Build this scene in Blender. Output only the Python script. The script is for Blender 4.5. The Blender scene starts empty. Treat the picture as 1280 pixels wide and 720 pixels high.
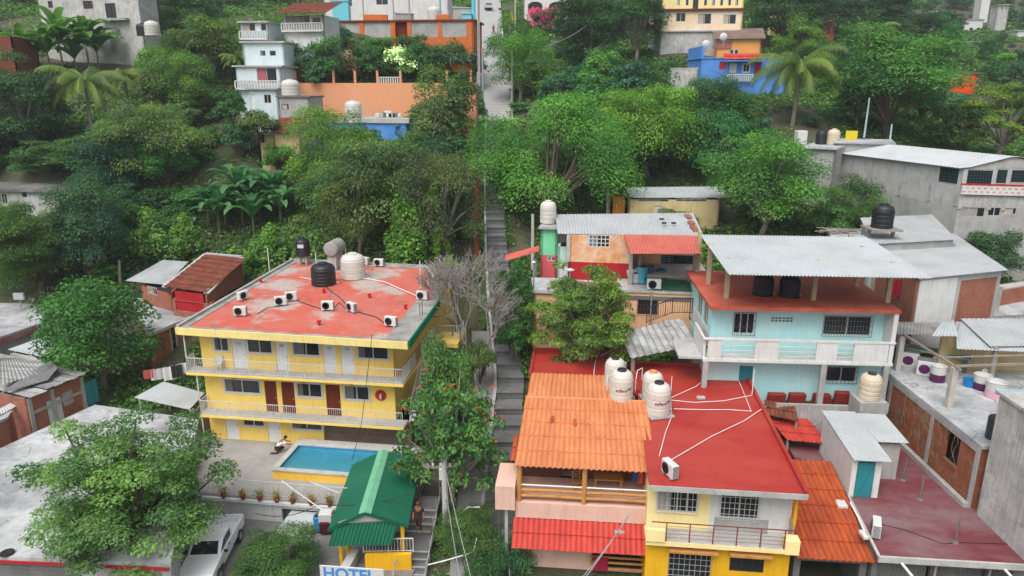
import bpy, bmesh, math, random
import numpy as np
from mathutils import Vector, Matrix

random.seed(7); rng = np.random.default_rng(7)
S = bpy.context.scene
R = math.radians
# ---------------------------------------------------------------- camera, world, sun, exposure
FPX, PITCH, CH = 900.0, R(15.6), 24.0
cam = bpy.data.cameras.new('camera'); cam.sensor_width = 36; cam.lens = 36*FPX/1280; cam.clip_start = .5; cam.clip_end = 3000
co = bpy.data.objects.new('camera', cam); S.collection.objects.link(co)
co.location = (0, 0, CH); co.rotation_euler = (math.pi/2-PITCH, 0, 0); S.camera = co
SUN_EL, SUN_AZ = 58, 200      # overcast: a very broad sun from behind-left of the camera
W = bpy.data.worlds.new('World'); S.world = W; W.use_nodes = True
wn = W.node_tree; bg = wn.nodes['Background']
sky = wn.nodes.new('ShaderNodeTexSky'); sky.sky_type = 'NISHITA'; sky.sun_disc = False
sky.sun_elevation = R(SUN_EL); sky.sun_rotation = R(SUN_AZ); sky.dust_density = 5; sky.air_density = 1.2; sky.ozone_density = 1
hs = wn.nodes.new('ShaderNodeHueSaturation'); hs.inputs['Saturation'].default_value = .45
wn.links.new(sky.outputs[0], hs.inputs['Color']); wn.links.new(hs.outputs[0], bg.inputs[0])
bg.inputs[1].default_value = .11
sl = bpy.data.lights.new('sun', 'SUN'); sl.energy = 1.35; sl.angle = R(45); sl.color = (1, .97, .92)
so = bpy.data.objects.new('sun', sl); S.collection.objects.link(so)
so.rotation_euler = (R(90-SUN_EL), 0, R(-30))
S.view_settings.view_transform = 'Standard'; S.view_settings.look = 'None'
S.view_settings.exposure = .72; S.view_settings.gamma = 1
S.render.engine = 'CYCLES'; S.cycles.max_bounces = 8; S.cycles.diffuse_bounces = 6; S.cycles.transparent_max_bounces = 4

# ---------------------------------------------------------------- pixel helpers (1280 x 720 photo)
spn, cpn = math.sin(PITCH), math.cos(PITCH)
def ray(u, v):
    x, y = (u-640)/FPX, (v-360)/FPX
    return Vector((x, cpn-y*spn, -spn-y*cpn))
O = Vector((0, 0, CH))
def PY(u, v, Y): r = ray(u, v); return O+r*(Y/r.y)
def PZ(u, v, z): r = ray(u, v); return O+r*((z-CH)/r.z)
def depth_at(p): return p[1]*cpn-(p[2]-CH)*spn
def project(p):
    dep = depth_at(p); up = p[1]*spn+(p[2]-CH)*cpn
    return 640+FPX*p[0]/dep, 360-FPX*up/dep

# ---------------------------------------------------------------- mesh builder
class MB:
    def __init__(s, T=None): s.v = []; s.f = []; s.m = []; s.T = T
    def add(s, vs, fs, m=0):
        n = len(s.v)
        if s.T: vs = [s.T(*p) for p in vs]
        s.v += [tuple(p) for p in vs]; s.f += [tuple(i+n for i in f) for f in fs]; s.m += [m]*len(fs); return s
    def quad(s, a, b, c, d, m=0): return s.add([a, b, c, d], [(0, 1, 2, 3)], m)
    def box(s, x0, x1, y0, y1, z0, z1, m=0):
        v = [(x, y, z) for z in (z0, z1) for y in (y0, y1) for x in (x0, x1)]
        return s.add(v, [(0, 2, 3, 1), (4, 5, 7, 6), (0, 1, 5, 4), (2, 6, 7, 3), (0, 4, 6, 2), (1, 3, 7, 5)], m)
    def cbox(s, x0, x1, y0, y1, z0, z1, b=.03, m=0):   # box with chamfered edges
        v = []; 
        for z, i in ((z0, 1), (z0+b, 0), (z1-b, 0), (z1, 1)):
            k = b if i else 0
            a0, a1, c0, c1 = x0+k, x1-k, y0+k, y1-k
            v += [(a0+b, c0, z), (a1-b, c0, z), (a1, c0+b, z), (a1, c1-b, z), (a1-b, c1, z), (a0+b, c1, z), (a0, c1-b, z), (a0, c0+b, z)]
        f = [tuple(range(7, -1, -1)), tuple(range(24, 32))]
        for l in range(3):
            for i in range(8):
                j = (i+1) % 8; f.append((l*8+i, l*8+j, l*8+8+j, l*8+8+i))
        return s.add(v, f, m)
    def bar(s, p, q, w, h=None, m=0):
        p, q = Vector(p), Vector(q); h = h or w; d = (q-p)
        if d.length < 1e-6: return s
        d.normalize(); up = Vector((0, 0, 1)) if abs(d.z) < .95 else Vector((0, 1, 0))
        a = d.cross(up).normalized()*(w/2); b = a.cross(d).normalized()*(h/2)
        v = [p-a-b, p+a-b, p+a+b, p-a+b, q-a-b, q+a-b, q+a+b, q-a+b]
        return s.add(v, [(0, 3, 2, 1), (4, 5, 6, 7), (0, 1, 5, 4), (1, 2, 6, 5), (2, 3, 7, 6), (3, 0, 4, 7)], m)
    def tube(s, pts, r, n=6, m=0, r1=None):
        pts = [Vector(p) for p in pts]; N = len(pts); v = []; a = None
        for i, p in enumerate(pts):
            d = (pts[min(i+1, N-1)]-pts[max(i-1, 0)])
            d = d.normalized() if d.length > 1e-9 else Vector((0, 0, 1))
            if a is None: a = d.orthogonal().normalized()
            else:
                a = a-d*a.dot(d); a = a.normalized() if a.length > 1e-6 else d.orthogonal().normalized()
            b = d.cross(a)
            rr = r if r1 is None else r+(r1-r)*i/max(1, N-1)
            if isinstance(r, (list, tuple)): rr = r[i]
            v += [p+(a*math.cos(t)+b*math.sin(t))*rr for t in [2*math.pi*k/n for k in range(n)]]
        f = [(i*n+k, i*n+(k+1) % n, (i+1)*n+(k+1) % n, (i+1)*n+k) for i in range(N-1) for k in range(n)]
        f += [tuple(range(n-1, -1, -1)), tuple(range((N-1)*n, N*n))]
        return s.add(v, f, m)
    def lathe(s, prof, n=20, c=(0, 0, 0), m=0, axis='z'):
        v = []
        for r, z in prof:
            for k in range(n):
                t = 2*math.pi*k/n; x, y = r*math.cos(t), r*math.sin(t)
                v.append((c[0]+x, c[1]+y, c[2]+z) if axis == 'z' else ((c[0]+z, c[1]+x, c[2]+y) if axis == 'x' else (c[0]+x, c[1]+z, c[2]+y)))
        N = len(prof)
        f = [(i*n+k, i*n+(k+1) % n, (i+1)*n+(k+1) % n, (i+1)*n+k) for i in range(N-1) for k in range(n)]
        f += [tuple(range(n-1, -1, -1)), tuple(range((N-1)*n, N*n))]
        return s.add(v, f, m)
    def prism(s, poly, z0, z1, m=0):
        n = len(poly); v = [(p[0], p[1], z0) for p in poly]+[(p[0], p[1], z1) for p in poly]
        f = [tuple(range(n-1, -1, -1)), tuple(range(n, 2*n))]+[(i, (i+1) % n, n+(i+1) % n, n+i) for i in range(n)]
        return s.add(v, f, m)
    def extr(s, poly, vec, m=0):   # any planar 3-D polygon pushed along vec
        n = len(poly); vec = Vector(vec); P = [Vector(p) for p in poly]
        f = [tuple(range(n-1, -1, -1)), tuple(range(n, 2*n))]+[(i, (i+1) % n, n+(i+1) % n, n+i) for i in range(n)]
        return s.add(P+[p+vec for p in P], f, m)
    def grid(s, rows, m=0):
        n = len(rows[0]); v = [p for r in rows for p in r]
        f = [(i*n+k, i*n+k+1, (i+1)*n+k+1, (i+1)*n+k) for i in range(len(rows)-1) for k in range(n-1)]
        return s.add(v, f, m)
    def panel(s, T, L, z0, z1, t, ops=(), m=0):
        """wall with real openings: T(a, c, z) maps along / outwards / up; ops = (a0, a1, z0, z1)"""
        ops = [(max(a0, .02), min(a1, L-.02), max(b0, z0+.0), min(b1, z1-.02)) for a0, a1, b0, b1 in ops]
        xs = sorted({0, L, *[o[0] for o in ops], *[o[1] for o in ops]}); zs = sorted({z0, z1, *[o[2] for o in ops], *[o[3] for o in ops]})
        old, s.T = s.T, None
        g = (lambda a, c, z: old(*T(a, c, z))) if old else T
        for i in range(len(xs)-1):
            for j in range(len(zs)-1):
                ax, bx, az, bz = xs[i], xs[i+1], zs[j], zs[j+1]
                if any(o[0]-1e-5 <= ax and bx <= o[1]+1e-5 and o[2]-1e-5 <= az and bz <= o[3]+1e-5 for o in ops): continue
                s.quad(g(ax, 0, az), g(bx, 0, az), g(bx, 0, bz), g(ax, 0, bz), m)
                s.quad(g(ax, -t, az), g(ax, -t, bz), g(bx, -t, bz), g(bx, -t, az), m)
        for a0, a1, b0, b1 in ops+[(0, L, z0, z1)]:
            s.quad(g(a0, 0, b0), g(a0, 0, b1), g(a0, -t, b1), g(a0, -t, b0), m); s.quad(g(a1, 0, b0), g(a1, -t, b0), g(a1, -t, b1), g(a1, 0, b1), m)
            s.quad(g(a0, 0, b1), g(a1, 0, b1), g(a1, -t, b1), g(a0, -t, b1), m); s.quad(g(a0, 0, b0), g(a0, -t, b0), g(a1, -t, b0), g(a1, 0, b0), m)
        s.T = old; return s
    def walls(s, x0, x1, y0, y1, z0, z1, t=.18, f=(), l=(), r=(), b=(), m=0, sides='flrb'):
        if 'f' in sides: s.panel(lambda a, c, z: (x0+a, y0-c, z), x1-x0, z0, z1, t, f, m)
        if 'b' in sides: s.panel(lambda a, c, z: (x1-a, y1+c, z), x1-x0, z0, z1, t, b, m)
        e = t+.002
        if 'l' in sides: s.panel(lambda a, c, z: (x0-c, y1-e-a, z), y1-y0-2*e, z0, z1, t, [(y1-e-q[1], y1-e-q[0], q[2], q[3]) for q in l], m)
        if 'r' in sides: s.panel(lambda a, c, z: (x1+c, y0+e+a, z), y1-y0-2*e, z0, z1, t, [(q[0]-y0-e, q[1]-y0-e, q[2], q[3]) for q in r], m)
        return s
    def rail(s, path, h=.95, gap=.12, w=.025, post=1.6, m=0, low=.08):
        path = [Vector(p) for p in path]; up = Vector((0, 0, 1))
        for p, q in zip(path, path[1:]):
            L = (q-p).length; s.bar(p+up*h, q+up*h, w*1.8, w*1.8, m); s.bar(p+up*low, q+up*low, w*1.2, w*1.2, m)
            n = max(1, round(L/gap))
            for i in range(n+1):
                a = p.lerp(q, i/n); k = max(1, round(post/gap)); big = (i % k == 0) or i == n
                s.bar(a+up*(0 if big else low), a+up*(h if not big else h+.02), w*(1.8 if big else .8), None, m)
        return s
    def corr(s, o, ux, uy, Lx, Ly, pitch=.15, amp=.025, seg=4, m=0, jit=0):
        """corrugated sheet: waves across ux, running along uy"""
        o, ux, uy = Vector(o), Vector(ux).normalized(), Vector(uy).normalized(); nz = ux.cross(uy).normalized()
        if nz.z < 0: nz = -nz
        n = int(Lx/pitch*seg); ny = max(2, int(Ly/1.2)); rows = []
        for j in range(ny+1):
            jj = [random.gauss(0, jit) for _ in range(1)][0]
            rows.append([o+ux*(Lx*i/n)+uy*(Ly*j/ny)+nz*(amp*math.cos(2*math.pi*i/seg)+jj) for i in range(n+1)])
        return s.grid(rows, m)
    def tiles(s, o, ux, up, Lx, Lu, pitch=.26, course=.9, amp=.06, seg=6, m=0):
        amp *= 1.45
        """barrel tiles: ux along the eave, up along the slope from the eave"""
        o, ux, up = Vector(o), Vector(ux).normalized(), Vector(up).normalized(); nz = ux.cross(up).normalized()
        if nz.z < 0: nz = -nz
        nw = max(1, round(Lx/pitch)); n = nw*seg; nc = max(1, round(Lu/course)); rows = []
        jit = [random.uniform(-.012, .012) for _ in range(nw+1)]
        for c in range(nc):
            for k, hgt in ((0, .075), (1, .0)):
                t = Lu*(c+k)/nc; row = []
                for i in range(n+1):
                    w = (i % seg)/seg; z = amp*abs(math.sin(math.pi*w))**.8
                    j = jit[(i//seg*7+c*3) % (nw+1)]
                    row.append(o+ux*(Lx*i/n)+up*(t+(j if k == 0 else 0))+nz*(z+hgt))
                rows.append(row)
        return s.grid(rows, m)
    def build(s, name, mats, parent=None, smooth=False, solid=0, loc=None):
        me = bpy.data.meshes.new(name); me.from_pydata(s.v, [], s.f); me.update()
        if not isinstance(mats, (list, tuple)): mats = [mats]
        for m in mats: me.materials.append(m)
        if any(s.m): me.polygons.foreach_set('material_index', s.m)
        if smooth: me.polygons.foreach_set('use_smooth', [True]*len(s.f))
        o = bpy.data.objects.new(name, me); S.collection.objects.link(o)
        if parent is not None: o.parent = parent
        if loc: o.location = loc
        if solid:
            md = o.modifiers.new('Solidify', 'SOLIDIFY'); md.thickness = solid; md.offset = -1
        return o

def tag(o, label, cat, group=None, kind=None):
    if label: o['label'] = label
    if cat: o['category'] = cat
    if group: o['group'] = group
    if kind: o['kind'] = kind
    return o
def thing(name, label, cat, loc=(0, 0, 0), rz=0, group=None):
    o = bpy.data.objects.new(name, None); S.collection.objects.link(o)
    o.location = loc; o.rotation_euler = (0, 0, rz); o.empty_display_size = .3
    return tag(o, label, cat, group)
def kids(o): return [c for c in bpy.data.objects if c.parent == o]
TREE = {}
def copy_tree(o, loc=None, rz=None, label=None, group=None, scale=None):
    def rec(a, par):
        c = a.copy(); S.collection.objects.link(c)
        if par is not None: c.parent = par
        for ch in kids(a): rec(ch, c)
        return c
    c = rec(o, None)
    if loc is not None: c.location = loc
    if rz is not None: c.rotation_euler = (0, 0, rz)
    if label: c['label'] = label
    if group: c['group'] = group
    if scale: c.scale = scale
    return c

class Frame:
    """a local frame: x along the facade, y away from the viewer, z up"""
    def __init__(s, o, yaw=-6):
        s.o = Vector(o); s.a = R(yaw); s.M = Matrix.Translation(s.o) @ Matrix.Rotation(s.a, 4, 'Z'); s.I = s.M.inverted()
    def z(s, u, v, z):                 # pixel -> local x, y on the world height z
        p = s.I @ PZ(u, v, z+s.o.z); return p.x, p.y
    def f(s, u, v, y=0):               # pixel -> local x, z on the plane y = const
        a = s.I @ O; d = s.I.to_3x3() @ ray(u, v); t = (y-a.y)/d.y; p = a+d*t; return p.x, p.z
    def s(s, u, v, x):                 # pixel -> local y, z on the plane x = const
        a = s.I @ O; d = s.I.to_3x3() @ ray(u, v); t = (x-a.x)/d.x; p = a+d*t; return p.y, p.z
    def w(s, x, y, z=0): return s.M @ Vector((x, y, z))
    def rect(s, u0, v0, u1, v1, y=0):  # pixel rectangle -> x0, x1, z0, z1 on a facade
        um, vm = (u0+u1)/2, (v0+v1)/2
        x0 = s.f(u0, vm, y)[0]; x1 = s.f(u1, vm, y)[0]; z1 = s.f(um, v0, y)[1]; z0 = s.f(um, v1, y)[1]
        return x0, x1, z0, z1

# ---------------------------------------------------------------- materials
MATS = {}
def nodes(name):
    m = bpy.data.materials.new(name); m.use_nodes = True; nt = m.node_tree
    return m, nt, nt.nodes['Principled BSDF'], nt.links
def nz(nt, vec, scale, detail=4, rough=.6, stretch=None, off=0):
    mp = nt.nodes.new('ShaderNodeMapping'); mp.inputs['Scale'].default_value = stretch or (1, 1, 1); mp.inputs['Location'].default_value = (off, off*.7, off*.3)
    nt.links.new(vec, mp.inputs[0])
    n = nt.nodes.new('ShaderNodeTexNoise'); n.inputs['Scale'].default_value = scale; n.inputs['Detail'].default_value = detail; n.inputs['Roughness'].default_value = rough
    nt.links.new(mp.outputs[0], n.inputs['Vector']); return n.outputs['Fac']
def ramp(nt, fac, a, b, ca=(0, 0, 0, 1), cb=(1, 1, 1, 1)):
    r = nt.nodes.new('ShaderNodeValToRGB'); r.color_ramp.elements[0].position = a; r.color_ramp.elements[1].position = b
    r.color_ramp.elements[0].color = ca; r.color_ramp.elements[1].color = cb; nt.links.new(fac, r.inputs[0]); return r.outputs[0]
def mix(nt, fac, a, b, mode='MIX'):
    m = nt.nodes.new('ShaderNodeMix'); m.data_type = 'RGBA'; m.blend_type = mode
    for i, x in ((0, fac), (6, a), (7, b)):
        if isinstance(x, (int, float)): m.inputs[i].default_value = x
        elif isinstance(x, (tuple, list)): m.inputs[i].default_value = (*x[:3], 1)
        else: nt.links.new(x, m.inputs[i])
    return m.outputs[2]
def mul(nt, a, k):
    m = nt.nodes.new('ShaderNodeMath'); m.operation = 'MULTIPLY'
    for i, x in enumerate((a, k)):
        if isinstance(x, (int, float)): m.inputs[i].default_value = x
        else: nt.links.new(x, m.inputs[i])
    return m.outputs[0]
def bump(nt, bs, h, st=.3, dist=.02):
    b = nt.nodes.new('ShaderNodeBump'); b.inputs['Strength'].default_value = st; b.inputs['Distance'].default_value = dist
    nt.links.new(h, b.inputs['Height']); nt.links.new(b.outputs[0], bs.inputs['Normal'])
def coord(nt): return nt.nodes.new('ShaderNodeTexCoord').outputs['Object']
def srgb(h):
    c = [int(h[i:i+2], 16)/255 for i in (0, 2, 4)]
    return tuple(x/12.92 if x <= .04045 else ((x+.055)/1.055)**2.4 for x in c)
def wear(name, col, col2=None, amt=.5, scale=1.2, lo=.45, hi=.75, rough=.85, streak=.0, fine=.12, spec=.3, bmp=.15, stain=(.08, .075, .07), stretch=None, spread=.0, crack=0, patch=0):
    """painted / plastered surface with blotches of col2, fine grain and vertical rain streaks"""
    if name in MATS: return MATS[name]
    m, nt, bs, L = nodes(name); c = coord(nt); col2 = col2 or tuple(x*.6 for x in col)
    big = nz(nt, c, scale, 6, .65, stretch); k = mul(nt, ramp(nt, big, lo, hi), amt)
    out = mix(nt, k, col, col2)
    f2 = nz(nt, c, scale*14, 3, .7, off=3.1)
    out = mix(nt, mul(nt, ramp(nt, f2, .35, .75), fine*2), out, tuple(x*.55 for x in col2))
    if streak:
        s_ = nz(nt, c, 2.2, 4, .7, (3.2, 3.2, .22), off=9)
        out = mix(nt, mul(nt, ramp(nt, s_, .5, .78), streak), out, stain)
    if spread:
        s2 = nz(nt, c, scale*2.7, 8, .75, off=21); out = mix(nt, mul(nt, ramp(nt, s2, .52, .7), spread), out, stain)
    if patch:      # recoated patches: cells of slightly different tone
        vo = nt.nodes.new('ShaderNodeTexVoronoi'); vo.inputs['Scale'].default_value = .45; L.new(c, vo.inputs['Vector'])
        sp = nt.nodes.new('ShaderNodeSeparateXYZ'); L.new(vo.outputs['Color'], sp.inputs[0]); out = mix(nt, mul(nt, sp.outputs[0], patch), out, col2)
    if crack:      # thin wandering cracks
        dn = nt.nodes.new('ShaderNodeTexNoise'); dn.inputs['Scale'].default_value = 1.6; dn.inputs['Detail'].default_value = 5; L.new(c, dn.inputs['Vector'])
        ad = nt.nodes.new('ShaderNodeVectorMath'); ad.operation = 'MULTIPLY_ADD'; ad.inputs[1].default_value = (.9, .9, .9); L.new(dn.outputs['Color'], ad.inputs[0]); L.new(c, ad.inputs[2])
        ve = nt.nodes.new('ShaderNodeTexVoronoi'); ve.feature = 'DISTANCE_TO_EDGE'; ve.inputs['Scale'].default_value = .38; L.new(ad.outputs[0], ve.inputs['Vector'])
        ck = ramp(nt, ve.outputs['Distance'], .006, .022, (1, 1, 1, 1), (0, 0, 0, 1)); out = mix(nt, mul(nt, mul(nt, ck, ramp(nt, nz(nt, c, .5, 3, .6, off=13), .45, .6)), crack), out, tuple(x*.3 for x in col2))
    L.new(out, bs.inputs['Base Color']); bs.inputs['Roughness'].default_value = rough; bs.inputs['Specular IOR Level'].default_value = spec
    bump(nt, bs, f2, bmp)
    MATS[name] = m; return m
def plain(name, col, rough=.6, metal=0, spec=.4, var=.25):
    if name in MATS: return MATS[name]
    m, nt, bs, L = nodes(name); c = coord(nt)
    n = nz(nt, c, 5, 4, .7); out = mix(nt, mul(nt, ramp(nt, n, .35, .8), var), col, tuple(x*.5 for x in col)); L.new(out, bs.inputs['Base Color'])
    bs.inputs['Roughness'].default_value = rough; bs.inputs['Metallic'].default_value = metal; bs.inputs['Specular IOR Level'].default_value = spec
    MATS[name] = m; return m
def brick(name, c1, c2, mortar, sx=.26, sz=.075, msize=.012, dirt=.4, streak=.3, wash=None):
    if name in MATS: return MATS[name]
    m, nt, bs, L = nodes(name); c = coord(nt)
    sp = nt.nodes.new('ShaderNodeSeparateXYZ'); L.new(c, sp.inputs[0])
    ad = nt.nodes.new('ShaderNodeMath'); L.new(sp.outputs[0], ad.inputs[0]); L.new(sp.outputs[1], ad.inputs[1])
    cb = nt.nodes.new('ShaderNodeCombineXYZ'); L.new(ad.outputs[0], cb.inputs[0]); L.new(sp.outputs[2], cb.inputs[1])
    b = nt.nodes.new('ShaderNodeTexBrick'); L.new(cb.outputs[0], b.inputs['Vector'])
    for k, x in (('Color1', c1), ('Color2', c2), ('Mortar', mortar)): b.inputs[k].default_value = (*x, 1)
    b.inputs['Scale'].default_value = 1; b.inputs['Brick Width'].default_value = sx; b.inputs['Row Height'].default_value = sz
    b.inputs['Mortar Size'].default_value = msize; b.inputs['Bias'].default_value = -.2
    out = mix(nt, mul(nt, ramp(nt, nz(nt, c, .9, 6, .7), .45, .75), dirt), b.outputs['Color'], tuple(x*.4 for x in c1))
    if wash: out = mix(nt, mul(nt, ramp(nt, nz(nt, c, 1.1, 6, .7, off=5), *((.42, .62) if name[0] == 'w' else (.52, .66))), .85), out, wash)
    out = mix(nt, mul(nt, ramp(nt, nz(nt, c, 2, 4, .7, (3, 3, .25), off=8), .5, .8), streak), out, (.07, .06, .055))
    L.new(out, bs.inputs['Base Color']); bs.inputs['Roughness'].default_value = .9; bs.inputs['Specular IOR Level'].default_value = .2
    bump(nt, bs, b.outputs['Fac'], -.4, .01)
    MATS[name] = m; return m

white = (.78, .78, .76)
M_yellow = wear('hotel_yellow', srgb('f2d170'), srgb('dfbb5c'), .7, .6, streak=.22, fine=.06, stain=srgb('8f7a4a'))
M_yellow2 = wear('house_yellow', srgb('e6b020'), srgb('cf9612'), .6, .7, streak=.3, fine=.06, stain=srgb('86691c'))
M_cream = wear('cream_paint', srgb('f2dfa0'), srgb('dcc78a'), .5, .8, streak=.15, fine=.05)
M_white = wear('white_paint', (.66, .67, .66), (.46, .46, .45), .6, .8, streak=.32, fine=.08)
M_whiteold = wear('old_white_wall', (.64, .64, .62), (.33, .33, .32), .9, .5, .38, .66, streak=.7, fine=.15, spread=.55, patch=.3)
M_aqua = wear('aqua_paint', srgb('aee0e2'), srgb('d2ebea'), .8, .5, streak=.3, fine=.06, stain=srgb('7fa3a3'))
M_pink = wear('pink_paint', srgb('dcb7a6'), srgb('c39c8c'), .6, .8, streak=.25, fine=.07)
M_peach = wear('peach_paint', srgb('eebf98'), srgb('d8a27e'), .6, .7, streak=.25, fine=.07)
M_mint = wear('mint_paint', srgb('7fd3a4'), srgb('6abf93'), .5, .7, streak=.2)
M_orange = wear('orange_paint', srgb('cc7038'), srgb('a8542a'), .6, .7, streak=.3)
M_orangewall = wear('faded_orange_wall', srgb('dd9a72'), srgb('d2a98a'), .85, .3, streak=.3, fine=.08, stain=srgb('a9765a'))
M_blue = wear('blue_paint', srgb('4a86d2'), srgb('74a5dc'), .7, .5, streak=.3, stain=srgb('35588c'))
M_tan = wear('tan_paint', srgb('d3bf8f'), srgb('a58e62'), .6, .7, streak=.3)
M_redpaint = wear('red_paint', srgb('b0202a'), srgb('8a141c'), .6, .8, streak=.2)
M_conc = wear('concrete', (.43, .43, .42), (.25, .25, .245), .8, .6, .4, .7, streak=.35, fine=.15, spread=.25)
M_concl = wear('pale_concrete', (.52, .52, .5), (.3, .3, .29), .8, .5, .4, .7, streak=.25, fine=.14, spread=.4, patch=.3)
M_concd = wear('dark_concrete', (.19, .19, .19), (.1, .1, .1), .8, .7, .4, .7, streak=.3, fine=.2)
M_slab = wear('weathered_roof_slab', (.56, .57, .58), (.24, .25, .26), .9, .28, .4, .64, fine=.16, spread=.7, stain=(.09, .09, .095), crack=.7, patch=.25)
M_hotelroof = wear('worn_red_roof_paint', srgb('c34c36'), srgb('b0a59d'), .95, .22, .49, .58, fine=.22, spread=.62, stain=srgb('8f8885'), crack=.8, patch=.15)
M_hotelgrey = wear('bare_roof_edge', srgb('a7a5a0'), srgb('77746f'), .8, .7, .4, .65, fine=.18, spread=.5, stain=srgb('55524e'))
M_redroof = wear('red_roof_coating', srgb('9c2420'), srgb('ad443a'), .85, .3, .4, .65, rough=.5, fine=.16, spread=.3, stain=srgb('8a2c2c'), spec=.4, stretch=(.6, 1.5, 1), crack=.35, patch=.35)
M_redroof2 = wear('red_deck_coating', srgb('a8402f'), srgb('bb6751'), .85, .5, .4, .62, rough=.65, fine=.18, spread=.45, stain=srgb('74443c'), crack=.5, patch=.4)
M_darkred = wear('dark_red_roof_coating', srgb('6e2730'), srgb('7d5f62'), .95, .26, .44, .62, rough=.85, fine=.18, spread=.4, stain=srgb('83787a'), stretch=(.6, 1.6, 1), crack=.4, patch=.3)
M_tileor = wear('orange_roof_tile', srgb('d88f60'), srgb('bd7148'), .9, .9, .35, .7, fine=.16, rough=.7, spread=.28, stain=srgb('a86a45'), stretch=(2, .5, 1))
M_tileor2 = wear('burnt_orange_tile', srgb('bd5a2e'), srgb('93412a'), .9, .9, .35, .65, fine=.2, rough=.7, spread=.3, stain=srgb('6e3524'), stretch=(2, .5, 1))
M_tilered = wear('red_roof_tile', srgb('c54a3e'), srgb('a93a33'), .9, .9, .35, .65, fine=.16, rough=.65, spread=.25, stain=srgb('8d4038'), stretch=(2, .5, 1))
M_tileold = wear('old_clay_tile', srgb('96503c'), srgb('5d3a30'), .9, 1.6, .35, .65, fine=.25, spread=.3)
M_tilefad = wear('faded_red_corrugated', srgb('c1685b'), srgb('a4483f'), .8, .9, fine=.1, rough=.7)
M_zinc = wear('zinc_sheet', (.43, .45, .46), (.29, .3, .31), .7, .4, .4, .7, rough=.55, fine=.08, spread=.18, stain=(.2, .19, .18))
M_zincw = wear('white_metal_sheet', (.46, .49, .505), (.35, .37, .38), .8, .4, rough=.5, fine=.08, spread=.15, stain=(.3, .29, .27))
M_zincd = wear('old_dark_sheet', (.2, .2, .2), (.36, .36, .36), .9, .6, .38, .62, rough=.8, fine=.2, spread=.4, stain=(.08, .07, .065))
M_asb = wear('fibre_cement_sheet', (.42, .43, .42), (.16, .16, .155), .95, .9, .4, .62, rough=.9, fine=.15, stretch=(.35, 1.8, 1))
M_green = wear('green_metal_sheet', srgb('0a5540'), srgb('166549'), .8, .4, rough=.55, fine=.12, spread=.2, stain=srgb('14503e'), stretch=(1, 1, 1))
M_greend = wear('green_fascia', srgb('17795a'), srgb('0f5f47'), .5, .6)
M_ridge = wear('pale_green_ridge', srgb('6fae8c'), srgb('4d9270'), .6, 1.5)
M_brick = brick('red_brick', srgb('9c4a32'), srgb('b56247'), srgb('8f8378'), dirt=.5, streak=.3)
M_brickr = brick('rough_brick', srgb('a3542f'), srgb('8a3f28'), srgb('7d6a58'), dirt=.65, streak=.45, wash=srgb('8c7b6b'))
M_brickw = brick('whitewashed_orange_brick', srgb('d98a4a'), srgb('e09a60'), srgb('c7a488'), dirt=.2, streak=.1, wash=srgb('dfc5ad'))
M_block = brick('grey_block', (.42, .42, .41), (.48, .48, .47), (.34, .34, .335), .4, .2, .014, dirt=.45, streak=.5)
M_stone = brick('brown_stone_block', srgb('7b6a5e'), srgb('6b5c54'), srgb('8a7f76'), .5, .35, .012, dirt=.4, streak=.2)
M_glass = plain('window_glass', (.02, .025, .03), .12, 0, .6, .3)
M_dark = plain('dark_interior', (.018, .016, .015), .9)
M_black = plain('black_plastic', (.015, .017, .022), .45)
M_frame = plain('white_frame', (.57, .57, .56), .5, var=.2)
M_iron = plain('dark_iron', (.03, .03, .03), .6)
M_rust = plain('rusty_iron', srgb('7d3a28'), .8)
M_wood = wear('varnished_log', srgb('c08a4e'), srgb('8a5a2c'), .7, 3, rough=.6, fine=.1, stretch=(1, 1, .3))
M_wooddk = wear('brown_door_wood', srgb('6e2e1c'), srgb('51200f'), .7, 4, rough=.5, stretch=(1, 1, .2))
M_greywood = wear('grey_timber', (.3, .27, .24), (.16, .14, .12), .8, 3, stretch=(1, 1, .3))
M_tankw = wear('cream_tank_plastic', (.56, .55, .51), (.42, .41, .37), .7, .9, rough=.5, fine=.03, streak=.1)
M_beige = wear('beige_tank_plastic', srgb('c9bda6'), srgb('a99c86'), .6, .9, rough=.5, streak=.15)
M_ac = plain('ac_white', (.6, .61, .6), .5, var=.2)
M_pipe = plain('white_pipe', (.72, .72, .7), .5, var=.15)
M_wire = plain('black_cable', (.02, .02, .02), .6)
M_red = plain('bright_red', srgb('c22026'), .5)
M_turq = wear('turquoise_door', srgb('2f8891'), srgb('246b74'), .6, 1.5, streak=.2)
M_steel = plain('galvanised_steel', (.42, .43, .44), .45, .4)
M_yelpost = plain('yellow_post', srgb('e2b01c'), .6)
M_bluepl = plain('blue_plastic', srgb('1c7fc0'), .4)
M_purple = plain('purple_plastic', srgb('521c4c'), .4)
M_pinkpl = plain('pink_plastic', srgb('d9a6b6'), .4)
M_barkm = wear('bark', (.13, .1, .075), (.06, .05, .04), .8, 6, stretch=(1, 1, .3), fine=.2)
M_barkl = wear('pale_bark', (.3, .27, .23), (.17, .15, .13), .8, 6, stretch=(1, 1, .3), fine=.2)
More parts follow.
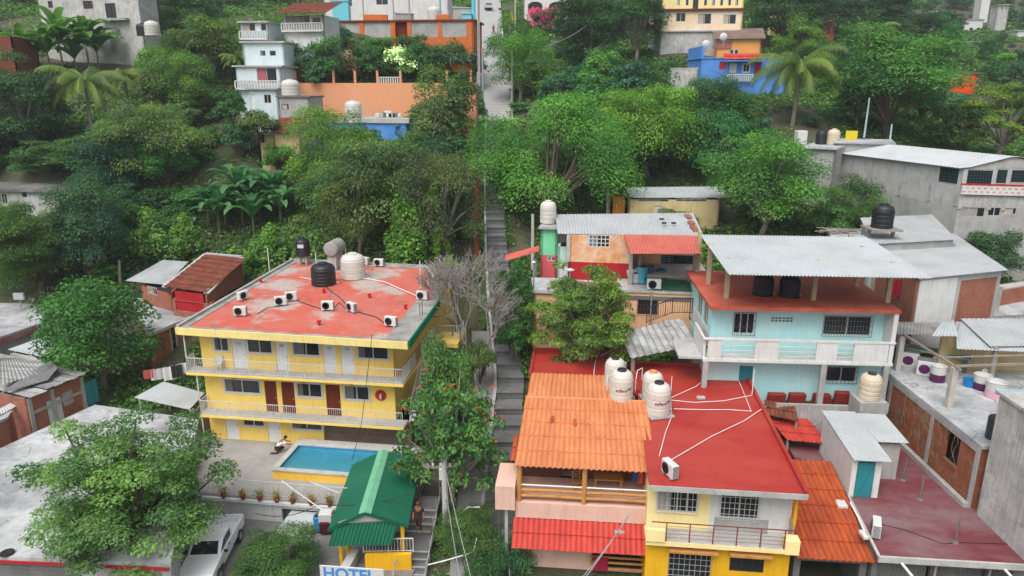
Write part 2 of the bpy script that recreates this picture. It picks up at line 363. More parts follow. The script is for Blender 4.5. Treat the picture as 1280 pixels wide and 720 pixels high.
# ---------------------------------------------------------------- frames of the buildings (base height in o.z) and level pads in the hill
def FR(u, v, z, base, yaw=-6): p = PZ(u, v, z); return Frame((p.x, p.y, base), yaw)
HO = FR(222, 410, 9.5, 1.5, -8)             # yellow hotel: front left corner of its roof
RH = FR(812, 607, 6.3, .2, -6.5)            # red-roofed yellow house: front left corner of its roof
PK = FR(643, 585, 5.9, .2, -5.5)            # pink house with the tiled terrace: front left corner of the big tile roof
DR = FR(1097, 695, 3.5, .4, -5.5)           # dark red flat roof: front left corner
BL = FR(888, 383, 11.5, 5.6, -4.2)          # aqua house: front left corner of the red deck
TB = FR(1112, 467, 7.0, 3.0, -6)            # brick laundry terrace: back left corner of the floor edge
PADS = []                                   # frame, x0, x1, y0, y1, local z
def pad(fr, x0, x1, y0, y1, z=0, fe=1.2): PADS.append((fr, x0, x1, y0, y1, fr.o.z+z, fe))
pad(HO, -1.5, 16, -3.4, 18.5, -.6, .3)
pad(HO, -5, 18.5, -17, -4.6, -1.75, .6)
pad(RH, -6.5, 7.6, -.2, 16, -.1, .6)
pad(DR, -4, 7.2, -.5, 12.2, -.1, .5)
pad(BL, -.5, 12, 1, 9, -.1, .5)

SP = [(20, -1.4, -2.6), (28, -1.4, -.9), (35, -1.5, .8), (47, -.9, 4.0), (58, -1.8, 7.2), (67, -2.3, 10), (80, -2.8, 14), (100, -3.3, 19.6), (118, -3.6, 24.6), (130, -4.2, 27.6), (165, -5.6, 36.4), (200, -6.5, 45.6), (250, -6, 58)]
def street(y):
    ys = [p[0] for p in SP]; return np.interp(y, ys, [p[1] for p in SP]), np.interp(y, ys, [p[2] for p in SP])

def C(u, v, Y): p = PY(u, v, Y); return (p.x, p.y, p.z)
CT = [(p[1], p[0], p[2]) for p in SP]+[
 (-12, 36, 0), (-20, 34, 0), (-25, 40, 0), (-12, 28, -.6), (-25, 28, -.5), (-25, 50, 1.2), (-20, 55, 2.6), (-30, 58, 3), (-36, 48, .8), (-45, 55, 2.5), (-40, 40, 0),
 (-12, 64, 10), (-6, 62, 9), (-17, 68, 11), (-20, 62, 8), (-25, 66, 6.5), (-29, 70, 7.5), (-40, 68, 7), (-55, 75, 10), (-70, 80, 13),
 C(120, 66, 118), C(20, 60, 115), C(60, 90, 106), C(130, 165, 90), C(40, 275, 76), C(150, 262, 76), C(300, 288, 76), C(220, 60, 125), C(280, 25, 150), C(100, -60, 190),
 C(450, 145, 95), C(450, 108, 99), C(500, 56, 115), C(500, 22, 140), C(325, 148, 92), C(330, 60, 108), C(410, 180, 88), C(330, 190, 84), C(480, 280, 72), C(400, 250, 77),
 (8, 30, .2), (20, 30, .3), (14, 46, 5.5), (20, 46, 5.7), (27, 42, 4), (26, 30, 1.2), (34, 30, 2), (9, 53, 7.4), (4, 47, 4.5), (30, 53, 8.4), (24, 52, 7.5), (36, 46, 6.5), (50, 45, 8),
 C(1265, 350, 60), C(1200, 300, 63), C(1050, 240, 74), C(960, 290, 68), C(830, 268, 74), C(690, 283, 76), C(800, 235, 84), C(740, 130, 100), C(905, 108, 106), C(880, 66, 119), C(820, 70, 118),
 C(1120, 165, 90), C(1200, 125, 125), C(1205, 60, 210), C(1215, 30, 260), C(1275, 75, 200), C(1000, 170, 86), C(1000, 60, 135), C(1080, 20, 180), C(760, 40, 150), C(680, 48, 160), C(690, 32, 170), C(1270, 180, 95),
 (-200, 330, 95), (0, 330, 82), (200, 330, 74), (-200, 100, 30), (-120, 60, 8), (-60, 30, 0), (-60, 15, 0), (60, 15, 2), (90, 60, 12), (200, 100, 20), (200, 200, 42), (-200, 200, 62), (0, 10, -4), (-30, 10, -2), (30, 10, -1)]
CT = np.array(CT, float); PX, PZv = CT[:, :2]/50, CT[:, 2]
def _k(r2): return np.where(r2 > 1e-12, .5*r2*np.log(r2+1e-12), 0)
_n = len(PX); _A = np.zeros((_n+3, _n+3)); _A[:_n, :_n] = _k(((PX[:, None]-PX[None])**2).sum(-1))+np.eye(_n)*.004
_A[:_n, _n] = 1; _A[:_n, _n+1:] = PX; _A[_n, :_n] = 1; _A[_n+1:, :_n] = PX.T
_w = np.linalg.solve(_A, np.concatenate([PZv, np.zeros(3)]))
def tps(x, y):
    q = np.stack([np.asarray(x, float).ravel(), np.asarray(y, float).ravel()], 1)/50; out = np.zeros(len(q))
    for i in range(0, len(q), 20000):
        c = q[i:i+20000]; out[i:i+20000] = _k(((c[:, None]-PX[None])**2).sum(-1))@_w[:_n]+_w[_n]+c@_w[_n+1:]
    return out.reshape(np.shape(x))
GX = np.concatenate([np.arange(-210, -60, 3.), np.arange(-60, 60, 1.), np.arange(60, 211, 3.)])
GY = np.concatenate([np.arange(8, 110, 1.), np.arange(110, 345, 2.5)])
def build_height():
    X, Yg = np.meshgrid(GX, GY); Zg = tps(X, Yg)
    Zg += .35*np.sin(X*.31+Yg*.13)*np.sin(Yg*.27-X*.07)*np.clip((Yg-58)/20, 0, 1)
    sx, sz = street(Yg); hw = np.where(Yg < 105, 2.0, 3.2); d = np.abs(X-sx)-hw
    k = np.clip(1-d/2.5, 0, 1); k = k*k*(3-2*k); Zg = Zg*(1-k)+(sz-.3)*k
    for fr, x0, x1, y0, y1, z, fe in PADS:
        c, s_ = math.cos(fr.a), math.sin(fr.a); lx = (X-fr.o.x)*c+(Yg-fr.o.y)*s_; ly = -(X-fr.o.x)*s_+(Yg-fr.o.y)*c
        d = np.maximum(np.maximum(x0-lx, lx-x1), np.maximum(y0-ly, ly-y1)); k = np.clip(1-d/fe, 0, 1); Zg = Zg*(1-k)+z*k
    return X, Yg, Zg
ZG = None
def terr(x, y):
    i = np.clip(np.searchsorted(GX, x)-1, 0, len(GX)-2); j = np.clip(np.searchsorted(GY, y)-1, 0, len(GY)-2)
    fx = (x-GX[i])/(GX[i+1]-GX[i]); fy = (y-GY[j])/(GY[j+1]-GY[j])
    return (ZG[j, i]*(1-fx)+ZG[j, i+1]*fx)*(1-fy)+(ZG[j+1, i]*(1-fx)+ZG[j+1, i+1]*fx)*fy
def hit(u, v, y0=26):
    """where the line of sight through a pixel meets the hill"""
    r = ray(u, v); y = y0
    while y < 338:
        p = O+r*(y/r.y)
        if p.z < terr(p.x, y): return Vector((p.x, y, float(terr(p.x, y))))
        y += .4
    return None

# ---------------------------------------------------------------- foliage
def leaf_material():
    m, nt, bs, L = nodes('leaves')
    oi = nt.nodes.new('ShaderNodeObjectInfo'); at = nt.nodes.new('ShaderNodeAttribute'); at.attribute_name = 'tint'
    c = mix(nt, at.outputs['Fac'], mix(nt, 1.0, oi.outputs['Color'], (.8, 1.05, 1.15), 'MULTIPLY'), mix(nt, 1.0, oi.outputs['Color'], (3.3, 3.15, 1.8), 'MULTIPLY'))
    L.new(c, bs.inputs['Base Color']); bs.inputs['Roughness'].default_value = .5; bs.inputs['Specular IOR Level'].default_value = .35
    tr = nt.nodes.new('ShaderNodeBsdfTranslucent'); L.new(mix(nt, 1.0, c, (.8, 1.15, .62), 'MULTIPLY'), tr.inputs[0])
    ms = nt.nodes.new('ShaderNodeMixShader'); ms.inputs[0].default_value = .42
    out = nt.nodes['Material Output']; L.new(bs.outputs[0], ms.inputs[1]); L.new(tr.outputs[0], ms.inputs[2]); L.new(ms.outputs[0], out.inputs[0])
    return m
M_leaf = leaf_material()
def unit(v): return v/np.maximum(np.linalg.norm(v, axis=-1, keepdims=True), 1e-9)
def fast_mesh(name, V, Fq, tint=None, mat=None):
    me = bpy.data.meshes.new(name); n = len(Fq)
    me.vertices.add(len(V)); me.vertices.foreach_set('co', np.ascontiguousarray(V, np.float32).ravel())
    me.loops.add(n*4); me.loops.foreach_set('vertex_index', np.ascontiguousarray(Fq, np.int32).ravel())
    me.polygons.add(n); me.polygons.foreach_set('loop_start', np.arange(0, 4*n, 4, dtype=np.int32)); 
    if tint is not None:
        a = me.attributes.new('tint', 'FLOAT', 'FACE'); a.data.foreach_set('value', np.ascontiguousarray(tint, np.float32))
    me.update(calc_edges=True); me.validate()
    if mat: me.materials.append(mat)
    return me
def leaves(P, N, size, asp=.55, axis=None, g=None):
    """one folded rhombic leaf card per point"""
    g = g or rng; n = len(P); N = unit(N); size = np.broadcast_to(np.asarray(size, float), (n,))[:, None]
    a = g.normal(size=(n, 3)) if axis is None else axis+g.normal(size=(n, 3))*.35
    a = unit(a-N*(a*N).sum(1, keepdims=True)); b = np.cross(N, a)
    lift = N*size*.12
    V = np.stack([P-a*size*.5, P+b*size*asp*.5+lift, P+a*size*.5, P-b*size*asp*.5+lift], 1).reshape(-1, 3)
    return V, np.arange(4*n).reshape(n, 4)
def crown_points(kind, n, g, flat=.75):
    """points, normals, tints of a crown of radius 1 whose middle is the origin; also clump centres for the limbs"""
    spec = {'round': (52, .29, .8, -.8), 'lump': (34, .38, .85, -.75), 'layer': (60, .28, .5, -.7), 'loose': (46, .27, .6, -.75), 'bush': (22, .38, .8, -.2), 'plume': (54, .29, .7, -.75), 'fine': (110, .18, .7, -.7), 'weep': (46, .29, .7, -.5)}[kind]
    nc, rc, fl, zmin = spec; C_ = []; 
    while len(C_) < nc:
        d = unit(g.normal(size=3)); 
        if d[2] < zmin: continue
        r = (g.uniform(.02, .85)**.5 if kind == 'fine' else g.uniform(.35, .82)**.6)*(1+.18*math.sin(3*math.atan2(d[1], d[0])+nc)); c = d*r
        if kind == 'layer': c[2] = c[2]*.9
        if all(np.linalg.norm(c-q) > rc*.55 for q in C_) or g.random() < .03: C_.append(c)
    C_ = np.array(C_); R_ = rc*g.uniform(.7, 1.3, nc); ct = g.uniform(0, 1, nc)
    w = R_**2; k = g.choice(nc, n, p=w/w.sum())
    d = unit(g.normal(size=(n, 3))); d[:, 2] = np.where(d[:, 2] < -.25, -d[:, 2]*.6, d[:, 2])
    rr = g.uniform(.25, 1.08, n)**.45; P = C_[k]+d*(R_[k]*rr)[:, None]*np.array([1, 1, fl])
    N = unit(d*np.array([1, 1, 1/fl]))*.8+np.array([0, 0, .75])+g.normal(size=(n, 3))*.45
    if kind in ('plume', 'weep'):        # sprays that arch outwards and hang
        out = unit(P*np.array([1, 1, .3])); t = g.uniform(0, 1, n); 
        P = P+out*(t*.13)[:, None]; P[:, 2] -= t*t*(.22 if kind == 'plume' else .34)
    tint = np.clip(.62*ct[k]**1.3+.42*g.uniform(0, 1, n)**1.4+.08*(d[:, 2] > .5), 0, 1)
    P[:, 2] *= flat
    C_ = C_*np.array([1, 1, flat])
    return P, N, tint, C_
PROTO = {}
def tree_proto(kind, seed, n, ls, asp=.55, flat=.75, zc=1.2, mat_bark=None, tr=.06, lean=0):
    """unit tree: crown radius 1, crown centre at height zc; returns crown mesh, trunk mesh"""
    key = (kind, seed, n, ls, flat, zc)
    if key in PROTO: return PROTO[key]
    g = np.random.default_rng(seed*31+7)
    P, N, tint, C_ = crown_points(kind, n, g, flat); P[:, 2] += zc; C_[:, 2] += zc; P[:, 0] += lean; C_[:, 0] += lean
    ax = None
    if kind in ('plume', 'weep'):
        ax = unit(np.stack([P[:, 0], P[:, 1], -np.ones(n)*.8], 1)+g.normal(size=(n, 3))*.2)
    V, Fq = leaves(P, N, ls*g.uniform(.45, 1.5, n), asp, ax, g)
    cm = fast_mesh('crown', V, Fq, tint, M_leaf)
    mb = MB(); rs = random.Random(seed)
    base = Vector((0, 0, -.25)); fork = Vector((lean*.5+rs.uniform(-.08, .08), rs.uniform(-.08, .08), max(.25, zc-flat*.75)))
    mid = base.lerp(fork, .55)+Vector((rs.uniform(-.05, .05), rs.uniform(-.05, .05), 0))
    mb.tube([base, mid, fork], [tr*1.35, tr, tr*.85], 7)
    for c in C_[::2]:
        c = Vector(c); b = fork.lerp(c, .5)+Vector((rs.uniform(-.08, .08), rs.uniform(-.08, .08), rs.uniform(0, .1)))
        mb.tube([fork, b, c], [tr*.5, tr*.3, tr*.1], 5)
    me = bpy.data.meshes.new('trunk'); me.from_pydata(mb.v, [], mb.f); me.materials.append(mat_bark or M_barkm)
    PROTO[key] = (cm, me); return PROTO[key]
def bush_proto(kind, seed, n, ls, asp=.55, flat=.8, mound=.15):
    key = ('b', kind, seed, n, ls, flat)
    if key in PROTO: return PROTO[key]
    g = np.random.default_rng(seed*17+3); P, N, tint, C_ = crown_points(kind, n, g, flat); P[:, 2] += flat*.45
    V, Fq = leaves(P, N, ls*g.uniform(.45, 1.5, n), asp, None, g); cm = fast_mesh('foliage', V, Fq, tint, M_leaf)
    mb = MB()
    for c in C_[::2]: mb.tube([(0, 0, -.3), (c[0]*.4, c[1]*.4, .15+c[2]*.3), (c[0], c[1], c[2]+flat*.4)], [.04, .025, .008], 5)
    me = bpy.data.meshes.new('stem'); me.from_pydata(mb.v, [], mb.f); me.materials.append(M_barkm)
    PROTO[key] = (cm, me); return PROTO[key]
def put(name, meshes, names, label, cat, loc, R_, H_, color, rz=None, group=None):
    t = thing(name, label, cat, loc, random.uniform(0, 6.28) if rz is None else rz, group)
    for me, nm in zip(meshes, names):
        o = bpy.data.objects.new(nm, me); S.collection.objects.link(o); o.parent = t; o.scale = (R_, R_, H_); o.color = (*color, 1)
    return t

def frond_mesh(n_fr=22, L=1.0, droop=.9, seed=1, up=.9, leaf=.22, nl=32):
    """coconut crown: arching ribs, each with two rows of hanging leaflets"""
    g = random.Random(seed); V, Fq, T = [], [], []
    for k in range(n_fr):
        az = k*2.39996+g.uniform(-.2, .2); e = up*(1-(k/n_fr))**1.0*1.1-.45+g.uniform(-.12, .12)+.25; l = L*g.uniform(.85, 1.1)
        pts = []; p = np.zeros(3); el = e; st = l/nl; tint = g.uniform(0, 1)*.7
        for i in range(nl+1):
            pts.append(p.copy()); d = np.array([math.cos(az)*math.cos(el), math.sin(az)*math.cos(el), math.sin(el)]); p = p+d*st; el -= droop*1.9/nl*(.4+1.2*i/nl)
        pts = np.array(pts); side = np.array([-math.sin(az), math.cos(az), 0])
        for i in range(nl):   # rib
            n0 = len(V); w = .012*L*(1-i/nl)+.003*L; V += [pts[i]-side*w, pts[i]+side*w, pts[i+1]+side*w, pts[i+1]-side*w]; Fq.append([n0, n0+1, n0+2, n0+3]); T.append(min(1, tint+.3))
        for i in range(1, nl):
            f = i/nl; ll = leaf*L*(math.sin(math.pi*min(1, f*.85+.12)))**.6*g.uniform(.85, 1.1)
            tdir = pts[i+1]-pts[i]; tdir /= np.linalg.norm(tdir)
            for sgn in (-1, 1):
                for sub in (0, .5):
                    b = pts[i]+(pts[i+1]-pts[i])*sub; d = side*sgn*.8+tdir*.55+np.array([0, 0, -.45-g.uniform(0, .25)]); d /= np.linalg.norm(d)
                    e1 = b+d*ll*.55; e2 = e1+(d*.8+np.array([0, 0, -.5]))*ll*.5; w = tdir*.0055*L; n0 = len(V)
                    V += [b-w, b+w, e1+w, e1-w, e2+w*.2, e2-w*.2]; Fq += [[n0, n0+1, n0+2, n0+3], [n0+3, n0+2, n0+4, n0+5]]; T += [min(1, tint+g.uniform(0, .3))]*2
    return fast_mesh('fronds', np.array(V), np.array(Fq), np.array(T), M_leaf)
def banana_mesh(n=9, seed=1):
    """banana crown of height ~1: broad arching blades, a few torn"""
    g = random.Random(seed); V, Fq, T = [], [], []
    for k in range(n):
        az = k*2.4+g.uniform(-.3, .3); el = 1.5-.75*(k/n)+g.uniform(-.2, .15); l = g.uniform(.75, 1.05); ns = 9; p = np.zeros(3); tint = g.uniform(.2, .9); rows = []
        for i in range(ns+1):
            f = i/ns; d = np.array([math.cos(az)*math.cos(el), math.sin(az)*math.cos(el), math.sin(el)]); side = np.array([-math.sin(az), math.cos(az), 0]); nn = np.cross(d, side); nn = -nn if nn[2] < 0 else nn
            w = .085*(math.sin(math.pi*min(1, max(0, (f-.12)/.88)))**.55 if f > .12 else .05)+.008
            for s_ in (-1, 1): pass
            rows.append((p-side*w-nn*w*.35*(-1), p.copy(), p+side*w+nn*w*.35)); p = p+d*l/ns; el -= .25*(.2+f*1.5)
        n0 = len(V)
        for r_ in rows: V += [r_[0], r_[1], r_[2]]
        for i in range(ns):
            if i > 2 and g.random() < .1: continue
            a = n0+i*3; Fq += [[a, a+1, a+4, a+3], [a+1, a+2, a+5, a+4]]; T += [tint, min(1, tint+.15)]
    return fast_mesh('blades', np.array(V), np.array(Fq), np.array(T), M_leaf)
# ---------------------------------------------------------------- small building parts
def PLf(y0): return lambda x, y, z: (x, y0-y, z)
def PLr(x0): return lambda x, y, z: (x0+y, x, z)
def PLl(x0): return lambda x, y, z: (x0-y, x, z)
def window(par, T, a0, a1, z0, z1, cols=2, rows=1, fm=None, rec=.1, grille=None, label=None, fw=.05, mun=.03, curtain=None, sill=None, pane=None, trim=0):
    mb = MB(T); fm = fm or M_frame
    mb.box(a0, a0+fw, -rec, -rec+.07, z0, z1); mb.box(a1-fw, a1, -rec, -rec+.07, z0, z1)
    mb.box(a0+fw, a1-fw, -rec, -rec+.07, z0, z0+fw); mb.box(a0+fw, a1-fw, -rec, -rec+.07, z1-fw, z1)
    for i in range(1, cols): x = a0+(a1-a0)*i/cols; mb.box(x-mun, x+mun, -rec+.005, -rec+.055, z0+fw, z1-fw)
    for j in range(1, rows): z = z0+(z1-z0)*j/rows; mb.box(a0+fw, a1-fw, -rec+.01, -rec+.05, z-mun*.8, z+mun*.8)
    if trim:
        for q in ((a0-trim, a0, z0-trim, z1+trim), (a1, a1+trim, z0-trim, z1+trim), (a0+.001, a1-.001, z0-trim, z0-.001), (a0+.001, a1-.001, z1+.001, z1+trim)): mb.box(q[0], q[1], .004, .03, q[2], q[3])
    w = mb.build('window', fm, par)
    if label: w['label'] = label
    MB(T).box(a0+.01, a1-.01, -rec-.04, -rec+.002, z0+.01, z1-.01).build('pane', pane or M_glass, w)
    if curtain:
        c = MB(T); n = 16; k = a0+(a1-a0)*curtain[1]; rows_ = []
        for zz in (z0+.06, z1-.06): rows_.append([(a0+.06+(k-a0-.06)*i/n, -rec+.014+.008*math.sin(i*2.1), zz) for i in range(n+1)])
        c.grid(rows_).build('curtain', curtain[0], w)
    if grille:
        gc, gr, gm, out = grille; g = MB(T)
        for i in range(gc+1): x = a0-.04+(a1-a0+.08)*i/gc; g.box(x-.011, x+.011, out-.01, out+.012, z0-.06, z1+.06)
        for j in range(gr+1): z = z0-.06+(z1-z0+.12)*j/gr; g.box(a0-.05, a1+.05, out+.012, out+.03, z-.011, z+.011)
        for x in (a0-.04, a1+.04): g.box(x-.011, x+.011, .0, out, z0-.05, z0-.03); g.box(x-.011, x+.011, .0, out, z1+.03, z1+.05)
        g.build('security_bars', gm, w)
    if sill: MB(T).box(a0-.06, a1+.06, .002, .07, z0-.08, z0-.004).build('sill', sill, w)
    return w
def door(par, T, a0, a1, z0, z1, mat, rec=.08, panels=True, label=None, handle=True):
    mb = MB(T); mb.box(a0+.004, a1-.004, -rec-.04, -rec, z0+.01, z1-.004)
    if panels:
        w = a1-a0; h = z1-z0
        for i in range(2):
            for j in range(3):
                x = a0+w*(.1+.45*i); zz = z0+h*(.06+.31*j); mb.box(x, x+w*.35, -rec+.001, -rec+.014, zz, zz+h*.25)
    d = mb.build('door', mat, par)
    if label: d['label'] = label
    if handle: MB(T).box(a1-.14, a1-.09, -rec, -rec+.06, z0+.95, z0+1.02).build('handle', M_steel, d)
    return d
def text_mesh(body, size, ext=.01, bold=0):
    cu = bpy.data.curves.new('lettering', 'FONT'); cu.body = body; cu.size = size; cu.extrude = ext; cu.offset = bold; cu.align_x = 'CENTER'; cu.align_y = 'CENTER'
    ob = bpy.data.objects.new('lettering', cu); S.collection.objects.link(ob); bpy.context.view_layer.update()
    me = bpy.data.meshes.new_from_object(ob.evaluated_get(bpy.context.evaluated_depsgraph_get()))
    S.collection.objects.unlink(ob); bpy.data.objects.remove(ob); return me
def ac_unit(loc, rz, label, s=1.0, group='air conditioner condensers on the roofs'):
    t = thing('air_conditioner', label, 'air conditioner', loc, rz, group)
    w, d, h = .82*s, .32*s, .58*s
    MB().cbox(-w/2, w/2, -d/2, d/2, .08, h+.08, .02).build('casing', M_ac, t)
    g = MB(); c = (-w*.12, -d/2-.012, h*.5+.08)
    g.lathe([(h*.42, -.012), (h*.42, .01), (h*.38, .012)], 20, c, axis='y')
    for k in range(4): r = h*(.1+.09*k); g.lathe([(r, -.02), (r+.008, -.02), (r+.008, -.012)], 18, c, axis='y')
    g.build('fan_grille', M_black, t)
    g = MB()
    for k in range(9): z = .14+k*h*.1; g.box(w/2+.001, w/2+.014, -d*.4, d*.4, z, z+h*.05)
    g.build('side_louvre', M_concd, t)
    for x in (-w*.33, w*.33): MB().box(x-.03, x+.03, -d*.6, d*.6, 0, .078).build('foot', M_steel, t)
    return t
def water_tank(loc, label, r, h, mat, lid, group=None, ribs=3, logo=None, rz=0, stand=None):
    t = thing('water_tank', label, 'water tank', loc, rz, group)
    hb = h*.76; prof = [(r*.96, 0), (r, .03)]
    for k in range(ribs):
        z = hb*(k+1)/(ribs+1); prof += [(r, z-.05), (r*.975, z-.025), (r*.975, z+.025), (r, z+.05)]
    prof += [(r, hb-.03), (r*.97, hb)]+[(r*math.cos(a)*.55+r*.42, hb+(h-hb)*math.sin(a)) for a in [R(x) for x in (20, 45, 70)]]+[(r*.38, h)]
    MB().lathe(prof, 28).build('tank_body', mat, t, smooth=False)
    MB().lathe([(r*.36, h-.02), (r*.4, h), (r*.4, h+.07), (r*.36, h+.1), (r*.1, h+.12)], 20).build('lid', lid, t)
    if logo:
        me = text_mesh(logo, r*.42, .004); rr = r*1.004
        for v in me.vertices:
            a = v.co.x/rr-math.pi/2; z = hb*.6+v.co.y+v.co.x*.16; o = v.co.z
            v.co = ((rr+o)*math.cos(a), (rr+o)*math.sin(a), z)
        me.materials.append(M_black); o = bpy.data.objects.new('lettering', me); S.collection.objects.link(o); o.parent = t
        mb = MB(); pts = [(-.62+.11*k, .02+.05*math.sin(k*1.2)) for k in range(5)]
        for k, (x, y) in enumerate(pts): a = x*r*.85/rr-math.pi/2-.0; mb.bar(((rr+.004)*math.cos(a), (rr+.004)*math.sin(a), hb*.6+y-.05), ((rr+.004)*math.cos(a+.1), (rr+.004)*math.sin(a+.1), hb*.6+y+.01), .03)
        mb.build('emblem', M_red, t)
    MB().tube([(r*.9, 0, .12), (r*1.15, 0, .12), (r*1.2, 0, .0)], .03).build('outlet_pipe', M_pipe, t)
    if stand: MB().cbox(-r*1.05, r*1.05, -r*1.05, r*1.05, -stand, 0, .02).build('stand', M_conc, t)
    return t
def cable(pts, r, label, cat='cable', mat=None, sag=0, name='cable', group=None):
    P = [Vector(p) for p in pts]
    if sag and len(P) == 2: P = [P[0].lerp(P[1], i/14)-Vector((0, 0, sag*4*(i/14)*(1-i/14))) for i in range(15)]
    return tag(MB().tube(P, r, 5).build(name, mat or M_wire), label, cat, group)

# ---------------------------------------------------------------- the ground
_X, _Y, ZG = build_height()
_V = np.stack([_X, _Y, ZG], -1).reshape(-1, 3); _nx = len(GX)
_i, _j = np.meshgrid(np.arange(len(GX)-1), np.arange(len(GY)-1)); _a = (_j*_nx+_i).ravel()
_me = fast_mesh('ground', _V, np.stack([_a, _a+1, _a+1+_nx, _a+_nx], 1)); _me.polygons.foreach_set('use_smooth', [True]*len(_me.polygons))
def ground_mat():
    m, nt, bs, L = nodes('hill_soil'); c = coord(nt)
    a = mix(nt, ramp(nt, nz(nt, c, .35, 8, .7), .42, .6), (.035, .05, .02), (.1, .085, .055))
    a = mix(nt, ramp(nt, nz(nt, c, 2.5, 6, .8, off=4), .5, .72), a, (.04, .07, .025)); a = mix(nt, ramp(nt, nz(nt, c, 6, 5, .8, off=9), .6, .75), a, (.22, .19, .15))
    L.new(a, bs.inputs['Base Color']); bs.inputs['Roughness'].default_value = 1; bump(nt, bs, nz(nt, c, 3, 8, .8), .7, .15); return m
_me.materials.append(ground_mat()); ground = bpy.data.objects.new('ground', _me); S.collection.objects.link(ground); ground['kind'] = 'structure'
def struct(o): o['kind'] = 'structure'; return o
def on_ground(x, y, dz=0): return Vector((x, y, float(terr(x, y))+dz))

# stair street: a grey stepped lane with a smooth ramp along its left side
M_step = wear('lane_concrete', (.2, .205, .21), (.11, .115, .12), .8, .5, .4, .7, fine=.22, streak=0, spread=.55, stain=(.07, .075, .06), crack=.7, patch=.4)
M_ramp = wear('lane_ramp', (.27, .265, .26), (.17, .165, .16), .8, .6, .4, .7, fine=.16, spread=.3, stain=(.09, .085, .08))
M_cob = brick('cobbled_lane', (.4, .4, .4), (.34, .34, .345), (.26, .26, .26), .3, .3, .03, dirt=.4, streak=0)
def lane(y0, y1, xa, xb, dz=0, step=None, mat=None, name='stair_street', n=60):
    mb = MB(); y = y0
    while y < y1-1e-6:
        ye = min(y1, y+(step or (y1-y0)/n)); cx0, za = street(y); cx1, zb = street(ye)
        xl, xr = cx0+xa, cx0+xb; xl1, xr1 = cx1+xa, cx1+xb
        if step:
            zt = zb-.16-.05*math.sin(y*7.3); 
            mb.quad((xl, y, za-.16), (xr, y, za-.16), (xr, y, zt-.06), (xl, y, zt-.06)); mb.box(xl, xr, y-.06, y+.14, zt-.06, zt+.004)
            mb.quad((xl, y+.14, zt), (xr, y+.14, zt), (xr1, ye, zt), (xl1, ye, zt))
        else: mb.quad((xl, y, za+dz), (xr, y, za+dz), (xr1, ye, zb+dz), (xl1, ye, zb+dz))
        y = ye
    return struct(mb.build(name, mat))
lane(30, 100, -.1, 1.75, step=1.55, mat=M_step)
lane(30, 53, -1.75, -.34, dz=-.02, mat=M_ramp, name='lane_ramp')
mb = MB()
for y in np.arange(30, 100, 1.5):
    (xa, za), (xb, zb) = street(y), street(y+1.5); mb.bar((xa-.22, y, za+.02), (xb-.22, y+1.5, zb+.02), .2, .32)
struct(mb.build('lane_kerb', M_conc))
lane(100, 250, -3.1, 3.2, dz=.03, mat=M_cob, name='upper_street', n=100)
mb = MB()
for sx in (-3.25, 3.35):
    for y in np.arange(100, 248, 2.): (xa, za), (xb, zb) = street(y), street(y+2); mb.bar((xa+sx, y, za+.06), (xb+sx, y+2, zb+.06), .28, .26)
struct(mb.build('street_kerb', M_concl))
# yard and parking floor in front of the hotel, street at the bottom of the picture
M_yard = wear('yard_concrete', (.22, .215, .21), (.13, .128, .125), .8, .35, .4, .7, fine=.15, spread=.35, stain=(.07, .068, .065))
pl_ = struct(MB().box(-4.2, 17.2, -17, -5.15, -1.65, -1.5).build('parking_lot', M_yard)); pl_.location = HO.o; pl_.rotation_euler = (0, 0, HO.a)
# ================================================================ the yellow hotel
fr = HO; a = fr.a
poly = [fr.z(u, v, 8.0) for u, v in ((222, 410), (510, 428), (548, 376), (546, 335), (366, 326))]
WX0, WX1, WY = .75, fr.f(491, 440, 1.0)[0], 1.0
BD = max(p[1] for p in poly)-1.0
hotel = thing('hotel', 'yellow three storey hotel with a worn red flat roof and white balconies', 'hotel', fr.o, a)
zt0, zm0, zg0, zr = 5.06, 2.17, 0.0, 7.62       # floors (local), underside of the roof
T = PLf(WY)
def hrect(u0, v0, u1, v1): return fr.rect(u0, v0, u1, v1, WY)
top_w = [(268, 286), (309, 340), (366, 399), (447, 485)]; top_d = [(291, 308), (345, 361), (404, 420), (426, 442)]
mid_w = [(281, 325), (371, 402), (430, 461)]; mid_d = [(331, 346), (352, 368), (407, 425)]
gr_w = [(305, 331), (365, 403)]; gr_d = [(283, 299), (335, 351)]
X = lambda u, v: fr.f(u, v, WY)[0]
def cols_(lst, v): return [(X(a_, v), X(b_, v)) for a_, b_ in lst]
ops = [(p, q, zt0+1.15, zt0+2.05) for p, q in cols_(top_w, 435)]+[(p, q, zt0, zt0+2.05) for p, q in cols_(top_d, 445)]
opm = [(p, q, zm0+1.2, zm0+2.15) for p, q in cols_(mid_w, 485)]+[(p, q, zm0, zm0+2.15) for p, q in cols_(mid_d, 490)]
opg = [(p, q, zg0+1.05, zg0+1.85) for p, q in cols_(gr_w, 535)]+[(p, q, zg0, zg0+2.0) for p, q in cols_(gr_d, 540)]
GX1 = X(405, 545)
mb = MB(); off = lambda L_: [(o[0]-WX0, o[1]-WX0, o[2], o[3]) for o in L_]
mb.walls(WX0, WX1, WY, BD, zt0, zr, .2, f=off(ops)); mb.walls(WX0, WX1, WY, BD, zm0, zt0-.18, .2, f=off(opm)); mb.walls(WX0, GX1, WY, BD, zg0-1, zm0-.18, .2, f=off(opg))
mb.build('wall', M_yellow, hotel)
MB().walls(GX1+.003, WX1+.9, WY+.25, BD, zg0-1, zm0-.18, .2).build('stone_wall', M_stone, hotel)
MB().box(WX0+.3, WX1-.3, WY+1.2, BD-.4, zg0, zr-.1).build('rooms', M_dark, hotel)
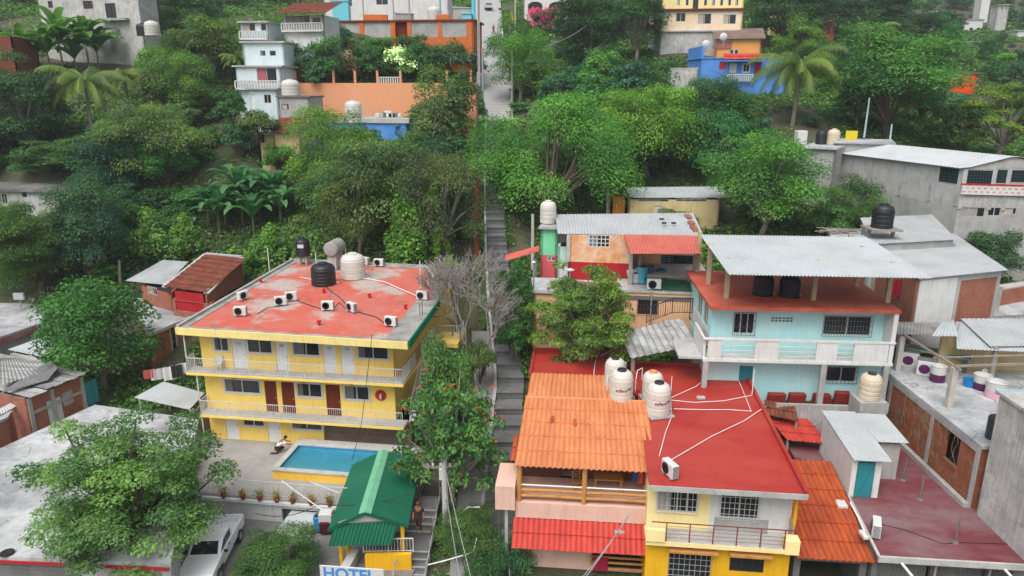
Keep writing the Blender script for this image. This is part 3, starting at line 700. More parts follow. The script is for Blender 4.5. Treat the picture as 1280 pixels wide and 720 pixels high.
# roof slab with its edge band
mb = MB(); mb.prism(poly, zr+.003, 8.0); mb.build('roof', M_hotelroof, hotel)
def inset(pl, k):
    c = Vector((sum(p[0] for p in pl)/len(pl), sum(p[1] for p in pl)/len(pl))); return [tuple(c+(Vector(p)-c)*k) for p in pl]
mb = MB(); pi = poly; bw = .42
for i, (p, q) in enumerate(zip(pi, pi[1:]+pi[:1])):
    d = (Vector(q)-Vector(p)).normalized(); n = Vector((-d.y, d.x)); k = 1.5 if i == 1 else (.35 if i == 0 else .55)
    mb.prism([tuple(Vector(p)+n*.01), tuple(Vector(q)+n*.01), tuple(Vector(q)+n*k), tuple(Vector(p)+n*k)], 8.002+.002*i, 8.03+.002*i)
mb.build('bare_roof_edge', M_hotelgrey, hotel)
mb = MB(); mb.extr([(poly[0][0]-.02, poly[0][1]-.03, zr-.02), (poly[1][0], poly[1][1]-.03, zr-.02), (poly[1][0], poly[1][1]-.03, 8.05), (poly[0][0]-.02, poly[0][1]-.03, 8.05)], (0, -.1, 0))
mb.extr([(poly[0][0]-.02, poly[0][1]-.1, zr), (poly[0][0]-.02, poly[0][1]-.1, 8.05), (poly[4][0]-.02, poly[4][1], 8.05), (poly[4][0]-.02, poly[4][1], zr)], (-.1, 0, 0))
mb.build('fascia', wear('fascia_yellow', srgb('efd98a'), srgb('d2c08a'), .8, 1, streak=.25), hotel)
mb = MB()
for p, q in ((poly[1], poly[2]), (poly[2], poly[3])):
    d = (Vector(q)-Vector(p)).normalized(); n = Vector((d.y, -d.x)); mb.prism([p, q, tuple(Vector(q)+n*.1), tuple(Vector(p)+n*.1)][::-1], zr-.03, 8.09)
mb.build('green_fascia', M_greend, hotel)
mb = MB()
for p, q in ((poly[3], poly[4]), (poly[4], poly[0])): mb.bar((*p, 8.1), (*q, 8.1), .2, .2)
mb.build('parapet_kerb', M_conc, hotel)
# balconies
bx1 = X(505, 470)+.25
for nm, z0, x1, xa in (('upper', zt0, bx1, .2), ('lower', zm0, bx1-.1, .75)):
    b = MB().box(xa, x1, -.05, WY+.03, z0-.17, z0).build('balcony', M_yellow, hotel)
    MB().box(xa+.02, x1-.02, -.03, WY-.005, z0+.003, z0+.02).build('floor', M_concl, b)
    MB().rail([(xa+.08, WY-.1, z0), (xa+.08, .05, z0), (x1-.08, .05, z0)], .95, .13, .022, 1.9).build('railing', M_frame, b)
b = MB().box(WX1+.003, bx1, WY+.035, 8.6, zt0-.17, zt0).build('side_walkway', M_yellow, hotel)
MB().box(WX1+.01, bx1-.02, WY+.04, 8.6, zt0+.003, zt0+.02).build('floor', wear('walk_tan', srgb('b59a6c'), srgb('8f7a57'), .6, 1), b)
MB().rail([(bx1-.08, .05, zt0), (bx1-.08, 3.0, zt0)], .95, .13, .022, 1.5).rail([(bx1-.08, 4.6, zt0), (bx1-.08, 8.6, zt0), (bx1+1.7, 8.6, zt0), (bx1+1.7, 9.9, zt0)], .95, .13, .022, 1.5).build('railing', M_frame, b)
lp = MB().box(bx1+.003, bx1+1.75, 7.6, 10, zt0-.35, zt0-.002).build('landing', M_yellow, hotel)
MB().box(bx1+.02, bx1+1.7, 9.7, 9.9, zg0-.5, zt0-.36).build('screen_wall', M_concl, hotel)
# outside stair on the right
st = MB(); n = 14
for k in range(n):
    y = 4.5-.0; st.box(bx1+.02, bx1+.9, 4.4-k*.27, 4.7-k*.27, zt0-.2*(k+1)-.06, zt0-.2*(k+1))
st.bar((bx1+.06, 4.6, zt0-.2), (bx1+.06, 4.6-n*.27, zt0-.2*n-.15), .05, .22); st.bar((bx1+.88, 4.6, zt0-.2), (bx1+.88, 4.6-n*.27, zt0-.2*n-.15), .05, .22)
sto = st.build('stair', M_frame, hotel); rl = MB()
for x in (bx1+.06, bx1+.88):
    rl.bar((x, 4.6, zt0+.8), (x, 4.6-n*.27, zt0-.2*n+.8), .04)
    for k in range(n+1): rl.bar((x, 4.6-k*.27, zt0-.2*k-.1), (x, 4.6-k*.27, zt0-.2*k+.8), .02)
rl.build('handrail', M_frame, sto)
# posts under the roof edge on the far left
for z0, z1, px_ in ((zt0, zr, .28), (zm0, zt0-.18, .83), (-.2, zm0-.18, .83)): MB().tube([(px_, .08, z0), (px_, .08, z1)], .045, 8).build('post', M_frame, hotel)
for u in (366, 320): MB().tube([(X(u, 440), .06, zt0), (X(u, 440), .06, zr)], .03, 8).build('post', M_frame, hotel)
def lst(L_, **k):
    for o in L_: window(hotel, T, *o, cols=2, rec=.06, trim=.09, curtain=(M_concd, random.uniform(.2, .6)) if random.random() < .6 else None, **k)
lst(ops[:4]); lst(opm[:3]); lst(opg[:2])
M_whitedoor = wear('white_door', (.74, .76, .77), (.62, .64, .65), .5, 1.5, streak=.12)
for k, o in enumerate(ops[4:]):
    d = door(hotel, T, *o, M_whitedoor, rec=.05, panels=False, label='white panel door on the top floor')
    MB(T).box((o[0]+o[1])/2-.16, (o[0]+o[1])/2+.16, -.045, -.03, o[2]+1.62, o[2]+1.8).build('number_plate', M_frame, d)
    if k: 
        me = text_mesh(str(9+k), .17, .004); me.transform(Matrix.Translation(((o[0]+o[1])/2, WY+.025, o[2]+1.71)) @ Matrix.Rotation(math.pi/2, 4, 'X')); me.materials.append(M_black)
        q = bpy.data.objects.new('door_number', me); S.collection.objects.link(q); q.parent = d
for o in opm[3:]: door(hotel, T, *o, M_wooddk, rec=.06, label='brown carved wooden door on the middle floor')
for o in opg[2:]: door(hotel, T, *o, M_whitedoor, rec=.05, panels=False, label='white door beside the pool deck')
# little yellow wall lamps above the upper windows
for o in ops[:4]+opm[:3]:
    for q in (.3,): x = o[0]+(o[1]-o[0])*.3; MB(T).lathe([(.02, 0), (.13, .02), (.11, .1), (.05, .12)], 10, (x, .12, o[3]+.02)).build('wall_lamp', M_yelpost, hotel)
# extinguisher on its red disc
ex, ez = fr.f(476, 494, WY); dsk = MB(T).lathe([(.37, .0), (.37, .03)], 28, (ex, .0, ez), axis='y').build('extinguisher_disc', M_red, hotel)
MB(T).lathe([(.075, -.2), (.085, -.17), (.085, .1), (.03, .16)], 12, (ex+.03, .12, ez)).build('extinguisher', M_frame, dsk)
MB(T).tube([(ex+.03, .12, ez+.16), (ex-.1, .12, ez+.2), (ex-.13, .12, ez+.0)], .015).build('hose', M_black, dsk)

# roof equipment: (u, v) is the foot of each unit in the photograph
def hz(u, v, z=8.03): x, y = fr.z(u, v, z); return fr.w(x, y, z)
for u, v, rz, lab in ((304, 375, 70, 'white condenser unit farthest left on the worn red hotel roof'), (301, 395, 10, 'white condenser unit nearest the left front corner of the hotel roof'),
  (351, 382, 25, 'left one of the two condensers standing back to back on the red hotel roof'), (364, 376, 25, 'right one of the two condensers standing back to back on the red hotel roof'),
  (410, 388, 8, 'white condenser with a round fan in the middle of the red hotel roof'), (440, 390, -35, 'condenser turned sideways just right of the roof middle on the hotel'),
  (528, 375, -5, 'condenser at the far right edge of the hotel roof'), (489, 408, -12, 'condenser on the bare concrete near the right front corner of the hotel roof'),
  (457, 331, -30, 'small condenser directly right of the white water tank on the hotel roof'), (474, 333, -5, 'condenser against the back parapet of the hotel roof')):
    ac_unit(hz(u, v), R(rz)+a, lab, 1.0)
p = hz(442, 347); water_tank(p, 'white ribbed water tank on the back of the red hotel roof', .95, 1.9, M_tankw, M_tankw, 'water tanks on the hotel roof', 2)
p = hz(405, 355); water_tank(p, 'black water tank in front of the white one on the hotel roof', .92, 1.6, M_black, M_black, 'water tanks on the hotel roof', 4)
p = hz(380, 330); p.z += .75; t = water_tank(p, 'black water tank on a raised stand at the back left of the hotel roof', .6, 1.45, M_black, M_black, 'water tanks on the hotel roof', 3)
for k in range(4):
    an = R(45+90*k); MB().box(.42*math.cos(an)-.06, .42*math.cos(an)+.06, .42*math.sin(an)-.06, .42*math.sin(an)+.06, -.75, 0).build('leg', M_concl, t)
MB().cbox(-.25, .25, -.62, -.605, .75, 1.05, .004).build('label_plate', M_frame, t)
p = hz(420, 335); t = thing('boiler_tank', 'grey horizontal cylinder tank on two brick piers on the hotel roof', 'boiler', p, a)
MB().lathe([(.1, -1.05), (.5, -1.0), (.62, -.85), (.62, .85), (.5, 1.0), (.1, 1.05)], 22, (0, 0, 1.75), axis='y').build('tank_body', wear('grey_insulation', (.33, .32, .31), (.2, .2, .2), .8, 1.5), t)
for y in (-.6, .6): MB().box(-.35, .35, y-.15, y+.15, 0, 1.25).build('pier', M_concl, t)
for q, lab in ((((322, 392), (335, 384), (349, 383), (360, 378)), 'black cable loop joining the paired condensers on the hotel roof'), (((372, 376), (395, 384), (408, 388)), 'black cable between the paired condensers and the round fan one'), (((414, 388), (424, 378), (430, 384), (438, 389)), 'tangled black cable between the two middle condensers on the hotel roof'), (((448, 390), (470, 396), (487, 408)), 'black cable running to the condenser at the hotel front corner'), (((405, 357), (425, 372), (440, 388)), 'thin cable from the black tank to the middle condenser')):
    cable([hz(u, v, 8.06) for u, v in q], .025, lab, name='roof_cable')
cable([hz(u, v, 8.08) for u, v in ((445, 346), (480, 352), (528, 373))], .035, 'white pipe running across the worn red hotel roof to its right edge', 'pipe', M_pipe, name='roof_pipe')
cable([hz(u, v, 8.08) for u, v in ((375, 346), (392, 350), (425, 352))], .03, 'short pale pipe between the tanks on the hotel roof', 'pipe', M_pipe, name='roof_pipe')
for u, v, h, lab in ((337, 340, 2.0, 'thin white vent rod standing left of the tanks on the hotel roof'), (526, 360, 2.1, 'thin white rod standing near the right back of the hotel roof'), (433, 332, 1.9, 'thin rod behind the white tank on the hotel roof'), (397, 352, 2.2, 'white rod standing against the black hotel tank')):
    p = hz(u, v); tag(MB().tube([p, p+Vector((0, 0, h))], .035, 6).build('vent_rod', M_pipe), lab, 'rod')
for u, v in ((405, 366), (462, 372), (399, 406), (507, 386), (326, 353)):
    p = hz(u, v); tag(MB().lathe([(.1, 0), (.11, .2), (.14, .22), (.14, .3), (.03, .34)], 10, p).build('ventilator', M_red), 'small red vent cap sticking up from the worn hotel roof', 'vent', 'vent caps on the hotel roof')
for u, v in ((525, 395), (528, 393)):
    p = hz(u, v); tag(MB().tube([p, p+Vector((0, 0, .9))], .03, 6).build('rebar_stub', M_concd), 'dark steel stub at the right edge of the hotel roof', 'rod', 'steel stubs on the hotel roof')
# white plastic chair on the upper balcony
x, z = fr.f(272, 448, .6); t = thing('plastic_chair', 'white plastic chair on the upper balcony of the yellow hotel', 'chair', fr.w(x, .6, zt0+.02), a+R(10))
MB().cbox(-.24, .24, -.22, .24, .4, .45, .015).build('seat', M_frame, t)
mb = MB(); mb.extr([(-.23, .22, .47), (.23, .22, .47), (.2, .3, .92), (-.2, .3, .92)], (0, .03, 0)); mb.build('backrest', M_frame, t)
for sx in (-.2, .2):
    for sy in (-.18, .2): MB().bar((sx*1.1, sy*1.1, 0), (sx, sy, .4), .04).build('leg', M_frame, t)
    MB().bar((sx*1.15, -.18, .64), (sx*1.15, .26, .66), .05, .03).build('armrest', M_frame, t)

# ---------------------------------------------------------------- pool deck in front of the hotel
DY0 = fr.z(330, 622, 0)[1]; DXR = fr.z(520, 620, 0)[0]; DXL = -2.0
wallm = wear('deck_wall_white', (.62, .63, .63), (.42, .42, .42), .6, .6, streak=.35, fine=.08)
dk = MB().box(DXL, DXR, DY0, WY+.2, -.35, -.003).build('pool_deck', wear('deck_concrete', (.36, .35, .335), (.25, .245, .235), .7, .5, .4, .7, fine=.12, spread=.25)); dk.location = fr.o; dk.rotation_euler = (0, 0, a); struct(dk)
rw = thing('retaining_wall', 'white painted retaining wall under the hotel pool deck', 'wall', fr.o, a)
gx0, gx1 = fr.f(352, 640, DY0)[0], fr.f(392, 640, DY0)[0]
mb = MB(); mb.walls(DXL, DXR, DY0+.02, WY, -2.6, -.355, .25, f=[(gx0-DXL, gx1+1.2-DXL, -2.6, -.62)], sides='flr'); mb.build('wall', wallm, rw)
MB().box(DXL, DXR, DY0-.14, DY0+.018, -.36, -.18).build('ledge', M_white, rw)
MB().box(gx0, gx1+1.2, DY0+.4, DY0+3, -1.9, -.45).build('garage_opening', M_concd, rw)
mb = MB(); mb.extr([(gx0+.55, DY0+.1, -.75), (gx1+.5, DY0+.1, -.75), (gx1+.2, DY0-1.3, -1.42), (gx0+.1, DY0-1.3, -1.42)], (0, 0, -.05)); mb.build('garage_door', M_zincw, rw)
t = tag(MB().rail([(DXL+.1, DY0+.12, 0), (DXR-.1, DY0+.12, 0)], .95, .14, .02, 2.2).build('railing', M_frame), 'white balustrade along the front of the pool deck', 'railing'); t.location = fr.o; t.rotation_euler = (0, 0, a)
# pool
rz_ = .6; pf = [fr.z(u, v, rz_) for u, v in ((340, 587), (378, 553))]
PXL, PY0 = pf[0]; PYB = pf[1][1]-.05; PXR = fr.z(512, 590, rz_)[0]
pool = thing('swimming_pool', 'raised rectangular swimming pool with yellow sides and blue water', 'pool', fr.o, a)
MB().walls(PXL, PXR, PY0, PYB, -.0, rz_-.05, .22).build('basin', wear('pool_yellow', srgb('f0c050'), srgb('d8a63c'), .6, 1, streak=.2), pool)
mb = MB()
for q in ((PXL-.06, PXR+.06, PY0-.06, PY0+.3), (PXL-.06, PXR+.06, PYB-.3, PYB+.5)): mb.box(*q, rz_-.048, rz_+.03)
for q in ((PXL-.06, PXL+.3, PY0+.302, PYB-.302), (PXR-.3, PXR+.06, PY0+.302, PYB-.302)): mb.box(*q, rz_-.048, rz_+.03)
mb.build('coping', M_concl, pool)
M_ptile = brick('pool_tile', (.02, .34, .66), (.018, .3, .62), (.08, .42, .66), .3, .3, .02, dirt=.15, streak=0)
mb = MB(); d_ = -1.3; q = (PXL+.23, PXR-.23, PY0+.23, PYB-.23)
mb.quad((q[0], q[2], d_), (q[1], q[2], d_), (q[1], q[3], d_), (q[0], q[3], d_))
for (xa, ya), (xb, yb) in (((q[0], q[2]), (q[1], q[2])), ((q[1], q[2]), (q[1], q[3])), ((q[1], q[3]), (q[0], q[3])), ((q[0], q[3]), (q[0], q[2]))): mb.quad((xa, ya, d_), (xb, yb, d_), (xb, yb, rz_-.049), (xa, ya, rz_-.049))
mb.build('lining', M_ptile, pool)
def water_mat():
    m, nt, bs, L = nodes('pool_water'); bs.inputs['Base Color'].default_value = (.18, .72, .92, 1); bs.inputs['Roughness'].default_value = .04
    bs.inputs['Transmission Weight'].default_value = .8; bs.inputs['IOR'].default_value = 1.33; bump(nt, bs, nz(nt, coord(nt), 2.6, 4, .55), .3, .06); return m
w_ = MB().box(q[0]+.002, q[1]-.002, q[2]+.002, q[3]-.002, rz_-.3, rz_-.16).build('pool_water', water_mat(), pool)
# flower pots on the ledge
for k, u in enumerate((279, 303, 324, 345, 365, 388, 411)):
    x = fr.f(u, 618, DY0-.07)[0]; t = thing('flower_pot', '%s terracotta flower pot from the left on the ledge under the pool railing' % ('first', 'second', 'third', 'fourth', 'fifth', 'sixth', 'seventh')[k], 'flower pot', fr.w(x, DY0-.07, -.178), random.uniform(0, 6), 'flower pots on the pool deck ledge')
    MB().lathe([(.1, 0), (.15, .26), (.17, .26), (.17, .31), (.13, .31)], 14).build('pot', plain('terracotta', srgb('8c3f2c'), .8), t)
    g = np.random.default_rng(k); n = 90; P = g.normal(size=(n, 3))*np.array([.13, .13, .12])+np.array([0, 0, .48]); V, Fq = leaves(P, g.normal(size=(n, 3))+[0, 0, .6], .14, .4, None, g)
    o = bpy.data.objects.new('plant', fast_mesh('plant', V, Fq, g.uniform(0, 1, n), M_leaf)); S.collection.objects.link(o); o.parent = t; o.color = ((.12, .13, .03, 1), (.2, .14, .03, 1))[k % 2]

# ---------------------------------------------------------------- green roofed pavilion
gp = [PZ(*q) for q in ((538, 641-3, 3.4),)]
ry0 = Frame((PZ(456, 639, 3.5).x, PZ(456, 639, 3.5).y, 0), -6)
GP = Frame((*PZ(456, 640, 3.3).xy, .0), 1.5); f2 = GP
rl_ = f2.z(627-150, 563, 3.3); Lr = rl_[1]                      # ridge length from front apex to back apex
apx = (0, 0, 3.3); le = f2.z(410, 662, 2.35); ri = f2.z(511, 653, 2.5)
pav = thing('pavilion', 'green corrugated roof pavilion beside the pool deck', 'pavilion', GP.o, GP.a)
ov = -le[0]; orr = ri[0]; y0 = 0
for nm, sx, zz in (('roof_panel', -ov, 2.35), ('roof_panel', orr, 2.5)):
    mb = MB(); mb.corr((0 if sx > 0 else 0, y0, 3.3), (0, 1, 0), (sx, 0, zz-3.3), Lr, math.hypot(sx, zz-3.3), .2, .022, 4); mb.build(nm, M_green, pav, solid=.02)
    MB().bar((0, y0-.03, 3.24), (sx, y0-.03, zz-.06), .05, .16).build('barge_board', M_green, pav)
mb = MB(); mb.extr([(-.32, -.05, 3.23), (0, -.05, 3.36), (.32, -.05, 3.23)], (0, Lr+.1, 0)); mb.build('ridge_cap', M_ridge, pav)
mb = MB(); mb.extr([(-ov*.75, .12, 2.62), (orr*.75, .12, 2.7), (0, .12, 3.2)], (0, .05, 0)); mb.build('gable', M_asb, pav)
ca = f2.z(409, 683, 1.65); cb = f2.z(483, 692, 1.65)
mb = MB(); mb.corr((ca[0]+.35, .1, 2.62), (cb[0]-ca[0], 0, 0), (-.3, ca[1]-.1, -1.0), cb[0]-ca[0]+.1, math.hypot(ca[1]-.1, 1.0), .19, .025, 4); mb.build('awning', M_green, pav, solid=.02)
for x, y in ((-ov+.5, .3), (orr-.35, .3), (orr-.35, Lr-.3), (-ov+.5, Lr-.3), (orr-.35, Lr*.5)): MB().tube([(x, y, -.1), (x, y, 2.36)], .11, 12).build('post', M_yelpost, pav)
xx = f2.z(436, 690, .3); MB().tube([(xx[0], xx[1], .0), (xx[0], xx[1], .75)], .13, 12).build('bollard', M_yelpost, pav)
bx = f2.z(500, 690, .9); mb = MB(); mb.rail([(-.2, bx[1], .9), (orr+.2, bx[1], .9)], .8, .16, .025, 1.2); mb.build('railing', M_frame, pav)
MB().box(-.1, orr+.1, bx[1]-.25, bx[1]+.0, -1.6, .895).build('parapet', M_yellow2, pav)
mb = MB(); mb.extr([(-1.0, bx[1]+.6, .12), (-.55, bx[1]+.6, .12), (-1.0, bx[1]-2.2, .12), (-1.5, bx[1]-2.2, .12)], (0, 0, .55)); mb.build('side_wall', M_concl, pav)
p = PZ(399, 662, .1); t = thing('barrel', 'blue plastic barrel standing beside the green pavilion', 'barrel', p)
MB().lathe([(.24, 0), (.28, .05), (.29, .3), (.27, .32), (.29, .34), (.29, .6), (.27, .62), (.29, .64), (.28, .86), (.24, .9)], 20).build('drum', M_bluepl, t); MB().lathe([(.2, .9), (.2, .93), (.05, .94)], 16).build('lid', M_black, t)
p = PZ(409, 664, .1); t = thing('drink_fridge', 'small white and maroon fridge behind the blue barrel', 'fridge', p, GP.a)
MB().cbox(-.35, .35, -.3, .3, .02, .7, .03).build('cabinet', plain('maroon', srgb('4a1f2a'), .5), t); MB().cbox(-.36, .36, -.31, .31, .71, 1.25, .03).build('top_box', M_ac, t); MB().box(-.3, .2, -.32, -.305, .74, .8).build('handle', M_red, t)
# HOTEL sign
p = PZ(440, 715, 2.2); sg = Frame((p.x, p.y, p.z-.45), -6); t = thing('hotel_sign', 'white board with blue HOTEL lettering at the bottom edge', 'sign', sg.o, sg.a)
wl = sg.f(400, 712, 0)[0]; wr = sg.f(480, 718, 0)[0]; zt = sg.f(440, 709, 0)[1]
MB().cbox(wl, wr, -.03, .03, zt-.85, zt, .012).build('board', M_frame, t)
me = text_mesh('HOTEL', .8, .012, .022); xs = [v.co.x for v in me.vertices]; k = (sg.f(469, 715, 0)[0]-sg.f(404, 713, 0)[0])/(max(xs)-min(xs)); cx = (sg.f(469, 715, 0)[0]+sg.f(404, 713, 0)[0])/2
me.transform(Matrix.Translation((cx, -.033, zt-.4)) @ Matrix.Rotation(math.pi/2, 4, 'X') @ Matrix.Scale(k, 4, (1, 0, 0)) ); me.materials.append(plain('sign_blue', srgb('3f86c8'), .5, var=.1)); o = bpy.data.objects.new('lettering', me); S.collection.objects.link(o); o.parent = t
for x in (wl+.3, wr-.3): MB().tube([(x, .06, zt-3.4), (x, .06, zt-.1)], .03, 6).build('post', M_steel, t)
# metal stair between pavilion and lane
p = PZ(522, 668, 1.1); SF = Frame((p.x, p.y, 0), -4); t = thing('outdoor_staircase', 'grey concrete stair with white edged treads beside the green pavilion', 'staircase', SF.o, SF.a)
tr_ = MB(); ed = MB(); z = -1.2; y = -4.2; 
for grp in range(3):
    ed = MB()
    for k in range(4):
        tr_.box(-.75, .75, y, y+.34, z-1.2, z+.2); ed.box(-.75, .75, y-.03, y+.05, z+.2, z+.25); y += .34; z += .22
    tr_.box(-.75, .75, y, y+1.1, z-1.4, z+.01); y += 1.1
    ed.build('tread_edges', M_conc, t)
tr_.build('steps', M_concd, t)
rl = MB()
for x in (-.8, .8): rl.tube([(x, -4.2, -.2), (x, y-.2, z+.75)], .03, 6); [rl.tube([(x, -4.2+q, -1.4+q*.45), (x, -4.2+q, -.1+q*.47)], .02, 5) for q in np.arange(0, y+4, 1.1)]
rl.build('handrail', M_steel, t); STAIR = SF

fe_ = thing('wooden_fence', 'dark weathered board fence along the left side of the yellow hotel', 'fence', HO.o, HO.a); mb = MB()
for k in range(34): y = -2.6+k*.24; mb.box(-.75, -.7, y, y+.21, -.6, 1.55+.08*math.sin(k*2.3))
mb.build('boards', M_greywood, fe_)
for y in (-2.6, 1.4, 5.4): MB().box(-.69, -.57, y, y+.12, -.6, 1.8).build('post', M_greywood, fe_)
for k, (u, lab) in enumerate(((75, 'left yellow post at the bottom edge below the wide leafy tree'), (201, 'right yellow post at the bottom edge beside the pickup'))):
    p = PZ(u, 722, .9); tag(MB().lathe([(.13, -1.2), (.13, .0), (.1, .06), (.02, .08)], 12, p).build('bollard', M_yelpost), lab, 'bollard', 'yellow posts at the kerb')
# ================================================================ red-roofed yellow house, lower right of centre
fr = RH; a = fr.a; RW, RD = 7.02, 15.4
rh = thing('house', 'two storey yellow house under a big flat red roof, barred windows and balcony in front', 'house', fr.o, a)
MB().prism([(0, 0), (RW, 0), (RW, RD), (0, RD)], 5.92, 6.1).build('roof', M_redroof, rh)
mb = MB(); mb.box(-.02, RW+.03, -.05, -.003, 5.86, 6.13); mb.build('roof_edge', M_concl, rh)
mb = MB(); mb.box(RW-.14, RW+.03, .0, RD, 6.102, 6.3); mb.box(-.02, .14, 10.5, RD, 6.102, 6.32); mb.box(.14, RW-.14, RD-.14, RD, 6.102, 6.26); mb.build('roof_kerb', M_redroof, rh)
zb, ze = 2.95, 3.2; WYr = 1.15; T = PLf(WYr)
w1 = fr.rect(821, 620, 872, 641, WYr); w2 = fr.rect(900, 619, 949, 649, WYr); split = fr.f(887, 640, WYr)[0]
op1 = (w1[0], w1[1], 4.1, 5.2); op2 = (w2[0], w2[1], 3.95, 5.35)
MB().walls(.05, split, WYr, RD-.1, zb+.2, 5.915, .2, f=[(op1[0]-.05, op1[1]-.05, *op1[2:])], sides='fl').build('wall', M_cream, rh)
MB().walls(split+.003, RW-.25, WYr, RD-.1, zb+.2, 5.915, .2, f=[(op2[0]-split, op2[1]-split, *op2[2:])], sides='frb').build('wall', M_white, rh)
xk = fr.f(962, 640, WYr)[0]
MB().box(split+.25, xk, WYr-.03, WYr-.003, zb+.2, 3.95).build('bare_plaster', M_conc, rh)
window(rh, T, *op1, cols=4, rows=1, rec=.06, grille=(7, 3, M_frame, .05), curtain=(M_conc, .35), label='white barred upper window')
window(rh, T, *op2, cols=2, rec=.06, grille=(8, 5, M_frame, .05))
MB().tube([(.6, .45, 5.5), (.6, .45, 5.9)], .02).build('roof_lamp', M_rust, rh)
b = MB().box(-.02, RW-.1, 0, WYr+.1, zb, ze-.02).build('balcony', M_cream, rh)
MB().cbox(-.03, .85, -.08, .12, ze-.02, ze+.65, .02).build('parapet_block', M_cream, b); MB().cbox(RW-.72, RW-.06, -.06, .5, ze-.25, ze+.5, .02).build('parapet_block', M_cream, b)
MB().box(.02, RW-.14, .02, WYr-.01, ze-.018, ze+.005).build('floor', M_concl, b)
mb = MB(); 
for i in range(6): x = .9+(RW-1.65)*i/5; mb.box(x-.025, x+.025, .02, .07, ze, ze+1.0)
mb.box(.2, RW-.3, .02, .06, ze+.97, ze+1.01); [mb.box(.9, RW-.7, .035, .05, ze+z, ze+z+.012) for z in (.2, .4, .6, .8)]; mb.build('railing', M_rust, b)
MB().box(RW-.3, RW-.24, .5, WYr+1.5, ze, ze+1.0).build('side_screen', wear('smoky_panel', srgb('b9a48a'), srgb('97826b'), .5, 1), b)
mb = MB()
for y in (.5, 1.4): mb.box(RW-.33, RW-.2, y, y+.13, ze+1.0, 5.9)
mb.build('side_post', M_yellow2, rh)
y0 = .45; T2 = PLf(y0); v1 = fr.rect(836, 690, 888, 724, y0); v2 = fr.rect(912, 694, 955, 715, y0)
opA = (v1[0], v1[1], .25, 2.6); opB = (v2[0], v2[1], v2[2], v2[3])
MB().walls(.05, RW-.3, y0, RD-.1, -2.2, zb-.003, .2, f=[(o[0]-.05, o[1]-.05, *o[2:]) for o in (opA, opB)]).build('wall', M_yellow2, rh)
window(rh, T2, *opA, cols=2, rec=.1, fm=M_iron, grille=(8, 8, M_conc, .03), label='tall dark barred ground floor window'); window(rh, T2, *opB, cols=3, rec=.1, fm=M_iron)
for q in (v1, v2): MB().box(q[0]-.1, q[1]+.25, y0-.5, y0-.05, 2.62, 2.72).build('timber_hood', M_wood, rh)
MB().box(.4, RW-.6, y0+1.2, RD-.5, -1.5, 5.8).build('rooms', M_dark, rh)
def rz6(u, v, z=6.12): x, y = fr.z(u, v, z); return fr.w(x, y, z)
g = 'white water tanks on the red roof'
for u, v, r, h, lab, lid in ((768, 482, .62, 1.75, 'back left white water tank with lettering, furthest from the viewer of its pair', M_black), (776, 499, .68, 1.8, 'front left white water tank with lettering beside the orange tiles', M_black),
      (815, 497, .6, 1.6, 'back right white water tank with an orange lid on the red roof', M_tileor), (822, 515, .68, 1.75, 'front right white water tank with lettering on the red roof', M_black)):
    water_tank(rz6(u, v, 6.25), lab, r, h, M_tankw, lid, g, 2, logo='Rotoplas', rz=R(random.uniform(5, 20)), stand=.12)
for u, v, rz, lab in ((776, 464, -75, 'slim condenser standing at the back parapet behind the white tanks'), (837, 595, -70, 'condenser at the front left corner of the big red roof'), (730, 447, -80, 'slim condenser on the left red roof near the tree')):
    ac_unit(rz6(u, v), R(rz), lab, 1.15)
pp = lambda *q, h=.05: [rz6(u, v, 6.12+h) for u, v in q]
for q, lab in ((((839, 497), (870, 483), (890, 467), (884, 457)), 'white pipe curving from the tanks to the back corner of the red roof'), (((838, 500), (868, 503), (905, 501), (940, 494)), 'white pipe running right from the tanks across the red roof'),
   (((842, 511), (880, 512), (912, 512), (939, 514), (917, 460)), 'white pipe bent in a corner across the right of the red roof'), (((957, 508), (930, 526), (890, 545), (842, 573), (832, 578)), 'white pipe slanting down to the front condenser on the red roof'),
   (((840, 470), (838, 500), (840, 520), (832, 540), (824, 570)), 'white pipe running down the red roof past the front tanks')):
    cable(pp(*q), .022, lab, 'pipe', M_pipe, name='roof_pipe')
for q, h, lab in ((((759, 476), (759, 462)), .9, 'white pipe loop beside the back left tank'), (((795, 473), (797, 463), (803, 460)), .8, 'white pipe loop between the two pairs of tanks'), (((742, 470), (744, 453), (749, 440)), .06, 'white pipe lying on the left red roof')):
    pts = pp(*q, h=h); cable([pts[0]-Vector((0, 0, h))]+pts+[pts[-1]-Vector((0, 0, h))], .03, lab, 'pipe', M_pipe, name='roof_pipe')
p = rz6(940, 493); cable([p, p+Vector((0, 0, 1.6))], .03, 'upright white vent pipe on the right of the red roof', 'pipe', M_pipe, name='vent_pipe')
p = rz6(876, 499); tag(MB().cbox(p.x-.25, p.x+.25, p.y-.12, p.y+.12, p.z, p.z+.18, .03).build('concrete_block', M_conc), 'loose grey block lying on the red roof beside a pipe', 'block')

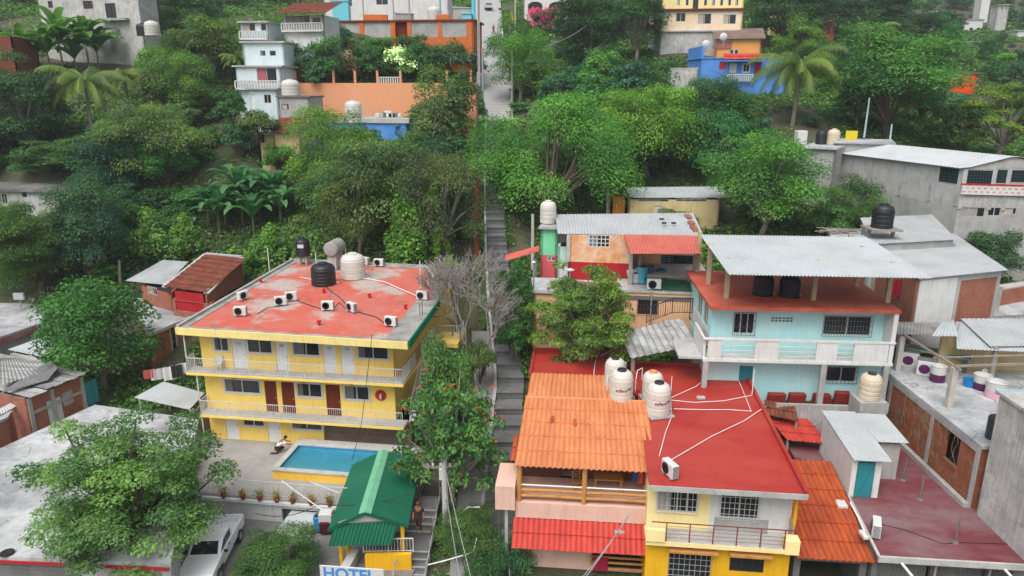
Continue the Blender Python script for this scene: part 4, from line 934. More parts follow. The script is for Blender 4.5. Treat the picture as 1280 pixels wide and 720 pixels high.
# ================================================================ pink house with the orange tiled terrace
fr = PK; a = fr.a; PW = 6.98
pk = thing('house', 'pink house with an orange tiled roof over an open log terrace', 'house', fr.o, a)
ro = MB(); ro.tiles((0, 0, 5.72), (1, 0, 0), (0, 7.0, .6), PW, math.hypot(7, .6), .27, 1.4, .055); t_ = ro.build('roof', M_tileor, pk, solid=.03)
ro = MB(); ro.tiles((.1, 10.9, 6.13), (1, 0, 0), (0, -3.85, .2), PW-1.5, 3.86, .27, 1.3, .055); ro.build('rear_roof', M_tileor, pk, solid=.03)
MB().tube([(0, 7.03, 6.34), (PW*.5, 7.03, 6.36), (PW, 7.03, 6.34)], .1, 8).build('ridge_cap', M_tileor, pk)
mb = MB()
for x, y in ((1.6, 7.6), (2.7, 7.5), (3.8, 7.7), (1.7, 4.2), (2.9, 4.0)): mb.cbox(x-.1, x+.1, y-.02, y+.7, 6.1+(.25 if y > 7 else .0), 6.36+(.06 if y > 7 else -.1), .03)
mb.build('loose_tile', M_tileor2, pk)
MB().prism([(0, 8.8), (6.6, 8.8), (6.6, 15.5), (0, 15.5)], 5.9, 6.1).build('flat_roof', M_redroof, pk)
mb = MB(); mb.box(-.05, 6.7, 15.35, 15.55, 6.1, 6.28); mb.box(6.45, 6.68, 10.8, 15.34, 6.102, 6.5); mb.box(-.1, .06, 10.9, 15.34, 6.1, 6.26); mb.build('roof_kerb', M_redroof, pk)
fz = 3.77                                       # terrace floor (local)
MB().box(.05, PW-.1, .05, 8.6, fz-.85, fz).build('terrace_slab', M_pink, pk)
MB().walls(.05, PW-.1, 2.6, 15.4, fz+.002, 5.6, .2, f=[(2.2, 3.0, fz, fz+2.0)], sides='flbr').build('wall', wear('terrace_wall', srgb('6e4b3f'), srgb('54382f'), .6, 1, streak=.2), pk)
MB().walls(.05, PW-.12, .3, 15.4, -2.5, fz-.853, .2, f=[(3.9, 6.6, 0, 2.4)]).build('wall', M_pink, pk)
MB().box(.4, PW-.5, 1.6, 15, -1.5, fz-.9).build('rooms', M_dark, pk)
for x in (.22, 3.45, 6.72): MB().tube([(x, .22, fz), (x+.02, .24, 5.85)], .13, 10).build('log_post', M_wood, pk)
for x0, x1 in ((.3, 3.4), (3.55, 6.65)):
    mb = MB()
    for z in (.3, .62): mb.tube([(x0, .22, fz+z), ((x0+x1)/2, .24, fz+z+.02), (x1, .22, fz+z)], .085, 8)
    mb.build('log_rail', M_wood, pk)
    MB().tube([(x0, .2, fz+.92), (x1, .2, fz+.92)], .04, 8).build('handrail', M_pipe, pk)
aw = MB(); aw.tiles((-.05, -1.0, 1.82), (1, 0, 0), (0, 1.15, 1.05), PW-.05, math.hypot(1.15, 1.05), .27, .8, .055); aw.build('awning', M_tilered, pk, solid=.03)
MB().cbox(5.0, 5.5, -.35, -.1, 2.45, 2.66, .03).build('meter_box', M_conc, pk)
T = PLf(.3); window(pk, T, 5.0, 6.3, 1.0, 2.1, cols=3, rec=.15, label='white window in the dark porch'); 
MB(T).box(3.95, 4.7, -.12, -.06, 0, 2.3).build('door', M_wooddk, pk)
mb = MB()
for z in (.35, .7, 1.0): mb.tube([(3.85, -.12, z), (6.7, -.12, z)], .06, 8)
mb.build('porch_rail', M_wood, pk)
pkb = MB(); pkb.box(-.95, .04, -.15, 2.2, fz-.35, fz+.95); pkb.build('side_balcony', M_pink, pk)
MB().box(-.5, -.34, .1, .3, -.5, fz-.36).build('balcony_post', M_conc, pk)
mb = MB(); mb.tiles((-.3, .9, 5.5), (1, 0, 0), (0, 2.2, .4), .55, 2.2, .27, 1.0, .05); mb.build('side_tiles', M_tileor2, pk, solid=.03)
# things on the terrace and in the porch
t = thing('wooden_table', 'wooden table in the shade of the log terrace', 'table', fr.w(4.7, 1.7, fz), a); MB().cbox(-.75, .75, -.4, .4, .7, .76, .015).build('tabletop', M_wood, t)
for x in (-.65, .65):
    for y in (-.32, .32): MB().bar((x, y, 0), (x, y, .7), .08).build('leg', M_wood, t)
for k, (x, c, lab) in enumerate(((6.0, srgb('2d4f86'), 'blue garment hanging under the tiled terrace roof'), (6.25, srgb('c45a28'), 'orange garment hanging under the tiled terrace roof'), (6.4, srgb('a52050'), 'magenta garment hanging lowest under the tiled terrace roof'))):
    mb = MB(); zt_ = 5.45-.12*k; rows = [[(x-.14+.28*i/6, 1.0+.02*math.sin(i*2+k)+.05*k, zt_-.75*j/4) for i in range(7)] for j in range(5)]; mb.grid(rows); o = mb.build('hanging_garment', plain('cloth_%d' % k, c, .9), solid=.01); o.location = fr.o; o.rotation_euler = (0, 0, a); tag(o, lab, 'garment')
mb = MB(); mb.grid([[(4.0+.75*i/8, -.2+.03*math.sin(i*1.7), 1.05-.8*j/4) for i in range(9)] for j in range(5)]); o = mb.build('hanging_cloth', plain('maroon_cloth', srgb('971b34'), .9), solid=.012); o.location = fr.o; o.rotation_euler = (0, 0, a); tag(o, 'dark pink cloth hung over the porch rail of the pink house', 'cloth')
ch = thing('wooden_chair', 'wooden chair beside the table on the log terrace', 'chair', fr.w(3.1, 1.5, fz), a+.3)
MB().cbox(-.22, .22, -.22, .22, .42, .47, .01).build('seat', M_wood, ch); mb = MB(); [mb.bar((-.2, .2, z), (.2, .2, z), .05) for z in (.65, .8, .95)]; [mb.bar((x, .2, .4), (x, .22, 1.0), .05) for x in (-.2, .2)]; mb.build('backrest', M_wood, ch)
for x in (-.19, .19):
    for y in (-.19, .19): MB().bar((x, y, 0), (x, y, .42), .045).build('leg', M_wood, ch)

# ================================================================ dark red flat-roofed building, tiled annex, white roof shack
fr = DR; a = fr.a
dr = thing('building', 'low building with a dark red flat roof and open garage bays below', 'building', fr.o, a)
dpoly = [(0, 0), (8.2, 0), (7.6, 6), (7.0, 13), (1.8, 13.2), (.4, 15), (-1.4, 14.6), (-1.2, 9), (.42, 8.2), (.4, 5)]
MB().prism(dpoly, 2.92, 3.1).build('roof', M_darkred, dr)
MB().box(.02, 8.25, -.12, -.003, 2.85, 3.14).build('roof_edge', M_concl, dr)
mb = MB(); mb.bar((7.3, 13, 3.2), (7.35, 6, 3.2), .22, .25); mb.bar((7.35, 6, 3.2), (7.4, 0, 3.2), .22, .25); mb.build('roof_kerb', M_redroof, dr)
MB().bar((.04, 0, 3.13), (.42, 5, 3.13), .12, .1).build('left_kerb', M_concl, dr)
MB().walls(.1, 7.6, .6, 12.5, -2, 2.91, .2, f=[(.25, 2.6, -2, 2.3), (2.9, 5.0, -2, 2.3), (5.25, 7.2, -2, 2.3)]).build('wall', M_concd, dr)
mb = MB()
for k in range(3): mb.corr((.4+k*2.45, .75, -1.6), (1, 0, 0), (0, 0, 1), 2.2, 3.9, .12, .02, 4)
mb.build('roller_shutter', M_concd, dr)
for x in (2.78, 5.12): MB().tube([(x, .35, -2), (x, .35, 2.9)], .05, 8).build('post', M_conc, dr)
for x in (1.0, 5.4): MB().tube([(x, -.02, 2.9), (x+.35, -.6, 2.55)], .06, 8).build('drain_spout', M_pipe, dr)
for q, lab in ((((1132, 600), (1134, 583), (1135, 570)), 'x'),): pass
M_stain = wear('tar_strip', srgb('5b2430'), srgb('4a1d28'), .6, 2)
for (u0, v0), (u1, v1) in (((1129, 600), (1134, 566)), ((1150, 624), (1154, 598)), ((1194, 678), (1199, 640))):
    x0, y0 = fr.z(u0, v0, 3.1); x1, y1 = fr.z(u1, v1, 3.1); MB().tube([(x0, y0, 3.1), (x0+.01, y0, 4.45)], .035, 5).tube([(x0+.05, y0+.03, 3.1), (x0+.04, y0, 4.2)], .02, 5).build('rebar_stub', M_concd, dr); MB().lathe([(.16, 0), (.1, .06), (.02, .07)], 10, (x0, y0, 3.102)).build('rebar_foot', M_concd, dr)
def dz_(u, v, z=3.12): x, y = fr.z(u, v, z); return fr.w(x, y, z)
ac_unit(dz_(1094, 668), R(-115), 'condenser on the dark red roof at the edge of the tiled annex', 1.15)
cable([dz_(1100, 655), dz_(1130, 662), dz_(1180, 680), dz_(1195, 678), dz_(1290, 681)], .02, 'thin black cable snaking across the dark red roof', 'cable', name='roof_cable')
an = thing('tiled_annex', 'sloping burnt orange tiled roof between the red roof and the dark red roof', 'roof', fr.o, a)
mb = MB(); mb.tiles((-3.4, .35, 2.4), (1, 0, 0), (.12, 7.3, 1.2), 3.62, 7.4, .27, 1.2, .06); mb.build('roof', M_tileor2, an, solid=.03)
MB().walls(-3.3, .02, .9, 9.5, -2, 2.3, .2, f=[(.3, 3.0, -2, 2.0)]).build('wall', M_concd, an)
x, y = fr.z(1052, 626, 3.3); MB().cbox(x-.25, x+.25, y-.3, y+.3, 2.93+.08, 3.2, .03).build('skylight', M_frame, an)
tag_pts = [dz_(1063, 628, 3.25), dz_(1072, 645, 3.2), dz_(1084, 672, 3.15)]
cable(tag_pts, .05, 'white duct along the edge between the annex tiles and the dark red roof', 'pipe', M_pipe, name='roof_duct')
p = dz_(1079, 671); tag(MB().cbox(p.x-.12, p.x+.12, p.y-.3, p.y+.3, p.z+.02, p.z+.2, .03).build('junction_box', M_ac), 'small white box at the foot of the roof duct', 'box')
sh = thing('roof_shack', 'small white shack with a turquoise metal door on the dark red roof', 'shack', fr.w(.4, 4.95, 3.1), a)
dx0, dx1 = .26, 1.12
MB().walls(0, 1.45, .05, 4.9, 0, 2.2, .14, f=[(dx0, dx1, 0, 2.05)]).build('wall', M_white, sh)
MB().walls(1.46, 3.15, 2.05, 4.9, 0, 2.1, .14).build('side_wall', M_conc, sh)
d_ = MB(); d_.box(dx0+.01, dx1-.01, -.02, .02, .02, 2.03); [d_.box(dx0+.03+k*.105, dx0+.06+k*.105, -.035, -.0201, .05, 2.0) for k in range(8)]
d_.bar((dx0+.05, -.05, .1), (dx1-.05, -.05, 1.95), .04, .02); dd = d_.build('door', M_turq, sh)
mb = MB(); mb.corr((-.1, -.3, 2.28), (1, 0, 0), (.05, 5.4, .18), 1.9, 5.5, .13, .02, 4); mb.build('roof', M_zincw, sh, solid=.012)
mb = MB(); mb.corr((1.82, 1.75, 2.34), (1, 0, 0), (0, 3.3, .1), 1.6, 3.3, .13, .02, 4); mb.build('side_roof', M_zincw, sh, solid=.012)
# little red tile roofs behind the annex
for q, nm, m_, lab in ((((958, 520), (1018, 545), (1040, 557), (985, 552)), 4.1, M_tilered, 'bright red tiled lean-to roof behind the big red roof'), (((955, 500), (985, 502), (998, 528), (958, 520)), 4.9, M_tileold, 'small maroon tiled roof under the aqua house')):
    z0 = nm; P = [PZ(u, v, z0+(.5 if k in (0, 1) else 0)) for k, (u, v) in enumerate(q)]
    t = thing('lean_to_roof', lab, 'roof', P[3]); c = P[3]; mb = MB(); mb.tiles((0, 0, 0), P[2]-P[3], P[0]-P[3], (P[2]-P[3]).length, (P[0]-P[3]).length, .25, .8, .05); mb.build('tile_sheet', m_, t, solid=.03)
    MB().bar((.1, .3, -2.5), (.1, .3, 0), .12).build('post', M_conc, t); mv = P[2]-P[3]; MB().bar((mv.x, mv.y+.3, -2.5), (mv.x, mv.y+.3, mv.z), .12).build('post', M_conc, t)

# ================================================================ aqua house with the red deck and white canopy
fr = BL; a = fr.a; BW, BDp = 10.9, 8.7
bl = thing('house', 'two storey aqua house with white balcony and a red roof deck', 'house', fr.o, a)
z2, zt_, zp = 2.6, 5.9, 3.8       # balcony floor, deck top, parapet top
MB().prism([(0, 0), (BW, 0), (BW+.2, BDp), (-.1, BDp)], zt_-.16, zt_).build('roof_deck', M_redroof2, bl)
MB().box(-.02, BW+.02, -.04, -.002, zt_-.2, zt_+.02).build('deck_edge', M_redroof2, bl)
Yw = 1.2; T = PLf(Yw); wa = fr.rect(1029, 395, 1089, 419, Yw); wb = fr.rect(917, 391, 943, 417, Yw); wc = fr.rect(1033, 459, 1071, 478, Yw); wd = fr.rect(924, 458, 941, 484, Yw)
opsA = [(wa[0], wa[1], wa[2], wa[3]), (wb[0], wb[1], wb[2], wb[3])]
xl = .0
MB().walls(.35, BW-.05, Yw, BDp-.1, z2+.003, zt_-.163, .2, f=[(o[0]-.35, o[1]-.35, *o[2:]) for o in opsA], l=[(2.2, 3.6, 3.8, 5.3), (4.2, 5.8, 3.8, 5.3)]).build('wall', M_aqua, bl)
MB().box(BW-.3, BW-.05, .05, Yw-.004, z2+.003, zt_-.21).build('side_fin', M_white, bl)
MB(PLl(.35)).box(Yw+.1, BDp-.2, .003, .02, z2+.1, 3.75).build('side_panel', M_white, bl)
for q in ((2.2, 3.6, 3.8, 5.3), (4.2, 5.8, 3.8, 5.3)): window(bl, PLl(.35), *q, cols=2, rec=.08)
window(bl, T, *opsA[0], cols=2, rec=.07, grille=(16, 4, M_concd, .12), label='wide upper window behind thin bars'); window(bl, T, *opsA[1], cols=3, rec=.07, grille=(5, 3, M_iron, .12))
vx, vz = fr.f(977, 399, Yw); mb = MB(T)
for i in range(6):
    for j in range(2): mb.box(vx-.6+i*.22, vx-.45+i*.22, .003, .012, vz-.16+j*.17, vz-.05+j*.17)
mb.build('vent_block', M_concd, bl)
b = MB().box(-.2, BW, 0, Yw-.004, z2-.18, z2).build('balcony', M_white, bl); mb = MB()
for u0, u1 in ((885, 902), (944, 974), (1021, 1047), (1068, 1111)): x0 = fr.f(u0, 437, 0)[0]; x1 = fr.f(u1, 437, 0)[0]; mb.box(x0, x1, .02, .16, z2, zp)
mb.box(-.2, -.06, .165, 3.4, z2, zp); mb.box(-.25, BW, -.02, .2, zp+.002, zp+.1); mb.build('parapet', M_white, b); mb = MB()
for z in (.25, .55, .85): mb.tube([(0, .09, z2+z), (BW-.3, .09, z2+z)], .025, 6)
mb.build('railing', M_frame, b)
MB().box(-1.6, -.205, .3, 7.5, z2-.15, z2-.01).build('side_walkway', M_concl, bl)
MB().walls(.35, BW-.05, Yw+.1, BDp-.1, -2.5, z2-.183, .2, f=[(o[0]-.35, o[1]-.35, *o[2:]) for o in ((wc[0], wc[1], wc[2], wc[3]), (wd[0], wd[1], -.2, wd[3]))]).build('lower_wall', M_aqua, bl)
T3 = PLf(Yw+.1); window(bl, T3, *wc, cols=2, rec=.07, grille=(8, 3, M_iron, .1), label='lower window behind dark bars'); door(bl, T3, wd[0], wd[1], -.2, wd[3], M_turq, label='narrow turquoise door')
MB().box(.8, BW-.6, Yw+1.6, BDp-.4, -1, zt_-.3).build('rooms', M_dark, bl)
for u, wdt in ((1027, .32), (1105, .3), (880, .3)): x = fr.f(u, 480, .1)[0]; MB().box(x-wdt/2, x+wdt/2, .0, .3, -2, z2-.183).build('column', M_conc, bl)
mb = MB(); mb.box(fr.f(990, 510, -.1)[0]-1, fr.f(1105, 510, -.1)[0], -.3, -.12, -2.4, fr.f(1040, 506, -.2)[1]); mb.build('low_wall', M_conc, bl)
# canopy on posts over the deck
cn = thing('canopy', 'white corrugated metal canopy on posts over the red deck', 'canopy', fr.o, a)
mb = MB(); mb.corr((.55, -1.5, 8.25), (1, 0, 0), (.0, 9.3, .42), 11.0, 9.3, .2, .03, 4); mb.build('roof_sheet', M_zincw, cn, solid=.012)
for x, y in ((1.3, 1.9), (6.48, 1.8), (10.75, 1.6), (.8, 5.1), (10.3, 5.2), (.7, 8.5), (10.8, 8.4)): MB().box(x-.13, x+.13, y-.13, y+.13, 5.902, 8.35+(y*.045)).build('post', wear('canopy_post', srgb('b9ab8e'), srgb('8f836c'), .6, 1.5, streak=.3), cn)
mb = MB(); [mb.bar((.7, y, 8.25+(y+1.5)*.045-.06), (11.4, y, 8.25+(y+1.5)*.045-.06), .06, .09) for y in (-1.2, 1.8, 5.1, 7.6)]; mb.build('purlin', M_steel, cn)
def bz(u, v, z=5.91): x, y = fr.z(u, v, z); return fr.w(x, y, z)
water_tank(bz(953, 369), 'left black water tank under the white canopy on the red deck', .62, 1.35, M_black, M_black, 'black tanks under the canopy', 3)
water_tank(bz(986, 371), 'right black water tank under the white canopy on the red deck', .62, 1.35, M_black, M_black, 'black tanks under the canopy', 3)
for u, v in ((953, 370), (986, 372)):
    p = bz(u, v); tag(MB().tube([p+Vector((.7*math.cos(t), .7*math.sin(t), .05)) for t in np.linspace(0, 6.2, 14)], .05, 6).build('hose_ring', plain('red_hose', srgb('b5402c'), .6)), 'red hose lying round the foot of a black tank on the deck', 'hose', 'hoses round the black tanks')
x, z = fr.f(1086, 497, -.9); t = water_tank(fr.w(x, -.9, z), 'beige water tank on a grey block stand in front of the aqua house', .62, 1.5, M_beige, M_black, None, 3)
MB().cbox(-.8, .8, -.7, .7, -1.6, 0, .03).build('stand', M_conc, t)
for k, (u0, u1, v0, v1) in enumerate(((958, 981, 490, 504), (984, 1006, 490, 505), (1014, 1037, 491, 506), (1041, 1061, 488, 505))):
    x0, z0 = fr.f(u0, v1, 1.0); x1, z1 = fr.f(u1, v0, 1.0); mb = MB()
    for j in range(7): mb.cbox(x0, x1, .75-.03*j, 1.18-.03*j, z0-.1+j*(z1-z0+.1)/7, z0-.1+(j+.85)*(z1-z0+.1)/7, .02)
    o = mb.build('tile_stack', wear('stack_red', srgb('8e2f2a'), srgb('6e231f'), .8, 3, fine=.2)); o.location = fr.o; o.rotation_euler = (0, 0, a); tag(o, '%s stack of red roof tiles leaning against the aqua wall' % ('leftmost', 'second', 'third', 'rightmost')[k], 'tile stack', 'stacks of roof tiles')
ac_unit(PZ(1098, 517, 5.0), R(-20), 'condenser below the beige water tank of the aqua house', 1.1)

# ================================================================ brick building with the laundry terrace, far right
p = PZ(1112, 467, 7.0); TB = fr = Frame((p.x, p.y, 3.0), -1); a = fr.a
tb = thing('brick_house', 'unfinished brick house with an open laundry terrace on its first floor', 'house', fr.o, a)
zf = 4.0
MB().prism([(0, -9.3), (10, -9.3), (10, 1.2), (0, 1.2)], zf-.18, zf).build('terrace_floor', M_slab, tb)
mb = MB(); mb.walls(.06, 9.9, -9.2, 1.1, -3, zf-.183, .2, l=[(-7.6, -6.3, 1.8, 3.6)]); mb.build('wall', M_brickr, tb)
mb = MB(PLl(.06))
for y in (-9.1, -5.0, -.3, 1.0): mb.box(y-.14, y+.14, .003, .07, -3, zf-.19)
mb.box(-9.1, 1.1, .003, .055, zf-.5, zf-.186); mb.build('concrete_frame', M_conc, tb)
mb = MB(PLl(.06)); mb.box(-9.2, .6, .075, .35, -3, .75); mb.build('plinth', M_conc, tb)
MB().box(.6, 9.5, -8.9, .8, -2.5, zf-.4).build('rooms', M_dark, tb)
mb = MB(); rr = random.Random(5)
for k in range(15):
    y = rr.uniform(-7.5, -.8); pts = [(-.1, y, zf-.2)]; 
    for i in range(7): pts.append((-.12-rr.uniform(0, .12), pts[-1][1]+rr.uniform(-.4, .4), pts[-1][2]-rr.uniform(.2, .5)))
    mb.tube(pts, .011, 4)
tag(mb.build('dry_vine', wear('dry_vine', srgb('8f7458'), srgb('6d5540'), .6, 3)), 'tangle of dry pale vines hanging down the rough brick side wall', 'vine', kind='stuff')
bpy.data.objects['dry_vine'].location = fr.o; bpy.data.objects['dry_vine'].rotation_euler = (0, 0, a)
def tz(u, v, z=4.0): x, y = fr.z(u, v, z); return fr.w(x, y, z)
def tcol(u, v, h=2.35): x, y = fr.z(u, v, zf); MB().box(x-.15, x+.15, y-.15, y+.15, zf+.002, zf+h).build('column', wear('terrace_column', (.5, .47, .42), (.3, .28, .25), .7, 1.3, streak=.4), tb); return x, y
c1 = tcol(1121, 463); c2 = tcol(1185, 509); 
MB().walls(3.2, 9.9, .6, 1.15, zf+.002, zf+2.4, .18, sides='f').build('rear_wall', M_tan, tb)
MB().box(9.7, 9.9, -9, .6, zf+.002, zf+2.0).build('side_wall', M_block, tb)
x, y = fr.z(1236, 482, zf); MB().box(x-.12, x+.12, y-.12, y+.12, zf+.002, zf+2.4).build('wood_post', M_greywood, tb)
mb = MB(); mb.bar((c1[0], c1[1], zf+2.4), (c2[0], c2[1]-.5, zf+2.4), .1, .12); mb.bar((c2[0], c2[1], zf+2.42), (9, c2[1]+.8, zf+2.42), .1, .12); mb.bar((c2[0]-.3, c2[1]+1.6, zf+2.3), (9, c2[1]+2.2, zf+2.35), .07, .07); mb.build('roof_beam', M_greywood, tb)
def sheet(q, zs, label, mat, pitch=.2, name='roof_sheet', par=None, thick=.012):
    P = [PZ(u, v, z) for (u, v), z in zip(q, zs)]      # back left, back right, front right, front left
    o = P[3]; ux = P[2]-P[3]; uy = P[0]-P[3]; L = ux.length; n = max(3, int(L/pitch))*4; rows = []; nzv = ux.cross(uy).normalized()
    for j in range(5):
        t = j/4; a0 = P[3].lerp(P[0], t); b0 = P[2].lerp(P[1], t); rows.append([a0.lerp(b0, i/n)+nzv*(max(.03, pitch*.14)*math.cos(i*math.pi/2)) for i in range(n+1)])
    mb = MB(); mb.grid([[p-P[3] for p in r_] for r_ in rows]); ob = mb.build(name, mat, par, solid=thick)
    if par is None: ob.location = P[3]; tag(ob, label, 'roof sheet')
    return ob
sheet(((1200, 398), (1330, 398), (1330, 432), (1237, 433)), (9.75, 9.75, 9.45, 9.45), 'large grey roof sheet over the laundry terrace', M_zinc)
sheet(((1115, 402), (1200, 404), (1196, 417), (1113, 418)), (9.6, 9.6, 9.5, 9.5), 'dull roof sheet over the back of the laundry terrace', M_zincd)
sheet(((1178, 402), (1192, 400), (1198, 420), (1165, 420)), (9.95, 10.0, 9.75, 9.7), 'pale loose sheet lying tilted on the laundry terrace roof', M_zincw)
sheet(((1195, 402), (1235, 404), (1290, 440), (1196, 436)), (9.62, 9.6, 9.3, 9.3), 'lower white roof sheet at the front of the laundry terrace', M_zincw)
# laundry tubs, washing machines, buckets
def tub(u, v, r, h, m1, m2, lab):
    t = thing('laundry_tub', lab, 'tub', tz(u, v), 0, 'tubs on the laundry terrace'); MB().lathe([(r*.95, 0), (r, .03), (r*.98, h*.5)], 24).build('tub_base', m1, t)
    MB().lathe([(r*.98, h*.5+.002), (r, h*.95), (r*1.04, h), (r*.93, h), (r*.9, h*.8), (.01, h*.8)], 24).build('tub_top', m2, t)
tub(1171, 476, .42, .98, M_purple, M_frame, 'white and purple round tub in the middle of the laundry terrace'); tub(1226, 486, .46, .9, M_purple, M_frame, 'white and purple tub with clothes hanging over its rim'); tub(1243, 496, .52, .95, M_pinkpl, M_frame, 'white and pink round tub at the right of the terrace')
p = tz(1224, 476); mb = MB(); mb.grid([[(p.x-.3+.6*i/6, p.y-.52-.02*math.sin(i*2), p.z+.95-.6*j/3+.05*math.sin(i*1.3)) for i in range(7)] for j in range(4)]); tag(mb.build('draped_clothes', plain('grey_cloth', (.45, .5, .52), .9), solid=.012), 'pale clothes draped over the purple tub', 'clothes')
t = thing('bucket', 'blue plastic bucket between the laundry tubs', 'bucket', tz(1211, 483)); MB().lathe([(.28, 0), (.36, .45), (.39, .46), (.35, .47), (.27, .06), (.01, .05)], 20).build('bucket_body', M_bluepl, t)
for k, (u, v, lab) in enumerate(((1136, 457, 'white washing machine lying nearest the back column of the terrace'), (1156, 468, 'white washing machine with a purple drum door on the terrace'))):
    t = thing('washing_machine', lab, 'washing machine', tz(u, v), R(-28), 'washing machines'); MB().cbox(-.5, .5, -.35, .35, 0, .95, .04).build('casing', M_ac, t); MB().lathe([(.27, -.02), (.3, 0), (.16, .03), (.1, .02)], 20, (-.1, -.36, .45), axis='y').build('drum_door', M_purple, t); MB().cbox(-.5, .5, -.33, .35, .952, 1.0, .01).build('lid', M_concd, t)
p = tz(1160, 456); t = thing('wash_counter', 'long dark counter with green edge behind the washing machines', 'counter', p, R(-35)); MB().cbox(-2.2, 2.2, -.5, .5, .95, 1.02, .02).build('countertop', M_concd, t); MB().box(-2.22, 2.22, -.56, -.503, .93, 1.04).build('edge_trim', plain('sea_green', srgb('6fa897'), .6), t)
for x in (-2, 2): MB().box(x-.08, x+.08, -.4, .4, 0, .948).build('leg', M_concd, t)
p = tz(1232, 497); 
def drum(p, lab, m, r=.3, h=.9):
    t = thing('barrel', lab, 'barrel', p); MB().lathe([(r*.9, 0), (r, .04), (r, h*.34), (r*.95, h*.36), (r, h*.38), (r, h*.68), (r*.95, h*.7), (r, h*.72), (r, h*.95), (r*.9, h)], 20).build('drum', m, t); MB().lathe([(r*.8, h+.002), (r*.8, h+.03), (.02, h+.035)], 16).build('lid', M_black, t)
drum(tz(1240, 548), 'black barrel at the front edge of the laundry terrace', plain('black_barrel', (.02, .035, .045), .4), .33, 1.2)
# weathered white house at the right edge of the picture
xw, yw = TB.z(1250, 492, 7.0); wf = Frame((*TB.w(xw, yw).xy, 3.0), -2); wh = thing('house', 'weathered white house wall at the right edge with a blue trimmed roof', 'house', wf.o, wf.a)
MB().walls(0, 8, -10, -.02, -4, 6.95, .2).build('wall', M_whiteold, wh); MB().box(-.1, 8, -10.1, .08, 6.953, 7.1).build('roof', M_whiteold, wh)
mb = MB(); mb.box(-.12, 8, .085, .2, 6.9, 7.14); mb.build('roof_trim', wear('trim_blue', srgb('9dbfc9'), srgb('6f8d96'), .6, 2), wh)
